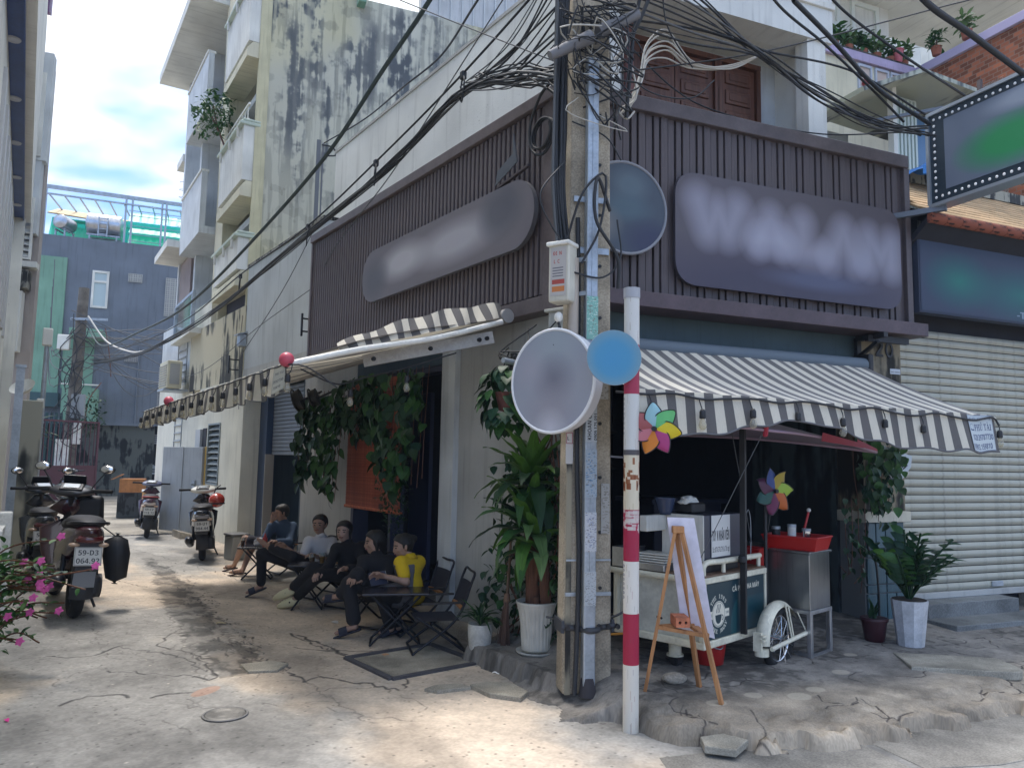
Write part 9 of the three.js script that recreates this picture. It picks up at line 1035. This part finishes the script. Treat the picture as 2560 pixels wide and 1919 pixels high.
// ------------------------------------------------------------ motor scooters (built facing +x, wheels on y = 0)
function scooter(label, P, dir, s, o) {
  const t = thing('motor_scooter', label, 'scooter', W0, P, Math.atan2(-dir[1], dir[0])); t.scale.setScalar(s); t.rotation.x = 0; if (o.lean) { t.rotation.order = 'YXZ'; t.rotation.x = o.lean; }
  const body = mat(o.body, { roughness: 0.22, clearcoat: 0.7, clearcoatRoughness: 0.1 }), trim = mat(o.trim || [0.02, 0.02, 0.024], { roughness: 0.5 }), seatM = mat([0.016, 0.016, 0.02], { roughness: 0.65, bump: TX.grain, bs: 0.0006, bsize: 0.1 });
  for (const [n, x, st] of [['rear_wheel', -0.60, 0], ['front_wheel', 0.66, o.steer || 0]]) { const w = grp(n, t, [x, 0.245, 0], [0, st, 0]); add('tyre', [fin(new THREE.TorusGeometry(0.195, 0.05, 12, 40))], M.rubber, w); add('rim', [cyl(0.15, 0.15, 0.06, 0, 0, 0, 28, [Math.PI / 2, 0, 0], true), cyl(0.05, 0.05, 0.09, 0, 0, 0, 16, [Math.PI / 2, 0, 0]), ...[0, 1, 2, 3, 4].map(k => bx(0.30, 0.03, 0.02, 0, 0, 0, [0, 0, k * Math.PI / 5]))], mat([0.10, 0.10, 0.11], { roughness: 0.4, metalness: 0.6 }), w); }
  add('rear_body', [loft([[[-0.98, 0.74, 0], 0.03, 0.025, 2.5], [[-0.93, 0.73, 0], 0.085, 0.055, 2.6], [[-0.80, 0.69, 0], 0.125, 0.10, 2.6], [[-0.62, 0.64, 0], 0.15, 0.15, 2.8], [[-0.38, 0.57, 0], 0.165, 0.20, 2.8], [[-0.18, 0.50, 0], 0.16, 0.22, 2.8], [[-0.04, 0.42, 0], 0.14, 0.17, 2.6]], 26)], body, t);
  add('seat', [loft([[[-0.90, 0.80, 0], 0.04, 0.02], [[-0.80, 0.805, 0], 0.125, 0.045, 2.6], [[-0.55, 0.80, 0], 0.145, 0.055, 2.6], [[-0.42, 0.765, 0], 0.14, 0.06, 2.6], [[-0.15, 0.745, 0], 0.125, 0.055, 2.5], [[0.0, 0.72, 0], 0.06, 0.03]], 22)], seatM, t);
  add('floorboard', [rbb(-0.12, 0.36, 0.26, 0.34, -0.17, 0.17, 0.03), rbb(-0.35, -0.05, 0.28, 0.42, -0.13, 0.13, 0.04)], trim, t);
  add('leg_shield', [loft([[[0.30, 0.30, 0], 0.15, 0.03, 2.5], [[0.44, 0.46, 0], 0.20, 0.05, 2.6], [[0.50, 0.66, 0], 0.225, 0.06, 2.6], [[0.50, 0.84, 0], 0.17, 0.06, 2.4], [[0.48, 0.94, 0], 0.08, 0.05]], 24)], body, t);
  add('fork', [rod([0.52, 0.62, 0.07], [0.66, 0.245, 0.075], 0.02), rod([0.52, 0.62, -0.07], [0.66, 0.245, -0.075], 0.02), rod([0.60, 0.40, 0], [0.44, 0.96, 0], 0.03)], M.blackm, t);
  add('front_fender', [sheet(20, 6, (u, v) => { const a = lerp(0.1, 2.6, u), q = (v - 0.5) * 2, r = 0.275 - 0.03 * q * q; return V(0.66 + r * Math.cos(a), 0.245 + r * Math.sin(a), 0.07 * q); })], Object.assign(body.clone(), { side: THREE.DoubleSide, userData: {} }), t);
  add('rear_mudguard', [sheet(16, 6, (u, v) => { const a = lerp(1.7, 3.35, u), q = (v - 0.5) * 2, r = 0.285 - 0.02 * q * q; return V(-0.60 + r * Math.cos(a), 0.245 + r * Math.sin(a), 0.085 * q); }), rbb(-0.94, -0.89, 0.42, 0.66, -0.09, 0.09, 0.015)], Object.assign(trim.clone(), { side: THREE.DoubleSide, userData: {} }), t);
  if (o.flap) add('mud_flap', [bx(0.012, 0.22, 0.16, -0.915, 0.40, 0, [0, 0, 0.12])], mat([0.22, 0.23, 0.25], { roughness: 0.6 }), t);
  const hs = grp('headset', t, [0.44, 0.97, 0], [0, o.steer || 0, 0]), hm = o.head ? mat(o.head, { roughness: 0.3, clearcoat: 0.5 }) : body;
  add('cowl', [loft([[[-0.10, 0.02, 0], 0.10, 0.025], [[-0.04, 0.04, 0], 0.20, 0.05, 2.4], [[0.05, 0.05, 0], 0.19, 0.07, 2.4], [[0.13, 0.05, 0], 0.12, 0.055], [[0.17, 0.04, 0], 0.05, 0.03]], 22)], hm, hs); add('dashboard', [rb(0.12, 0.02, 0.20, 0.01, -0.045, 0.085, 0, [0, 0, 0.45]), ...(o.screen ? [rb(0.02, 0.14, 0.2, 0.01, 0.08, 0.14, 0, [0, 0, 0.6])] : [])], M.blackm, hs); add('gauge', [rb(0.08, 0.006, 0.14, 0.003, -0.055, 0.098, 0, [0, 0, 0.45])], mat([0.30, 0.33, 0.35], { roughness: 0.08, clearcoat: 1 }), hs);
  for (const e of [-1, 1]) { add('grip', [rod([-0.04, 0.055, e * 0.19], [-0.09, 0.06, e * 0.36], 0.017, 0.019, 12)], M.rubber, hs); add('lever', [tube([[0.02, 0.05, e * 0.17], [0.02, 0.05, e * 0.25], [-0.03, 0.045, e * 0.35]], 0.006, 10, 6)], M.chrome, hs); if (o.mirrors) { const mg = grp('mirror', hs); add('stalk', [tube([[-0.02, 0.08, e * 0.17], [0.0, 0.17, e * 0.22], [0.01, 0.24, e * 0.27]], 0.007, 10, 6)], M.black, mg); add('housing', [sph(0.07, 0.015, 0.27, e * 0.28, [0.35, 0.62, 1])], M.black, mg); add('mirror_glass', [sph(0.064, 0.004, 0.27, e * 0.28, [0.28, 0.58, 0.97])], M.chrome, mg); } }
  const tl = grp('tail_lamp', t); add('lens', [loft([[[-0.97, 0.69, 0], 0.03, 0.02], [[-0.955, 0.685, 0], 0.10, 0.035], [[-0.90, 0.67, 0], 0.11, 0.04]], 18)], mat(o.lens || [0.10, 0.01, 0.012], { roughness: 0.15, clearcoat: 1 }), tl); for (const e of [-1, 1]) add('indicator', [sph(0.035, -0.92, 0.635, e * 0.105, [1, 0.55, 1.3])], mat([0.45, 0.30, 0.20], { roughness: 0.2, clearcoat: 1 }), tl);
  const pm = new THREE.MeshStandardMaterial({ roughness: 0.5, map: canTex(380, 280, (c, w, h) => { c.fillStyle = '#c4c4c0'; c.fillRect(0, 0, w, h); c.strokeStyle = '#55585c'; c.lineWidth = 6; c.strokeRect(8, 8, w - 16, h - 16); c.fillStyle = '#34373c'; c.textAlign = 'center'; c.font = 'bold 108px sans-serif'; c.fillText(o.plate[0], w / 2, 122, w - 50); c.fillText(o.plate[1], w / 2, 246, w - 40); }) }); pm.userData.keepUV = true;
  const pl = grp('number_plate', t, [-0.955, 0.545, 0], [0, -Math.PI / 2, 0]); pl.rotation.set(-0.25, -Math.PI / 2, 0, 'YXZ'); add('face', [plane(0.20, 0.148, [0, 0, 0.005])], pm, pl); add('plate', [rb(0.205, 0.152, 0.006, 0.003)], M.ceram, pl);
  add('exhaust', [loft([[[-0.25, 0.22, -0.15], 0.03, 0.03], [[-0.45, 0.25, -0.17], 0.055, 0.055], [[-0.85, 0.34, -0.18], 0.06, 0.06], [[-0.90, 0.35, -0.18], 0.035, 0.035]], 18)], M.blackm, t); add('exhaust_guard', [loft([[[-0.5, 0.28, -0.215], 0.01, 0.03], [[-0.65, 0.32, -0.225], 0.015, 0.045], [[-0.8, 0.35, -0.22], 0.01, 0.03]], 12)], M.galv, t);
  add('engine', [rbb(-0.72, -0.30, 0.17, 0.36, 0.05, 0.17, 0.05), cyl(0.10, 0.10, 0.10, -0.58, 0.26, 0.13, 18, [Math.PI / 2, 0, 0])], trim, t); add('shock', [rod([-0.62, 0.28, 0.13], [-0.55, 0.60, 0.12], 0.022), rod([-0.62, 0.28, -0.13], [-0.55, 0.60, -0.12], 0.022)], M.blackm, t); add('grab_rail', [tube([[-0.72, 0.79, 0.15], [-0.88, 0.81, 0.13], [-0.96, 0.815, 0.06], [-0.96, 0.815, -0.06], [-0.88, 0.81, -0.13], [-0.72, 0.79, -0.15]], 0.012, 30, 8)], o.rail ? mat(o.rail, { roughness: 0.5 }) : M.blackm, t); add('stand', [rod([-0.15, 0.25, 0.12], [-0.22, 0.02, 0.22], 0.012)], M.blackm, t);
  return t;
}
{
  scooter('dark red and black scooter with plate 59-D3 nearest behind the pink flowers', [-4.64, 0, -8.12], [-0.60, -0.80], 1.15, { body: [0.04, 0.008, 0.012], plate: ['59-D3', '064.92'], mirrors: true, flap: true, steer: -0.3, screen: true, lean: 0.06, head: [0.03, 0.03, 0.035] });
  scooter('black scooter with two raised mirrors parked beyond the dark red one', [-6.05, 0, -9.95], [-0.55, -0.83], 1.08, { body: [0.02, 0.025, 0.035], plate: ['59-T1', '220.18'], mirrors: true, steer: 0.25, screen: true });
  const s3 = scooter('black scooter with cream handlebar cowl and plate 59-U1 by the louvred wall', [-4.86, 0, -12.28], [-0.36, -0.93], 1.0, { body: [0.016, 0.018, 0.026], plate: ['59-U1', '984.44'], steer: -0.15, head: [0.62, 0.61, 0.55], lens: [0.22, 0.22, 0.24], lean: -0.05 });
  scooter('dark scooter with red trim standing by the drain channel mid-alley', [-7.12, 0, -15.15], [-0.42, -0.91], 0.97, { body: [0.05, 0.012, 0.03], plate: ['59-C2', '118.72'], steer: -0.2, rail: [0.30, 0.03, 0.03], head: [0.10, 0.11, 0.18], lens: [0.5, 0.42, 0.38], lean: 0.04 });
  scooter('small dark scooter parked at the far red gate', [-13.35, 0, -23.2], [-0.4, -0.9], 1.0, { body: [0.015, 0.016, 0.022], plate: ['59-X1', '302.55'] });
  const hl = thing('red_helmet', 'round red helmet hanging from the handlebar of the cream cowled scooter', 'helmet', W0, [-4.78, 0.86, -12.52]); add('shell', [sph(0.125, 0, 0, 0, [1, 0.95, 1.05], 24)], mat([0.45, 0.05, 0.03], { roughness: 0.25, clearcoat: 0.8 }), hl); add('rim', [xf(fin(new THREE.TorusGeometry(0.118, 0.012, 8, 30)), [0, -0.05, 0], [Math.PI / 2, 0, 0])], M.black, hl); add('strap', [tube([[-0.08, 0.05, 0], [-0.02, 0.2, -0.05], [0.03, 0.24, -0.06]], 0.008, 12, 6)], M.black, hl);
  const bg = thing('orange_parcel', 'orange and brown parcel strapped between the two left scooters', 'parcel', W0, [-5.62, 0.86, -9.95], 0.5); add('wrap', [rb(0.26, 0.20, 0.2, 0.05)], mat([0.36, 0.12, 0.05], { tex: TX.mott, size: 0.2, roughness: 0.7 }), bg); add('strap', [bx(0.265, 0.03, 0.205)], M.wooddk, bg);
  const bp = thing('black_bag', 'black bag slung over the floorboard of the dark red scooter', 'bag', W0, [-4.78, 0.95, -8.75], 0.4); add('bag_body', [(() => { const g = fin(new RoundedBoxGeometry(0.30, 0.32, 0.2, 6, 0.08)), a = g.attributes.position; for (let i = 0; i < a.count; i++) { const k = 0.85 + 0.3 * fbm3(a.getX(i) * 9 + 4, a.getY(i) * 9, a.getZ(i) * 9, 3); a.setXYZ(i, a.getX(i) * k, a.getY(i) * k, a.getZ(i) * k); } g.computeVertexNormals(); return g; })()], M.black, bp); add('handle', [tube([[-0.08, 0.14, 0], [0, 0.24, 0], [0.08, 0.14, 0]], 0.012, 12, 6)], M.black, bp);
  const hp2 = thing('side_pannier', 'black rounded helmet case hanging low at the right side of the dark red scooter', 'case', W0, [-4.06, 0.50, -8.0], 0.5); add('shell', [loft([[[0, -0.24, 0], 0.03, 0.03], [[0.01, -0.18, 0], 0.09, 0.10], [[0, 0.05, 0], 0.12, 0.13], [[-0.01, 0.2, 0], 0.10, 0.11], [[0, 0.27, 0], 0.03, 0.03]], 20)], M.black, hp2); add('strap', [bar([-0.02, 0.24, 0], [-0.14, 0.34, 0.02], 0.03, 0.01)], M.black, hp2);
}
renderer.render(scene, camera);
